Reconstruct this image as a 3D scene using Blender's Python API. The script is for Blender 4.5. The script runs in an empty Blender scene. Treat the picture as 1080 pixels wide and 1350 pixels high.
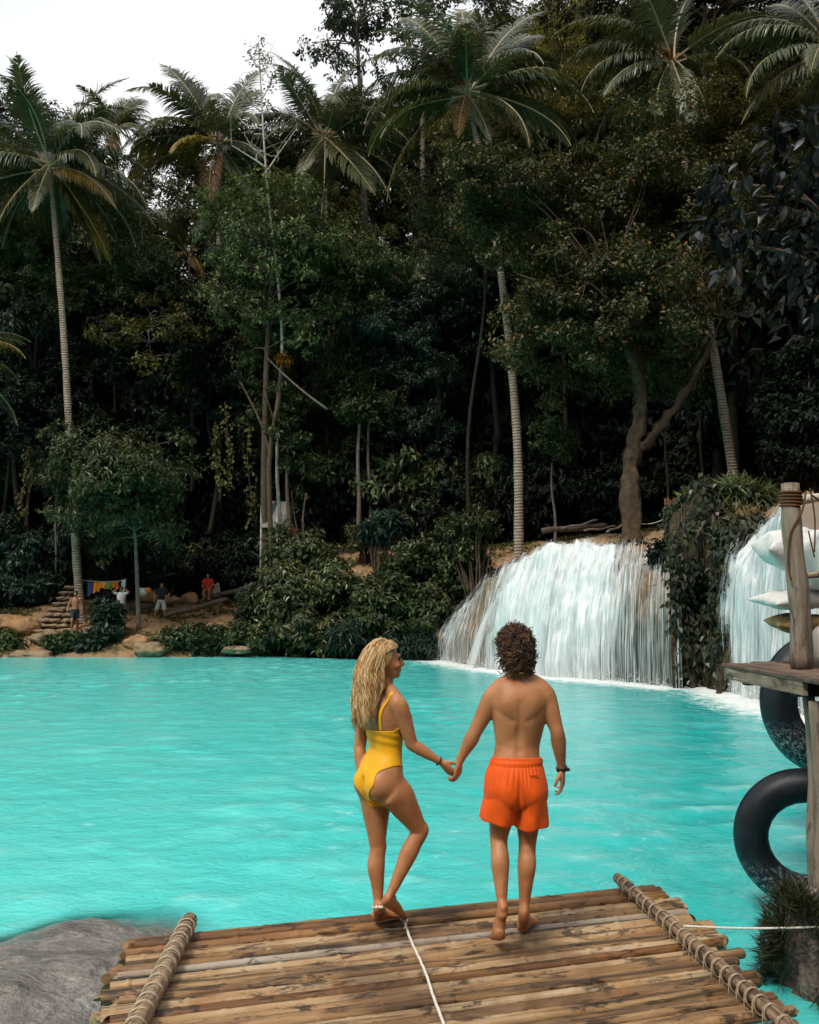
import bpy, math, random
import numpy as np
from mathutils import Vector, Matrix, noise as mnoise

SC = bpy.context.scene
COL = SC.collection
R = math.radians
PI = math.pi

# ------------------------------------------------------------------ camera
F = 1150.0                      # focal length in units of the 1080 x 1350 frame
PITCH = math.atan(120 / F)
CAMZ = 2.2
cp, sp = math.cos(PITCH), math.sin(PITCH)

def at(px, py, Y):
    """point of the place at distance Y in front of the camera, seen in that direction"""
    u, v = (px - 540) / F, (675 - py) / F
    t = Y / (cp - v * sp)
    return Vector((u * t, Y, CAMZ + t * (sp + v * cp)))

def on_z(px, py, z):
    u, v = (px - 540) / F, (675 - py) / F
    t = (z - CAMZ) / (sp + v * cp)
    return Vector((u * t, t * (cp - v * sp), z))

cam = bpy.data.cameras.new('camera')
cam.sensor_fit = 'VERTICAL'; cam.sensor_height = 36; cam.sensor_width = 28.8
cam.lens = 36 * F / 1350
cam.clip_start = 0.05; cam.clip_end = 2000
camo = bpy.data.objects.new('camera', cam); COL.objects.link(camo)
camo.location = (0, 0, CAMZ); camo.rotation_euler = (PI / 2 + PITCH, 0, 0)
SC.camera = camo

# ------------------------------------------------------------------ objects
def tag(o, label=None, cat=None, group=None, kind=None):
    if label: o['label'] = label
    if cat: o['category'] = cat
    if group: o['group'] = group
    if kind: o['kind'] = kind
    return o

def thing(name, label, cat, loc=(0, 0, 0), rz=0, group=None):
    o = bpy.data.objects.new(name, None); COL.objects.link(o)
    o.location = loc; o.rotation_euler = (0, 0, rz); o.empty_display_size = .2
    return tag(o, label, cat, group)

def link(name, me, parent=None, loc=None):
    o = bpy.data.objects.new(name, me); COL.objects.link(o)
    if parent: o.parent = parent
    if loc is not None: o.location = loc
    return o

def dup(root, loc=None, rz=None, scale=None, label=None):
    r = root.copy(); COL.objects.link(r)
    if loc is not None: r.location = loc
    if rz is not None: r.rotation_euler = (0, 0, rz)
    if scale is not None: r.scale = (scale,) * 3 if isinstance(scale, (int, float)) else scale
    if label: r['label'] = label
    for ch in list(root.children):
        c = ch.copy(); COL.objects.link(c); c.parent = r
        for g in list(ch.children):
            d = g.copy(); COL.objects.link(d); d.parent = c
    return r

def V3(a): return Vector(a)

def frames(pts):
    """parallel transport frames along a polyline"""
    n = len(pts); T = []
    for i in range(n):
        a = pts[max(i - 1, 0)]; b = pts[min(i + 1, n - 1)]
        t = b - a
        T.append(t.normalized() if t.length > 1e-9 else (T[-1] if T else Vector((0, 0, 1))))
    up = Vector((0, 0, 1)) if abs(T[0].z) < .9 else Vector((0, 1, 0))
    u = T[0].cross(up).normalized(); out = []
    for t in T:
        u = (u - t * u.dot(t))
        u = u.normalized() if u.length > 1e-6 else t.orthogonal().normalized()
        out.append((t, u, t.cross(u)))
    return out

class MB:
    def __init__(s): s.v = []; s.f = []; s.m = []
    def add(s, vs, fs, mi=0):
        o = len(s.v); s.v += [tuple(v) for v in vs]
        for f in fs: s.f.append(tuple(i + o for i in f)); s.m.append(mi)
        return s
    def tube(s, pts, rad, n=8, cap=True, mi=0, ref=None, squash=None, twist=0):
        """lofted tube; rad: number, list, or list of (a, b) ; ref: direction of the a-axis"""
        pts = [Vector(p) for p in pts]; k = len(pts)
        if isinstance(rad, (int, float)): rad = [rad] * k
        fr = frames(pts); vs = []; fs = []
        for i, p in enumerate(pts):
            t, u, w = fr[i]
            if ref is not None:
                rr = Vector(ref[i] if isinstance(ref[0], (list, tuple, Vector)) else ref)
                u = rr - t * rr.dot(t)
                u = u.normalized() if u.length > 1e-6 else t.orthogonal().normalized()
                w = t.cross(u)
            ra, rb = rad[i] if isinstance(rad[i], (tuple, list)) else (rad[i], rad[i])
            for j in range(n):
                a = 2 * PI * j / n + twist
                vs.append(p + u * (ra * math.cos(a)) + w * (rb * math.sin(a)))
        for i in range(k - 1):
            for j in range(n):
                a = i * n + j; b = i * n + (j + 1) % n
                fs.append((a, b, b + n, a + n))
        if cap:
            fs.append(tuple(range(n - 1, -1, -1))); fs.append(tuple((k - 1) * n + j for j in range(n)))
        return s.add(vs, fs, mi)
    def ellipsoid(s, c, r, rot=None, nu=14, nv=9, mi=0):
        c = Vector(c); vs = []; fs = []
        if isinstance(r, (int, float)): r = (r, r, r)
        for i in range(nv + 1):
            th = PI * i / nv
            for j in range(nu):
                ph = 2 * PI * j / nu
                p = Vector((r[0] * math.sin(th) * math.cos(ph), r[1] * math.sin(th) * math.sin(ph), r[2] * math.cos(th)))
                vs.append(c + (rot @ p if rot else p))
        for i in range(nv):
            for j in range(nu):
                a = i * nu + j; b = i * nu + (j + 1) % nu
                fs.append((a, a + nu, b + nu, b))
        return s.add(vs, fs, mi)
    def box(s, c, size, rot=None, mi=0):
        c = Vector(c); h = [x / 2 for x in size]; vs = []
        for x in (-1, 1):
            for y in (-1, 1):
                for z in (-1, 1):
                    p = Vector((x * h[0], y * h[1], z * h[2])); vs.append(c + (rot @ p if rot else p))
        return s.add(vs, [(0, 1, 3, 2), (4, 6, 7, 5), (0, 4, 5, 1), (2, 3, 7, 6), (0, 2, 6, 4), (1, 5, 7, 3)], mi)
    def mesh(s, name, mats, smooth=True):
        me = bpy.data.meshes.new(name); me.from_pydata(s.v, [], s.f)
        for m in (mats if isinstance(mats, (list, tuple)) else [mats]): me.materials.append(m)
        if len(set(s.m)) > 1: me.polygons.foreach_set('material_index', s.m)
        if smooth: me.polygons.foreach_set('use_smooth', [True] * len(me.polygons))
        me.update(); return me
    def build(s, name, mats, parent=None, smooth=True, bevel=0, loc=None, seg=2):
        o = link(name, s.mesh(name, mats, smooth), parent, loc)
        if bevel:
            b = o.modifiers.new('bevel', 'BEVEL'); b.width = bevel; b.segments = seg; b.limit_method = 'ANGLE'
        return o

def np_mesh(name, V, Q, mats, smooth=False, midx=None):
    me = bpy.data.meshes.new(name); n = len(Q); k = Q.shape[1]
    me.vertices.add(len(V)); me.vertices.foreach_set('co', np.ascontiguousarray(V, np.float32).ravel())
    me.loops.add(n * k); me.loops.foreach_set('vertex_index', np.ascontiguousarray(Q, np.int32).ravel())
    me.polygons.add(n); me.polygons.foreach_set('loop_start', np.arange(0, n * k, k, dtype=np.int32))
    for m in (mats if isinstance(mats, (list, tuple)) else [mats]): me.materials.append(m)
    if midx is not None: me.polygons.foreach_set('material_index', np.ascontiguousarray(midx, np.int32))
    me.polygons.foreach_set('use_smooth', np.full(n, smooth, dtype=bool))
    me.update(calc_edges=True)
    return me

def evaluated(o, name=None):
    """mesh of the object with its modifiers applied; the object itself goes"""
    dg = bpy.context.evaluated_depsgraph_get(); dg.update()
    me = bpy.data.meshes.new_from_object(o.evaluated_get(dg), depsgraph=dg)
    old = o.data; bpy.data.objects.remove(o); bpy.data.meshes.remove(old)
    if name: me.name = name
    return me

def unit(a): return a / np.maximum(np.linalg.norm(a, axis=-1, keepdims=True), 1e-9)

# ------------------------------------------------------------------ materials
class NT:
    def __init__(s, name):
        s.m = bpy.data.materials.new(name); s.m.use_nodes = True; s.t = s.m.node_tree
        s.b = s.t.nodes['Principled BSDF']; s.out = s.t.nodes['Material Output']
    def n(s, typ, **kw):
        nd = s.t.nodes.new('ShaderNode' + typ)
        for k, v in kw.items():
            if hasattr(nd, k): setattr(nd, k, v)
            else: s.set(nd, k, v)
        return nd
    def set(s, nd, k, v):
        key = k.replace('_', ' ') if isinstance(k, str) else k
        inp = nd.inputs[key]
        if isinstance(v, bpy.types.NodeSocket): s.t.links.new(v, inp)
        else: inp.default_value = v
    def l(s, a, b): s.t.links.new(a, b)
    def pos(s, scale=(1, 1, 1), src='Object', rot=(0, 0, 0)):
        if src == 'World':
            o = s.n('NewGeometry').outputs['Position']
        else:
            o = s.n('TexCoord').outputs[src]
        mp = s.n('Mapping'); s.l(o, mp.inputs['Vector']); mp.inputs['Scale'].default_value = scale
        mp.inputs['Rotation'].default_value = rot
        return mp.outputs['Vector']
    def noise(s, scale=5, detail=4, rough=.55, vec=None, dist=0):
        nd = s.n('TexNoise'); nd.inputs['Scale'].default_value = scale; nd.inputs['Detail'].default_value = detail
        nd.inputs['Roughness'].default_value = rough; nd.inputs['Distortion'].default_value = dist
        if vec is not None: s.l(vec, nd.inputs['Vector'])
        return nd.outputs['Fac']
    def ramp(s, fac, stops, interp='LINEAR'):
        nd = s.n('ValToRGB'); s.l(fac, nd.inputs['Fac']); e = nd.color_ramp.elements; nd.color_ramp.interpolation = interp
        while len(e) < len(stops): e.new(.5)
        for i, (p, c) in enumerate(stops):
            e[i].position = p; e[i].color = (*c, 1) if len(c) == 3 else c
        return nd.outputs['Color']
    def val(s, fac, a, b, c=0., d=1.):
        nd = s.n('MapRange'); s.l(fac, nd.inputs['Value'])
        for k, v in zip(('From Min', 'From Max', 'To Min', 'To Max'), (a, b, c, d)): nd.inputs[k].default_value = v
        return nd.outputs['Result']
    def mix(s, fac, a, b, typ='MIX'):
        nd = s.n('Mix', data_type='RGBA', blend_type=typ)
        for sock, v in ((nd.inputs[0], fac), (nd.inputs[6], a), (nd.inputs[7], b)):
            if isinstance(v, bpy.types.NodeSocket): s.l(v, sock)
            elif isinstance(v, (int, float)): sock.default_value = v
            else: sock.default_value = (*v, 1)
        return nd.outputs[2]
    def math(s, op, a, b=0.):
        nd = s.n('Math', operation=op)
        for i, v in enumerate((a, b)):
            if isinstance(v, bpy.types.NodeSocket): s.l(v, nd.inputs[i])
            else: nd.inputs[i].default_value = v
        return nd.outputs[0]
    def bump(s, h, strength=.3, dist=.02, normal=None):
        nd = s.n('Bump'); nd.inputs['Strength'].default_value = strength; nd.inputs['Distance'].default_value = dist
        s.l(h, nd.inputs['Height'])
        if normal is not None: s.l(normal, nd.inputs['Normal'])
        return nd.outputs['Normal']
    def p(s, **kw):
        for k, v in kw.items():
            s.set(s.b, k.replace('_', ' '), (*v, 1) if isinstance(v, (tuple, list)) and len(v) == 3 and 'Color' in k else v)
        return s

def plain(name, col, rough=.6, spec=.4, nscale=8, var=.25, bump=.15, bdist=.01, src='Object'):
    """solid colour broken by mottling and a little relief"""
    t = NT(name); f = t.noise(nscale, 5, .6, t.pos(src=src))
    c = t.ramp(f, [(.25, tuple(x * (1 - var) for x in col)), (.75, tuple(min(1, x * (1 + var)) for x in col))])
    t.p(Base_Color=c, Roughness=rough, Specular_IOR_Level=spec)
    if bump: t.p(Normal=t.bump(t.noise(nscale * 4, 4, .6, t.pos(src=src)), bump, bdist))
    return t.m

def foliage(name, cols, rough=.42, spec=.45, trans=.22, patch=.5):
    """leaves: colour differs leaf by leaf and branch by branch, thin blades let light through"""
    t = NT(name); g = t.n('NewGeometry')
    c = t.ramp(g.outputs['Random Per Island'], [(i / max(1, len(cols) - 1), c) for i, c in enumerate(cols)])
    oi = t.n('ObjectInfo')
    n = t.noise(.45, 3, .6, t.pos(src='World'))
    k = t.val(n, .3, .7, 1 - patch, 1 + patch)
    k = t.math('MULTIPLY', k, t.val(oi.outputs['Random'], 0, 1, .75, 1.25))
    h = t.n('HueSaturation'); t.l(c, h.inputs['Color']); t.l(k, h.inputs['Value'])
    t.l(t.val(oi.outputs['Random'], 0, 1, .485, .515), h.inputs['Hue'])
    c = h.outputs['Color']
    t.p(Base_Color=c, Roughness=rough, Specular_IOR_Level=spec)
    tr = t.n('BsdfTranslucent'); t.l(t.mix(.5, c, (.14, .15, .02)), tr.inputs['Color'])
    mx = t.n('MixShader'); mx.inputs[0].default_value = trans
    t.l(t.b.outputs[0], mx.inputs[1]); t.l(tr.outputs[0], mx.inputs[2]); t.l(mx.outputs[0], t.out.inputs['Surface'])
    return t.m

# ------------------------------------------------------------------ light: bright overcast, soft sun from behind on the left
SUN_EL, SUN_AZ = R(52), R(215)          # azimuth clockwise from +Y
w = bpy.data.worlds.new('World'); SC.world = w; w.use_nodes = True
wt = w.node_tree; bg = wt.nodes['Background']
sky = wt.nodes.new('ShaderNodeTexSky'); sky.sky_type = 'NISHITA'; sky.sun_disc = False
sky.sun_elevation = SUN_EL; sky.sun_rotation = SUN_AZ; sky.dust_density = 4; sky.air_density = 1
tc = wt.nodes.new('ShaderNodeTexCoord')
cn = wt.nodes.new('ShaderNodeTexNoise'); cn.inputs['Scale'].default_value = 2.2; cn.inputs['Detail'].default_value = 5
wt.links.new(tc.outputs['Generated'], cn.inputs['Vector'])
cr = wt.nodes.new('ShaderNodeValToRGB'); cr.color_ramp.elements[0].position = .3; cr.color_ramp.elements[1].position = .7
cr.color_ramp.elements[0].color = (9.6, 9.8, 10.0, 1); cr.color_ramp.elements[1].color = (12.2, 12.2, 12.2, 1)
wt.links.new(cn.outputs['Fac'], cr.inputs['Fac'])
mxw = wt.nodes.new('ShaderNodeMix'); mxw.data_type = 'RGBA'; mxw.inputs[0].default_value = .86
wt.links.new(sky.outputs['Color'], mxw.inputs[6]); wt.links.new(cr.outputs['Color'], mxw.inputs[7])
wt.links.new(mxw.outputs[2], bg.inputs['Color']); bg.inputs['Strength'].default_value = .1
sl = bpy.data.lights.new('sun', 'SUN'); sl.energy = 2.4; sl.angle = R(11); sl.color = (1, .93, .82)
so = bpy.data.objects.new('sun', sl); COL.objects.link(so)
sd = Vector((math.sin(SUN_AZ) * math.cos(SUN_EL), math.cos(SUN_AZ) * math.cos(SUN_EL), math.sin(SUN_EL)))
so.rotation_euler = sd.to_track_quat('Z', 'Y').to_euler(); so.location = sd * 60

SC.view_settings.view_transform = 'Standard'; SC.view_settings.look = 'None'
SC.view_settings.gamma = 1; SC.view_settings.exposure = 0
SC.render.engine = 'CYCLES'
cy = SC.cycles
cy.use_denoising = True; cy.max_bounces = 4; cy.diffuse_bounces = 1; cy.glossy_bounces = 2
cy.transmission_bounces = 3; cy.transparent_max_bounces = 7; cy.use_adaptive_sampling = True; cy.adaptive_threshold = .04
cy.caustics_reflective = False; cy.caustics_refractive = False; cy.sample_clamp_indirect = 6
# ------------------------------------------------------------------ numpy noise
def _hash(ix, iy, iz, seed):
    h = (ix.astype(np.int64) * 374761393 + iy.astype(np.int64) * 668265263 + iz.astype(np.int64) * 2147483647 + seed * 974634777) & 0x7fffffff
    h = ((h ^ (h >> 13)) * 1274126177) & 0x7fffffff
    h = ((h ^ (h >> 16)) * 2246822519) & 0x7fffffff
    return (h & 0xffff) / 65535.0

def vnoise(x, y, z=0., seed=0):
    x = np.asarray(x, float); y = np.asarray(y, float) + 0 * x; z = np.asarray(z, float) + 0 * x
    fx, fy, fz = np.floor(x), np.floor(y), np.floor(z); u, v, q = x - fx, y - fy, z - fz
    s = lambda t: t * t * t * (t * (t * 6 - 15) + 10)
    u, v, q = s(u), s(v), s(q); r = 0
    for a in (0, 1):
        for b in (0, 1):
            for c in (0, 1):
                r = r + _hash(fx + a, fy + b, fz + c, seed) * (u if a else 1 - u) * (v if b else 1 - v) * (q if c else 1 - q)
    return r * 2 - 1

def fbm(x, y, z=0., oct=4, seed=0, gain=.5):
    a = 1.; r = 0.; k = 1.
    for i in range(oct):
        r = r + a * vnoise(np.asarray(x) * k, np.asarray(y) * k, np.asarray(z) * k, seed + i * 17); a *= gain; k *= 2.03
    return r

def sstep(a, b, x):
    t = np.clip((x - a) / (b - a), 0, 1); return t * t * (3 - 2 * t)

# ------------------------------------------------------------------ the lie of the land
POOL = np.array([(-90, 30), (-24, 34.6), (-17, 36), (-12, 36.3), (-7, 36.5), (-3, 36), (.2, 34.9), (1.2, 33.8), (2.6, 29.4),
                 (4.6, 26.3), (7.0, 23.4), (8.2, 24.6), (8.4, 23.2), (7.9, 21), (8.0, 17.4), (8.8, 14), (7.8, 10), (5.6, 7.9),
                 (3.9, 6.3), (3.0, 5.75), (2.35, 5.35), (2.1, 4.6), (2.3, 3.6), (3.2, 2.2), (4, 1.0), (2, .2), (-6, .3), (-90, .5)], float)

def shore(x, y):
    """distance to the water's edge, positive on land"""
    x = np.asarray(x, float); y = np.asarray(y, float)
    best = np.full(x.shape, 1e9); inside = np.zeros(x.shape, bool); n = len(POOL)
    for i in range(n):
        ax, ay = POOL[i]; bx, by = POOL[(i + 1) % n]; dx, dy = bx - ax, by - ay
        t = np.clip(((x - ax) * dx + (y - ay) * dy) / (dx * dx + dy * dy), 0, 1)
        best = np.minimum(best, np.hypot(x - ax - t * dx, y - ay - t * dy))
        c = ((ay > y) != (by > y)); xi = ax + (y - ay) / np.where(by - ay == 0, 1e-9, by - ay) * dx
        inside ^= c & (x < xi)
    return np.where(inside, -best, best)

def ground_z(x, y):
    x = np.asarray(x, float); y = np.asarray(y, float)
    d = shore(x, y) + .25 * fbm(x * .6, y * .6, 0, 3, 5) * sstep(9, 16, y)
    left = np.interp(d, [0, .8, 2, 4, 7, 12], [0, .45, .95, 1.5, 2.3, 3.2])
    ledge = np.interp(d, [0, .9, 2.6, 6, 10], [-.7, -.3, 3.55, 4.75, 5.3])
    near = np.interp(d, [0, .5, 1.5, 6, 20], [0, .22, .4, .9, 3])
    wl = sstep(-7.5, -4.5, x); z = left * (1 - wl) + ledge * wl
    z = z + np.clip(d - 11.5, 0, 60) * (.4 + .24 * sstep(-16, 10, x))
    wn = 1 - sstep(11, 16, y); z = z * (1 - wn) + near * wn
    z = z + (.12 * fbm(x * .5, y * .5, 0, 4, 9) + .05 * fbm(x * 2, y * 2, 0, 3, 3)) * sstep(.0, 1.5, d)
    z = z + .8 * np.clip(-y - 7, 0, 34) + .7 * np.clip(np.abs(x + 10) - 30, 0, 40) * (1 - sstep(20, 34, y)) * (y > -7) + .9 * np.clip(x - 12.5, 0, 25) * (1 - sstep(20, 26, y)) * (y > -7)  # unseen slopes behind and beside the camera, added to block low sky light
    bed = -1.3 * sstep(0, 1.6, -d) - .12
    return np.where(d < 0, bed, z)

def gz(x, y): return float(ground_z(np.array([x]), np.array([y]))[0])

def grid_mesh(name, xs, ys, zf, mats, smooth=True):
    X, Y = np.meshgrid(xs, ys); Z = zf(X, Y); nx, ny = len(xs), len(ys)
    V = np.stack([X.ravel(), Y.ravel(), Z.ravel()], 1)
    i = np.arange(nx - 1)[None, :] + np.arange(ny - 1)[:, None] * nx; i = i.ravel()
    Q = np.stack([i, i + 1, i + 1 + nx, i + nx], 1)
    return np_mesh(name, V, Q, mats, smooth), X, Y, Z

def attr(me, name, a):
    at_ = me.attributes.new(name, 'FLOAT', 'POINT'); at_.data.foreach_set('value', np.ascontiguousarray(a, np.float32).ravel())

# soil, litter and worn dirt
t = NT('soil'); wp = t.pos(src='World')
n1 = t.noise(1.3, 6, .65, wp); n2 = t.noise(9, 5, .6, wp); n3 = t.noise(40, 3, .6, wp)
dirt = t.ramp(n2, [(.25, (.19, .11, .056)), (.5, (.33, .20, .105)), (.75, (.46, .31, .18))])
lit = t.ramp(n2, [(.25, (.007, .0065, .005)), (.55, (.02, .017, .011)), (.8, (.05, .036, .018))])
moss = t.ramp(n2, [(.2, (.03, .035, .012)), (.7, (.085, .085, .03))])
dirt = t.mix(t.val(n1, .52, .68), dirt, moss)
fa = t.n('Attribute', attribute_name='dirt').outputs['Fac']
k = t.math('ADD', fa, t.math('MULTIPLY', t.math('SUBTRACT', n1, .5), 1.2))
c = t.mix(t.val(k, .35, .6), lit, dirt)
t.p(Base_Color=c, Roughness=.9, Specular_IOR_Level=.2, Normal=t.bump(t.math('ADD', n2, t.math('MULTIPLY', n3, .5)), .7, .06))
M_SOIL = t.m

def axis(a, b, parts):
    out = [a]
    for lim, step in parts:
        while out[-1] < lim - 1e-6: out.append(out[-1] + step)
    return np.array(out)

xs = np.concatenate([np.arange(-260, -30, 5.), np.arange(-30, 14, .3), np.arange(14, 30, .8), np.arange(30, 261, 5.)])
ys = np.concatenate([np.arange(-80, -2, 3.), np.arange(-2, 16, .4), np.arange(16, 46, .3), np.arange(46, 70, 1.), np.arange(70, 300, 6.)])
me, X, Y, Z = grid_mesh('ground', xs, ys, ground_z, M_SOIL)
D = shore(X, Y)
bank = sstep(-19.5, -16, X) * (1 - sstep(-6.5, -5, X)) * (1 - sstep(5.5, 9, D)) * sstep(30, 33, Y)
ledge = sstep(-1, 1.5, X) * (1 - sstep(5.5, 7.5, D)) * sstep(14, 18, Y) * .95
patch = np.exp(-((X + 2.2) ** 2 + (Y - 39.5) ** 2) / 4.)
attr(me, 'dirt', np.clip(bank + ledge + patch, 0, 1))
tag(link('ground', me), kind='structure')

# ------------------------------------------------------------------ travertine: wet tan and grey-brown flowstone
t = NT('travertine'); wp = t.pos(src='World'); st = t.pos((2.2, 2.2, .35), 'World')
n1 = t.noise(1.1, 6, .65, wp); n2 = t.noise(2.5, 6, .65, st); n3 = t.noise(16, 4, .6, wp)
c = t.ramp(n2, [(.25, (.075, .06, .045)), (.45, (.19, .145, .1)), (.6, (.31, .25, .19)), (.8, (.42, .37, .31))])
c = t.mix(t.val(n1, .5, .68), c, t.ramp(n3, [(.3, (.13, .07, .02)), (.7, (.3, .17, .06))]))
c = t.mix(t.val(n3, .58, .75, 0, .7), c, (.05, .055, .03))
sz = t.n('SeparateXYZ'); t.l(t.n('NewGeometry').outputs['Position'], sz.inputs[0])
alg = t.math('ADD', t.val(sz.outputs['Z'], 3.3, .8, 0, 1), t.math('MULTIPLY', t.math('SUBTRACT', n1, .5), 1.6))
alg = t.math('MULTIPLY', alg, t.val(sz.outputs['X'], 2.9, 4.4, 0, 1))
c = t.mix(t.val(sz.outputs['Z'], 3.55, 4.0, 0, .75), c, t.ramp(n3, [(.25, (.16, .105, .05)), (.5, (.34, .235, .12)), (.75, (.47, .36, .22))]))
c = t.mix(t.val(alg, .3, .8, 0, .85), c, t.ramp(n2, [(.3, (.006, .022, .026)), (.55, (.02, .05, .05)), (.8, (.10, .095, .07))]))
t.p(Base_Color=c, Roughness=t.val(n1, .3, .7, .3, .6), Specular_IOR_Level=.4, Normal=t.bump(t.math('ADD', n2, t.math('MULTIPLY', n3, .4)), .8, .08))
M_TRAV = t.m
t = NT('cliff_rock'); wp = t.pos(src='World')
n1 = t.noise(.9, 6, .65, wp); n3 = t.noise(7, 5, .65, wp)
c = t.ramp(n3, [(.25, (.012, .011, .008)), (.5, (.045, .036, .022)), (.75, (.13, .095, .05))])
c = t.mix(t.val(n1, .5, .64), c, t.ramp(n3, [(.3, (.1, .062, .02)), (.7, (.26, .165, .07))]))
t.p(Base_Color=c, Roughness=.85, Specular_IOR_Level=.25, Normal=t.bump(n3, .9, .12))
M_CLIFF = t.m

def resample(P, n):
    P = np.array(P, float); s = np.r_[0, np.cumsum(np.linalg.norm(np.diff(P[:, :2], axis=0), axis=1))]; s /= s[-1]
    q = np.linspace(0, 1, n)
    # smooth piecewise curve
    out = np.stack([np.interp(q, s, P[:, i]) for i in range(P.shape[1])], 1)
    for _ in range(int(n / len(P) / 1.5)): out[1:-1] = (out[:-2] + 2 * out[1:-1] + out[2:]) / 4
    return out

class Dome:
    """rock face bulging from the water's edge (base) back and up to the crest"""
    def __init__(s, base_px, crest, ns, na, bulge=.25, seed=1, rough=.12, power=1.0, rib=0.):
        s.b = resample([on_z(px, py, 0) for px, py in base_px], ns)
        s.c = resample([at(px, py, Y) for px, py, Y in crest], ns)
        s.ns, s.na, s.seed, s.bulge, s.rough, s.pw, s.rib = ns, na, seed, bulge, rough, power, rib
    def surf(s, a, off=0., idx=None):
        """a in 0..1 from water to crest, above 1 back over the ledge -> points (ns, len(a), 3)"""
        a = np.asarray(a)[None, :]; b = s.b[:, None, :]; c = s.c[:, None, :]
        th = np.clip(a, -.2, 1) * PI / 2
        hz = (1 - np.cos(th)) ** s.pw
        xy = b[..., :2] + (c - b)[..., :2] * hz[..., None]
        back = np.clip(a - 1, 0, None) * 6
        xy = xy + np.stack([back * .25, back], -1)
        z = c[..., 2] * np.sin(th) + back * .2
        P = np.concatenate([xy, z[..., None]], -1)
        out = unit(np.stack([b[..., 0] - c[..., 0] - .3, b[..., 1] - c[..., 1] - 1.5, 0 * b[..., 0]], -1))
        nrm = out * np.cos(th)[..., None] + np.array([0, 0, 1.]) * np.sin(th)[..., None]
        d = s.rough * fbm(P[..., 0] * .9, P[..., 1] * .9, P[..., 2] * .5, 4, s.seed) * 1.6
        d = d + s.rib * fbm(P[..., 0] * 3.5, P[..., 1] * 3.5, P[..., 2] * .25, 3, s.seed + 5)
        d = d + s.bulge * np.sin(np.clip(a, 0, 1) * PI)
        return P + nrm * (d + off)[..., None], nrm
    def mesh(s, name, mat, lo=-.15, hi=1.7):
        a = np.linspace(lo, hi, s.na); P, _ = s.surf(a)
        i = np.arange(s.na - 1)[None, :] + np.arange(s.ns - 1)[:, None] * s.na; i = i.ravel()
        return np_mesh(name, P.reshape(-1, 3), np.stack([i, i + s.na, i + s.na + 1, i + 1], 1), mat, True)

fall1 = Dome([(574, 869), (600, 873), (625, 877), (650, 882), (690, 887), (740, 892), (800, 897), (850, 901), (900, 906)],
             [(588, 862, 34), (612, 812, 33.6), (640, 779, 33), (668, 757, 32), (700, 743, 30.8), (745, 733, 29.6), (800, 727, 28.4),
              (850, 724, 27.2), (905, 722, 26.2)], 150, 90, .2, 3, .17, 1.0, .12)
fall2 = Dome([(952, 906), (985, 917), (1020, 930), (1060, 940), (1110, 950)],
             [(1000, 722, 22.6), (1010, 706, 22), (1035, 692, 21), (1070, 685, 20), (1120, 680, 19)], 90, 70, .25, 8, .18, 1.0, .12)
cliff = Dome([(886, 905), (903, 905), (928, 904), (966, 913)],
             [(884, 714, 25.9), (903, 694, 25.2), (940, 664, 24.4), (985, 668, 23.4), (1018, 692, 22.4)], 90, 60, .55, 14, .4)
tag(link('waterfall_ledge', fall1.mesh('waterfall_ledge', M_TRAV)), kind='structure')
tag(link('waterfall_ledge', fall2.mesh('waterfall_ledge', M_TRAV)), kind='structure')
tag(link('cliff', cliff.mesh('cliff', M_CLIFF)), kind='structure')

# ------------------------------------------------------------------ falling water
t = NT('falling_water'); g = t.n('NewGeometry')
c = t.ramp(g.outputs['Random Per Island'], [(0, (.72, .84, .86)), (.4, (.88, .93, .95)), (1, (.97, .98, .98))])
t.p(Base_Color=c, Roughness=.35, Specular_IOR_Level=.4)
tl = t.n('BsdfTranslucent'); t.l(c, tl.inputs['Color']); mx = t.n('MixShader'); mx.inputs[0].default_value = .35
t.l(t.b.outputs[0], mx.inputs[1]); t.l(tl.outputs[0], mx.inputs[2])
tp = t.n('BsdfTransparent'); m2 = t.n('MixShader'); m2.inputs[0].default_value = .62
t.l(tp.outputs[0], m2.inputs[1]); t.l(mx.outputs[0], m2.inputs[2]); t.l(m2.outputs[0], t.out.inputs['Surface'])
M_STRAND = t.m
t = NT('water_veil')
uv = t.n('UVMap'); mp = t.n('Mapping'); t.l(uv.outputs[0], mp.inputs['Vector']); mp.inputs['Scale'].default_value = (7, .5, 1)
n1 = t.noise(1.0, 6, .78, mp.outputs['Vector'], .15)
mp2 = t.n('Mapping'); t.l(uv.outputs[0], mp2.inputs['Vector']); mp2.inputs['Scale'].default_value = (1.3, .3, 1)
n2 = t.noise(1.0, 3, .6, mp2.outputs['Vector'])
dn = t.n('Attribute', attribute_name='dens').outputs['Fac']
k = t.math('ADD', t.math('ADD', t.math('MULTIPLY', n1, 1.3), t.math('MULTIPLY', n2, 1.1)), t.math('SUBTRACT', dn, .2))
mp3 = t.n('Mapping'); t.l(uv.outputs[0], mp3.inputs['Vector']); mp3.inputs['Scale'].default_value = (38, 1.1, 1)
n3 = t.noise(1.0, 3, .6, mp3.outputs['Vector'])
k = t.math('ADD', k, t.math('MULTIPLY', t.math('SUBTRACT', n3, .5), .7))
al = t.val(k, 1.3, 1.72, 0, .97)
t.p(Base_Color=t.ramp(n1, [(.3, (.66, .82, .86)), (.55, (.93, .96, .97))]), Roughness=.4, Specular_IOR_Level=.4, Alpha=al)
M_VEIL = t.m

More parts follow.
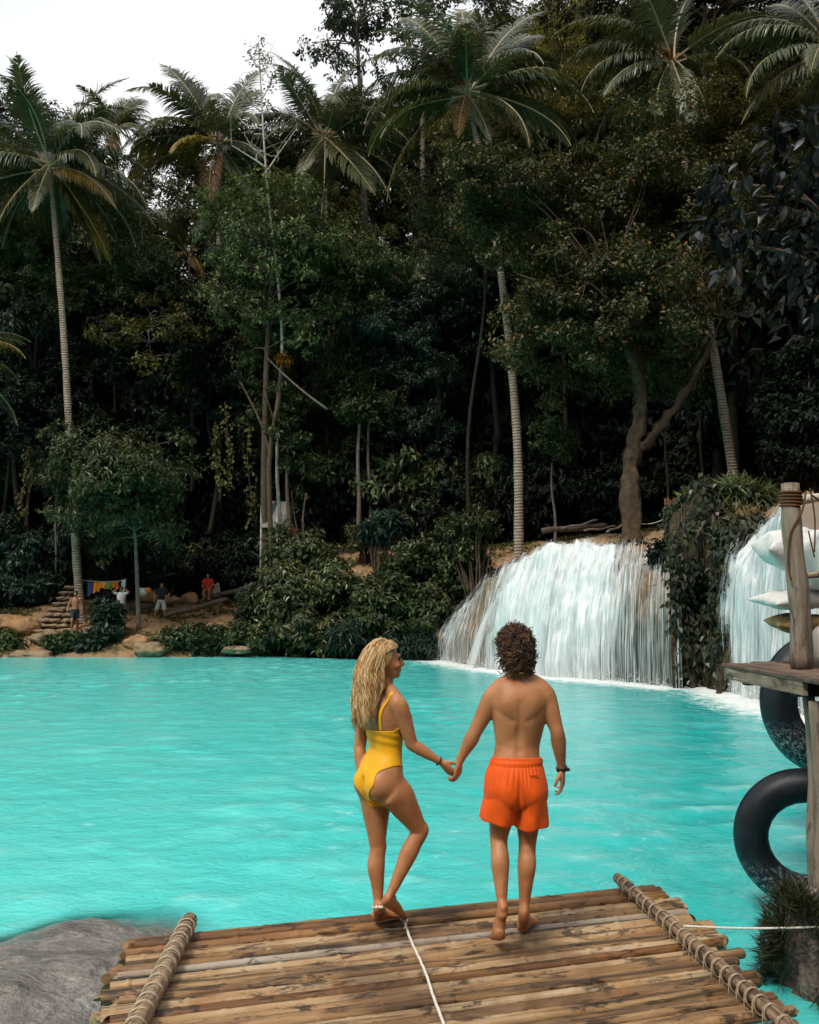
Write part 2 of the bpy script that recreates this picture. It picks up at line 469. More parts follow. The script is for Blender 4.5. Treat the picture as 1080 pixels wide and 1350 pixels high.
def waterfall(name, dm, dens, nstr, rng, label, jets=()):
    root = thing(name, label, 'waterfall', dm.b[len(dm.b) // 2]); root['kind'] = 'structure'
    inv = -Vector(root.location)
    L = np.r_[0, np.cumsum(np.linalg.norm(np.diff(dm.b[:, :2], axis=0), axis=1))]; S = L / L[-1]
    for off, rr in ((.04, 0), (.16, 5)):
        a = np.linspace(-.05, 1.25, 80); P, nr = dm.surf(a, off)
        P = P + nr * (.06 * fbm(P[..., 0] * 4, P[..., 1] * 4, P[..., 2] * .7, 3, 40 + rr))[..., None]
        i = np.arange(79)[None, :] + np.arange(dm.ns - 1)[:, None] * 80; i = i.ravel()
        Q = np.stack([i, i + 80, i + 81, i + 1], 1)
        me = np_mesh('water_veil', P.reshape(-1, 3) + np.array(inv), Q, M_VEIL, True)
        u = me.uv_layers.new(name='UVMap'); UU = np.repeat(L[:, None], 80, 1) + rr * 7.3; VV = np.repeat(a[None] * 4, dm.ns, 0)
        uvv = np.stack([UU, VV], -1).reshape(-1, 2)[Q.ravel()]
        u.data.foreach_set('uv', uvv.astype(np.float32).ravel())
        top = 1 - sstep(.72, 1.04, a)
        attr(me, 'dens', np.interp(S, *dens)[:, None] * .85 * (.25 + .75 * top)[None] - .4 * (1 - top)[None] - (.04 if rr else 0) - .16 * (1 - sstep(.0, .5, a))[None])
        link('water_veil', me, root)
    # separate strands of falling water
    a = np.linspace(-.04, 1.08, 60); P, nr = dm.surf(a, .1); V = []; Q = []
    dS = np.interp(np.linspace(0, 1, 400), *dens); cdf = np.cumsum(dS); cdf /= cdf[-1]
    for k in range(nstr):
        s = np.interp(rng.random(), cdf, np.linspace(0, 1, 400)); i = s * (dm.ns - 1); i0 = min(int(i), dm.ns - 2); f = i - i0
        a0 = int(rng.integers(-18, 46)); a1 = min(int(rng.integers(36, 52)), a0 + int(rng.integers(8, 30))); a0 = max(0, a0)
        if a1 - a0 < 4: continue
        line = (P[i0] * (1 - f) + P[i0 + 1] * f)[a0:a1]; nn = (nr[i0] * (1 - f) + nr[i0 + 1] * f)[a0:a1]
        line = line + nn * (rng.random() ** 1.5 * .26)
        tang = unit(P[i0 + 1] - P[i0])[a0:a1]; drift = rng.normal(0, .012)
        m = len(line); q = np.linspace(0, 1, m); wd = (.003 + .009 * rng.random() ** 3) * np.sin(q * PI) ** .6 * (1.4 - .4 * q)
        wob = 0 * q
        cen = line + tang * (drift * q + wob)[:, None]
        o = sum(len(x) for x in V); V.append(np.stack([cen - tang * wd[:, None], cen + tang * wd[:, None]], 1).reshape(-1, 3))
        j = o + 2 * np.arange(m - 1); Q.append(np.stack([j, j + 1, j + 3, j + 2], 1))
    for (pts, wdt, cnt) in jets:
        pts = np.array(pts); qq = np.linspace(0, 1, 26)
        base = np.stack([np.interp(qq, np.linspace(0, 1, len(pts)), pts[:, c]) for c in range(3)], 1)
        for _ in range(8): base[1:-1] = (base[:-2] + base[1:-1] * 2 + base[2:]) / 4
        for k in range(cnt):
            o = sum(len(x) for x in V); sx = rng.normal(0, wdt, 1) * (.35 + .65 * qq); sy = rng.normal(0, wdt * .5)
            cen = base + np.stack([sx + .02 * np.sin(qq * 9 + k), 0 * qq + sy, 0 * qq], 1); wd = .03 * (.6 + rng.random())
            V.append(np.stack([cen - [wd, 0, 0], cen + [wd, 0, 0]], 1).reshape(-1, 3))
            j = o + 2 * np.arange(25); Q.append(np.stack([j, j + 1, j + 3, j + 2], 1))
    n_ = nstr // 2; bi = rng.integers(0, dm.ns, n_); wgt = np.interp(S[bi], *dens); hgt = np.abs(rng.normal(0, .16, n_)) * (.4 + wgt)      # spray and droplets at the foot
    P0 = dm.b[bi] + np.stack([rng.normal(-.1, .22, n_), rng.normal(-.25, .25, n_), hgt], 1); o = sum(len(x) for x in V); sz_ = rng.uniform(.006, .03, n_)
    D1 = unit(rng.normal(size=(n_, 3))) * sz_[:, None]; D2 = unit(np.cross(D1, rng.normal(size=(n_, 3)))) * sz_[:, None]
    V.append(np.stack([P0 - D1, P0 - D2, P0 + D1, P0 + D2], 1).reshape(-1, 3)); Q.append(o + np.arange(4 * n_).reshape(-1, 4))
    me = np_mesh('water_strands', np.concatenate(V) + np.array(inv), np.concatenate(Q), M_STRAND, True)
    so_ = link('water_strands', me, root)
    return root

rng = np.random.default_rng(11)
waterfall('waterfall', fall1, ([0, .1, .2, .3, .38, .5, .62, .75, .84, .92, 1], [.3, .5, .36, .2, .6, 1.1, 1.08, .95, .42, .34, .36]), 3600, rng,
          'broad white waterfall curtain pouring over the rounded tan ledge into the pool',
          jets=[([at(668, 768, 31.4), at(650, 795, 30.9), at(634, 830, 30.5), at(622, 876, 30.2)], .07, 26)])
waterfall('waterfall', fall2, ([0, .12, .3, .6, 1], [.35, .75, .95, .8, .6]), 1700, rng,
          'narrow white waterfall half hidden behind the timber platform and its sacks')

# ------------------------------------------------------------------ the pool
t = NT('milky_turquoise_water'); wp = t.pos(src='World')
n1 = t.noise(.11, 3, .5, wp); n2 = t.noise(.9, 4, .6, wp)
sx = t.n('SeparateXYZ'); t.l(t.n('NewGeometry').outputs['Position'], sx.inputs[0])
k = t.math('ADD', t.val(sx.outputs['X'], -6, 5, 0, 1), t.math('MULTIPLY', t.math('SUBTRACT', n1, .5), 1.1))
c = t.ramp(k, [(0, (.12, .69, .635)), (.45, (.085, .62, .585)), (1, (.010, .40, .39))])
c = t.mix(t.val(n2, .45, .75, 0, .4), c, (.24, .76, .73))
ck = t.n('Attribute', attribute_name='crest').outputs['Fac']; c = t.mix(t.math('MULTIPLY', ck, .6), c, (.5, .87, .84))
fo = t.n('Attribute', attribute_name='foam').outputs['Fac']
nf = t.noise(3.2, 6, .72, wp, .6); fk = t.val(t.math('ADD', fo, t.math('MULTIPLY', t.math('SUBTRACT', nf, .5), 1.5)), .35, .8)
c = t.mix(fk, c, (.86, .93, .92))
st = t.n('Attribute', attribute_name='silt').outputs['Fac']
c = t.mix(t.val(t.math('ADD', st, t.math('MULTIPLY', t.math('SUBTRACT', n2, .5), .8)), .3, .9), c, (.36, .37, .31))
r1 = t.noise(4.6, 4, .6, t.pos((1, 1.2, 1), 'World'), .5); r2 = t.noise(19, 3, .6, wp)
hb = t.math('ADD', r1, t.math('MULTIPLY', r2, .28))
t.p(Base_Color=c, Alpha=t.val(t.n('Attribute', attribute_name='thin').outputs['Fac'], 0, 1, 1, .12), Roughness=t.val(fk, 0, 1, .09, .6), IOR=1.33, Specular_IOR_Level=.5, Normal=t.bump(hb, .33, .08))
M_WATER = t.m
rw = np.random.default_rng(5)
WV = []
for i in range(54):
    lam = .2 * (7 ** rw.random()); th = rw.normal(1.35, .75)
    WV.append((2 * PI / lam * math.cos(th), 2 * PI / lam * math.sin(th), rw.uniform(0, 6.28), (.0050 if lam < .9 else .0036) * lam ** 1.05))

def water_z(X, Y):
    wx = X + .35 * fbm(X * .35, Y * .35, 0, 2, 70); wy = Y + .35 * fbm(X * .35, Y * .35, 5, 2, 71)
    z = np.zeros(X.shape)
    for kx, ky, ph, am in WV: z += am * (1.4 * np.exp(np.sin(kx * wx + ky * wy + ph) - 1) - .65)
    env = .55 + .6 * sstep(-.5, .6, fbm(X * .22, Y * .22, 0, 2, 75))
    return z * env
xs = np.concatenate([np.arange(-95, -32, 2.), np.arange(-32, -9, .16), np.arange(-9, 9.2, .075), np.arange(9.2, 13, .3)])
ys = np.concatenate([np.arange(-1, 2.6, .2), np.arange(2.6, 14, .075), np.arange(14, 24, .12), np.arange(24, 40.5, .2)])
me, X, Y, Z = grid_mesh('water', xs, ys, water_z, M_WATER)
def near_line(b, X, Y):
    d = np.full(X.shape, 99.)
    for p in b[::6]: d = np.minimum(d, np.hypot(X - p[0], Y - p[1]))
    return d
d1, d2 = near_line(fall1.b, X, Y), near_line(fall2.b, X, Y)
foam = np.maximum(1.2 * np.exp(-(d1 / 1.45) ** 1.5), 1.2 * np.exp(-(d2 / 1.5) ** 1.4))
foam = np.maximum(foam, .36 * np.exp(-(d1 / 3.) ** 2)); foam = np.maximum(foam, .42 * np.exp(-(d2 / 3.2) ** 2))
foam = np.maximum(foam, .08 + .14 * sstep(.0, .7, fbm(X * .5, Y * .9, 0, 4, 90)) * (1 - sstep(13, 20, Y)))
crest = sstep(.004, .05, Z + .012 * fbm(X * 3, Y * 5, 0, 3, 95)) ** 1.2; attr(me, 'crest', crest); crest = sstep(.022, .06, Z); foam = np.maximum(foam, .46 * crest * (1 - sstep(16, 30, Y)))
attr(me, 'foam', foam)
def drown(X, Y):
    e = np.hypot((X + 2.30 - .28 * (Y - 5.)) / .82, (Y - 5.0) / 1.5); h = .15 * (1 - e ** 2.5); h = np.where(h < -.5, -.5, h)
    return h + .045 * fbm(X * 1.6, Y * 1.1, 0, 4, 31) + .008 * fbm(X * 7, Y * 4, 0, 3, 32) + .07 * np.exp(-((X + 2.05) ** 2 / .05 + (Y - 5.95) ** 2 / .02)) - .02
attr(me, 'thin', np.clip(1 - (Z - drown(X, Y)) / .10, 0, 1) ** 1.3 * (np.abs(X + 2.4) < 1.6) * (np.abs(Y - 5) < 2.2))
dS = -shore(X, Y)
attr(me, 'silt', np.exp(-((X + 2.35) ** 2 / .9 + (Y - 5.0) ** 2 / 1.6)) * 1.0 + .6 * np.exp(-dS / .7) * sstep(28, 33, Y) * (X < -8))
tag(link('water', me), kind='structure')
# ------------------------------------------------------------------ people
t = NT('tanned_skin'); op = t.pos(src='Object')
n1 = t.noise(7, 5, .6, op); n2 = t.noise(60, 3, .6, op); n3 = t.noise(26, 2, .5, op)
c = t.ramp(n1, [(.25, (.36, .145, .06)), (.5, (.48, .205, .088)), (.75, (.57, .27, .13))])
n4 = t.noise(2.5, 4, .6, op); c = t.mix(t.val(n4, .5, .75, 0, .35), c, (.5, .165, .075))
c = t.mix(t.val(t.noise(48, 1, .5, op), .74, .78, 0, .6), c, (.11, .04, .02))
t.p(Base_Color=c, Roughness=.48, Specular_IOR_Level=.4, Subsurface_Weight=.06, Subsurface_Radius=(.012, .005, .003), Normal=t.bump(n2, .12, .004))
M_SKIN = t.m
M_SKIN_B = plain('sunburnt_skin', (.40, .17, .09), .5, .4, 10, .15)
def cloth(name, col, rough=.75, var=.15):
    t = NT(name); op = t.pos(src='Object'); n = t.noise(9, 4, .6, op); f = t.noise(240, 2, .5, op)
    t.p(Base_Color=t.ramp(n, [(.3, tuple(x * (1 - var) for x in col)), (.7, tuple(min(1, x * (1 + var)) for x in col))]), Roughness=rough,
        Specular_IOR_Level=.3, Sheen_Weight=.1, Normal=t.bump(t.math('ADD', t.math('MULTIPLY', f, .3), n), .25, .01))
    return t.m
M_YELLOW = cloth('yellow_swim_fabric', (.90, .43, .006), .5, .06)
M_ORANGE = cloth('orange_swim_fabric', (.86, .105, .004), .6, .1)
M_BEAD = plain('white_beads', (.85, .82, .75), .3, .5, 10, .05, 0)
M_STRAPBLACK = plain('dark_strap', (.02, .017, .015), .6, .3, 10, .2, 0)
def hair_mat(name, stops, rough=.38):
    t = NT(name); g = t.n('NewGeometry'); n = t.noise(18, 4, .6, t.pos(src='Object'))
    k = t.math('ADD', t.math('MULTIPLY', g.outputs['Random Per Island'], .7), t.math('MULTIPLY', n, .4))
    f = t.noise(160, 2, .5, t.pos((1, 1, .12)))
    t.p(Base_Color=t.ramp(k, stops), Roughness=rough, Specular_IOR_Level=.5, Normal=t.bump(f, .5, .003)); return t.m
M_BLOND = hair_mat('wavy_blond_hair', [(.2, (.26, .105, .028)), (.42, (.58, .29, .095)), (.62, (.85, .53, .23)), (.85, (.98, .78, .48))])
M_BROWN = hair_mat('curly_brown_hair', [(.2, (.014, .006, .003)), (.5, (.045, .017, .008)), (.75, (.13, .055, .022)), (1, (.32, .15, .06))])
M_DARKHAIR = plain('black_hair', (.015, .012, .01), .5, .4, 30, .3)

def bezpts(P, n):
    """smooth curve through points (Catmull-Rom), with per-point radii as extra components"""
    P = [np.array(p, float) for p in P]; m = len(P); out = []
    for k in range(n):
        x = k / (n - 1) * (m - 1); i = min(int(x), m - 2); f = x - i
        a, b, c, d = P[max(i - 1, 0)], P[i], P[i + 1], P[min(i + 2, m - 1)]
        out.append(.5 * (2 * b + (c - a) * f + (2 * a - 5 * b + 4 * c - d) * f * f + (3 * b - a - 3 * c + d) * f ** 3))
    return out

def loft(mb, rows, n=18, k=None, ref=(1, 0, 0), sides=16):
    """rows: (point, ra, rb); a smooth closed limb"""
    R_ = bezpts([(*p, a, b) for p, a, b in rows], k or len(rows) * 4)
    P = [Vector(r[:3]) for r in R_]; rad = [(max(r[3], .002), max(r[4], .002)) for r in R_]
    mb.tube(P, rad, sides, True, 0, ref)

def hand(mb, wrist, d, nrm, thumb, s=1., curl=(.5, .6, .6, .7), spread=.12, wr=.024):
    """palm box, four jointed fingers and a thumb. d: along the hand, nrm: out of the palm, thumb: +1/-1 side"""
    d = Vector(d).normalized(); nrm = Vector(nrm); nrm = (nrm - d * nrm.dot(d)).normalized(); sd = d.cross(nrm) * thumb
    W = Vector(wrist); P = lambda a, b, c: W + d * (a * s) + sd * (b * s) + nrm * (c * s)
    loft(mb, [(P(-.03, 0, 0), wr, wr * .85), (P(.0, 0, 0), .026 * s, .018 * s), (P(.03, .002, .0), .036 * s, .017 * s),
              (P(.065, 0, 0), .041 * s, .014 * s), (P(.088, -.002, 0), .038 * s, .011 * s)], ref=sd, sides=12)
    for i, (off, ln) in enumerate(((.029, .072), (.010, .082), (-.010, .076), (-.028, .060))):
        c = curl[i]; p = P(.082 - abs(off) * .25, off, .001); dirv = (d + sd * off * spread * 60 * .12).normalized(); pts = [p]; ang = 0
        for f, seg in ((.45, .5), (1., .3), (.7, .24)):
            ang += c * f; q = dirv * math.cos(ang) + nrm * math.sin(ang); p = p + q * (ln * seg * s); pts.append(p)
        mb.tube(bezp(pts, 9), [x * s for x in (.0092, .009, .0088, .0083, .0084, .0078, .0074, .0068, .0048)], 8)
    p0 = P(.012, .022, .006); pts = [p0, P(.035, .044, .018), P(.062, .05, .03), P(.083, .046, .04)]
    mb.tube(bezp(pts, 8), [x * s for x in (.014, .0135, .012, .0112, .011, .0102, .009, .006)], 8)
def bezp(pts, n): return [Vector(p) for p in bezpts([tuple(p) for p in pts], n)]

def foot(mb, ankle, heel, toe, up, side, s=1., arch=1.):
    """ankle joint, heel and toe points of the sole; side: towards the big toe"""
    A, H, T = Vector(ankle), Vector(heel), Vector(toe); f = (T - H).normalized(); up = Vector(up); up = (up - f * up.dot(f)).normalized()
    sd = Vector(side); sd = (sd - f * sd.dot(f) - up * sd.dot(up)).normalized(); L = (T - H).length
    Q = lambda a, b, c: H + f * (a * L) + sd * (b * s) + up * (c * s)
    loft(mb, [(Q(-.02, 0, .03), .014 * s, .016 * s), (Q(.04, 0, .036), .028 * s, .034 * s), (Q(.2, 0, .042), .033 * s, .04 * s), (Q(.42, 0, .04), .036 * s, .036 * s),
              (Q(.62, .003, .028), .042 * s, .026 * s), (Q(.78, .005, .018), .045 * s, .017 * s), (Q(.86, .004, .014), .04 * s, .012 * s)], ref=sd, sides=14)
    loft(mb, [(A + (A - Q(.22, 0, .06)).normalized() * .05 * s, .029 * s, .034 * s), (A, .031 * s, .036 * s), (Q(.22, 0, .055), .034 * s, .046 * s), (Q(.2, 0, .03), .028 * s, .04 * s)], ref=sd, sides=14)
    for i, (b, l, r) in enumerate(((.032, .17, .0125), (.012, .155, .0088), (-.006, .13, .0082), (-.022, .1, .0078), (-.036, .07, .0075))):
        st = .83 - i * .035
        mb.tube(bezp([Q(st, b, .016), Q(st + l * .5, b, .017), Q(st + l, b, .009)], 6), [r * s * x for x in (.9, 1, .95, 1, .95, .55)], 8)

def head(mb, c, fwd, up, s=1., female=False):
    """skull, jaw and face around the centre c of the skull"""
    f = Vector(fwd).normalized(); u = Vector(up); u = (u - f * u.dot(f)).normalized(); r = f.cross(u); M = Matrix((r, f, u)).transposed()
    P = lambda x, y, z: Vector(c) + (r * x + f * y + u * z) * s
    E = lambda x, y, z, a, b, cc: mb.ellipsoid(P(x, y, z), (a * s, b * s, cc * s), M, 18, 12)
    E(0, -.012, .022, .074, .092, .086); E(0, .03, -.01, .062, .062, .075)
    E(0, .038, -.062, .05, .048, .045); E(0, .068, -.088, .024, .021, .018)                 # jaw, chin
    E(0, .082, .028, .048, .016, .014)                                                       # brow
    loft(mb, [(P(0, .084, .022), .009 * s, .009 * s), (P(0, .1, -.006), .011 * s, .011 * s), (P(0, .112, -.024), .0135 * s, .0125 * s), (P(0, .092, -.034), .011 * s, .008 * s)], ref=r, sides=10)
    E(.012, .096, -.026, .008, .009, .007); E(-.012, .096, -.026, .008, .009, .007)
    E(0, .091, -.052, .021, .01, .0065); E(0, .088, -.064, .019, .011, .0075)                 # lips
    for sgn in (-1, 1):
        E(sgn * .036, .06, -.028, .026, .026, .022)                                           # cheeks
        loft(mb, [(P(sgn * .071, -.012, .02), .006 * s, .01 * s), (P(sgn * .08, -.02, .012), .006 * s, .017 * s), (P(sgn * .079, -.018, -.012), .0055 * s, .013 * s), (P(sgn * .07, -.006, -.03), .005 * s, .007 * s)], ref=f, sides=8)
    return P

def relax(me, spots):
    n = len(me.vertices); co = np.empty(n * 3); me.vertices.foreach_get('co', co); co = co.reshape(-1, 3)
    e = np.empty(len(me.edges) * 2, np.int32); me.edges.foreach_get('vertices', e); e = e.reshape(-1, 2)
    deg = np.bincount(e.ravel(), minlength=n)[:, None]; w = np.zeros(n); it = 0
    for c, rad, k in spots: w = np.maximum(w, np.clip(1.6 - 1.6 * (((co - np.array(c)) / np.array(rad)) ** 2).sum(1), 0, 1)); it = max(it, k)
    for _ in range(it):
        a = np.zeros_like(co)
        for c in range(3): a[:, c] = np.bincount(e[:, 0], co[e[:, 1], c], n) + np.bincount(e[:, 1], co[e[:, 0], c], n)
        co += (a / deg - co) * (w * .6)[:, None]
    me.vertices.foreach_set('co', co.ravel()); me.update()
def skin_mesh(mb, name, voxel, smooth=4, mat=None, bumps=(), factor=.5, spots=()):
    o = mb.build(name, mat or M_SKIN)
    m = o.modifiers.new('r', 'REMESH'); m.mode = 'VOXEL'; m.voxel_size = voxel; m.use_smooth_shade = True
    m = o.modifiers.new('s', 'SMOOTH'); m.factor = factor; m.iterations = smooth
    me = evaluated(o, name)
    if spots: relax(me, spots)
    if bumps:
        n = len(me.vertices); co = np.empty(n * 3); me.vertices.foreach_get('co', co); co = co.reshape(-1, 3)
        no = np.empty(n * 3); me.vertices.foreach_get('normal', no); no = no.reshape(-1, 3); d = np.zeros(n)
        for b in bumps:
            if b[0] == 'p': _, c, rad, amp = b; q = (co - np.array(c)) / np.array(rad); d += amp * np.exp(-(q ** 2).sum(1))
            else:
                _, pa, pb, rad, amp, nd = b; pa, pb = np.array(pa), np.array(pb); ab = pb - pa
                tt = np.clip(((co - pa) @ ab) / (ab @ ab), 0, 1); q = np.linalg.norm(co - pa - tt[:, None] * ab, axis=1) / rad
                k = np.exp(-q ** 2) * amp
                if nd is not None: k = k * np.clip(no @ np.array(nd), 0, 1)
                d += k
        co += no * d[:, None]; me.vertices.foreach_set('co', co.ravel()); me.update()
    me.materials.clear(); me.materials.append(mat or M_SKIN)
    me.polygons.foreach_set('use_smooth', [True] * len(me.polygons))
    return me

def clip_shell(me, fns, name, mat, off, thick=.003, smooth_it=0):
    """the part of a body surface where every fn(co) > 0, cut cleanly and lifted off it: a garment"""
    n = len(me.vertices); co = np.empty(n * 3); me.vertices.foreach_get('co', co); co = co.reshape(-1, 3)
    no = np.empty(n * 3); me.vertices.foreach_get('normal', no); no = no.reshape(-1, 3)
    G = [fn(co) for fn in fns]; ok = np.min(G, axis=0)
    verts = {}; V = []; Fs = []
    def vid(key, p):
        if key not in verts: verts[key] = len(V); V.append(p)
        return verts[key]
    P = co + no * off
    for poly in me.polygons:
        idx = list(poly.vertices)
        if ok[idx].max() <= 0: continue
        ring = [(('v', i), P[i], [g[i] for g in G]) for i in idx]
        for gi in range(len(G)):
            out = []
            for a, b in zip(ring, ring[1:] + ring[:1]):
                ga, gb = a[2][gi], b[2][gi]
                if ga > 0: out.append(a)
                if (ga > 0) != (gb > 0):
                    tt = ga / (ga - gb); ka, kb = (a, b) if str(a[0]) < str(b[0]) else (b, a)
                    out.append((('e', gi, ka[0], kb[0]), a[1] + (b[1] - a[1]) * tt, [x + (y - x) * tt for x, y in zip(a[2], b[2])]))
            ring = out
            if len(ring) < 3: break
        if len(ring) >= 3:
            f = [vid(k, p) for k, p, _ in ring]; f2 = []
            for x in f:
                if x not in f2: f2.append(x)
            if len(f2) >= 3: Fs.append(f2)
    m = bpy.data.meshes.new(name); m.from_pydata(V, [], Fs); m.materials.append(mat)
    m.polygons.foreach_set('use_smooth', [True] * len(m.polygons)); m.update()
    return m

def put(name, me, root, solid=0):
    """mesh given in place coordinates -> child of root"""
    me.transform(Matrix.Translation(-Vector(root.location)))
    o = link(name, me, root)
    if solid:
        s = o.modifiers.new('solid', 'SOLIDIFY'); s.thickness = solid; s.offset = 0
    return o
def lerp(a, b, t): return Vector(a) * (1 - t) + Vector(b) * t

# ============================================================ the man
YM = 4.98
J = lambda px, py, dy=0.: at(px, py, YM + dy)
man = thing('person', 'shirtless man in orange swim shorts with curly brown hair, standing on the bamboo raft', 'person', J(681, 1229))
mb = MB()
X1 = (1, 0, 0)
pel = J(681, 1030); chest = J(686, 940)
# torso from hips to neck
loft(mb, [(J(680, 1062, .0), .10, .085), (J(680, 1045, -.005), .160, .118), (J(680, 1022, -.005), .163, .122), (J(681, 1002, .0), .134, .101), (J(682, 984, .01), .124, .091),
          (J(683, 968, .01), .134, .098), (J(684, 950, .005), .149, .108), (J(685, 932, .0), .163, .113), (J(685, 917, .0), .168, .106), (J(686, 905, .01), .138, .085),
          (J(687, 897, .015), .085, .066), (J(687, 889, .022), .060, .06), (J(684, 872, .03), .056, .06)], sides=28)
# head turned a little to the left, looking out over the pool
hc = J(678, 856, .035); hf = (-.25, .95, -.02)
Pm = head(mb, hc, hf, (0, .05, 1), 1.0)
shL, shR = J(653, 913, .01), J(718, 911, .01)
loft(mb, [(J(654, 910, .01), .045, .055), (J(668, 904, .012), .055, .06), (J(686, 897, .015), .06, .064), (J(703, 903, .012), .055, .06), (J(717, 909, .01), .045, .055)], ref=(0, 1, 0), sides=16)
elL, wrL = J(626, 966, .03), J(606, 1003, .06)
elR, wrR = J(735, 966, -.03), J(741, 1015, .03)
for sh, el, wr, sg in ((shL, elL, wrL, -1), (shR, elR, wrR, 1)):
    mb.ellipsoid(lerp(sh, chest, .06) + Vector((0, 0, -.006)), (.064, .068, .066)); mb.ellipsoid(lerp(sh, chest, .45) + Vector((0, .01, -.005)), (.08, .075, .075))
    loft(mb, [(sh + Vector((0, 0, .02)), .045, .05), (lerp(sh, el, .08), .060, .064), (lerp(sh, el, .28), .056, .058), (lerp(sh, el, .55), .049, .053), (lerp(sh, el, .85), .041, .043), (el, .039, .042),
              (lerp(el, wr, .22), .043, .043), (lerp(el, wr, .5), .036, .036), (lerp(el, wr, .8), .027, .024), (wr, .026, .02)], ref=X1, sides=16)
hipL, hipR = J(665, 1040, 0), J(697, 1040, 0)
knL, anL = J(657.5, 1105, .02), J(662.5, 1200, -.10)
knR, anR = J(695.5, 1110, .03), J(691, 1203, .0)
for hip, kn, an in ((hipL, knL, anL), (hipR, knR, anR)):
    B = Vector((0, -1, 0))
    loft(mb, [(hip, .082, .09), (lerp(hip, kn, .3), .083, .088), (lerp(hip, kn, .62), .067, .072), (lerp(hip, kn, .9), .054, .056), (kn, .050, .052), (lerp(kn, an, .14) + B * .004, .048, .052),
              (lerp(kn, an, .32) + B * .016, .052, .058), (lerp(kn, an, .52) + B * .008, .044, .047), (lerp(kn, an, .76), .034, .035), (lerp(kn, an, .93), .030, .033), (an, .031, .036), (lerp(kn, an, 1.07), .033, .042), (lerp(kn, an, 1.13), .026, .036)], ref=X1, sides=18)
# left foot pushes off on its toes, right foot flat and turned outwards
zr = .335
hl = J(659, 1224, -.12); tl = Vector((hl.x + .0, hl.y + .20, zr + .0)); foot(mb, anL, (hl.x, hl.y, zr + .075), tl, (0, .35, 1), (1, 0, 0), 1.0)
hr = on_z(686.5, 1231, zr); foot(mb, anR, (hr.x, hr.y, zr - .005), (hr.x + .115, hr.y + .22, zr - .005), (0, 0, 1), (-1, .3, 0), 1.0)
hand(mb, wrL, (-.16, .02, -1), (-.85, .5, 0), 1, 1.0, (.95, 1.0, 1.05, 1.1), wr=.024)
hand(mb, wrR, (.06, .12, -1), (-.95, .3, 0), -1, 1.0, (.55, .65, .75, .85), wr=.024)
sp_ = lambda py: J(684 if py > 950 else 686, py, -.10)
bm = [('l', sp_(928), sp_(990), .019, -.009, (0, -1, 0)), ('l', sp_(968), sp_(1003), .03, -.007, (0, -1, 0)),
      ('p', J(668, 930, -.1), (.045, .09, .06), .011), ('p', J(703, 930, -.1), (.045, .09, .06), .011),
      ('l', J(676, 950, -.09), J(658, 938, -.06), .018, -.008, (0, -1, 0)), ('l', J(696, 950, -.09), J(713, 936, -.06), .018, -.008, (0, -1, 0)),
      ('l', J(677, 985, -.09), J(675, 1003, -.09), .03, .008, (0, -1, 0)), ('l', J(690, 985, -.09), J(690, 1003, -.09), .03, .008, (0, -1, 0)),
      ('l', J(672, 900, -.05), J(658, 905, -.05), .03, .007, (0, -.6, .8)), ('l', J(700, 900, -.05), J(714, 905, -.05), .03, .007, (0, -.6, .8)),
      ('l', J(657, 1100, -.03), J(657, 1110, -.03), .02, -.006, (0, -1, 0)), ('l', J(695, 1104, -.03), J(695, 1114, -.03), .02, -.006, (0, -1, 0)),
      ('l', lerp(knL, anL, .55) + Vector((0, -.04, 0)), lerp(knL, anL, .95) + Vector((0, -.04, 0)), .012, .006, (0, -1, 0)),
      ('l', lerp(knR, anR, .55) + Vector((0, -.04, 0)), lerp(knR, anR, .95) + Vector((0, -.04, 0)), .012, .006, (0, -1, 0))]
bm = [(b[0], tuple(b[1]), *[tuple(x) if isinstance(x, Vector) else x for x in b[2:]]) for b in bm]
me_man = skin_mesh(mb, 'man_body', .005, 9, bumps=bm, spots=[(anL, (.09, .1, .085), 60), (anR, (.09, .1, .08), 60), (shL, (.1, .1, .1), 30), (shR, (.1, .1, .1), 30), (J(686, 897, .015), (.13, .1, .06), 30)])
put('body', me_man, man)

# shorts: loose, gathered at the waistband
sb = MB()
loft(sb, [(J(681.5, 998, .0), .142, .112), (J(681.5, 1003, -.002), .142, .113), (J(681, 1012, -.005), .153, .122), (J(680, 1028, -.012), .171, .135), (J(680, 1044, -.01), .178, .135), (J(680, 1056, -.005), .165, .115), (J(680, 1060, 0), .10, .07)], sides=40)
for hip, a, b in ((-1, J(664, 1038, -.005), J(656.5, 1081, .005)), (1, J(697, 1038, -.005), J(700, 1087, .01))):
    loft(sb, [(a, .085, .12), (lerp(a, b, .45), .098, .122), (lerp(a, b, .8), .101, .118), (b, .100, .114)], sides=32)
shorts = skin_mesh(sb, 'swim_shorts', .005, 3, M_ORANGE)
n = len(shorts.vertices); co = np.empty(n * 3); shorts.vertices.foreach_get('co', co); co = co.reshape(-1, 3); no = np.empty(n * 3); shorts.vertices.foreach_get('normal', no); no = no.reshape(-1, 3)
cx, zt, zh = J(681, 1000).x, J(681, 1000).z, J(681, 1085).z
ang = np.arctan2(co[:, 0] - cx, -(co[:, 1] - YM)); hh = (zt - co[:, 2]) / (zt - zh)
pm_ = 1 - np.exp(-((co[:, 0] - J(705, 1022).x) / .045) ** 4 - ((hh - .29) / .13) ** 4)
d = pm_ * .0035 * np.sin(ang * 34 + 2 * np.sin(co[:, 0] * 30)) * np.exp(-((hh - .2) / .16) ** 2)
d += .006 * np.sin(co[:, 0] * 46 + hh * 3.) * sstep(.35, .9, hh) + .006 * fbm(co[:, 0] * 9, co[:, 1] * 9, co[:, 2] * 4, 3, 33) * sstep(.2, .5, hh)
d += -.011 * np.exp(-((co[:, 0] - J(681, 1030).x) / .011) ** 2) * sstep(.1, .4, hh) * (no[:, 1] < 0)
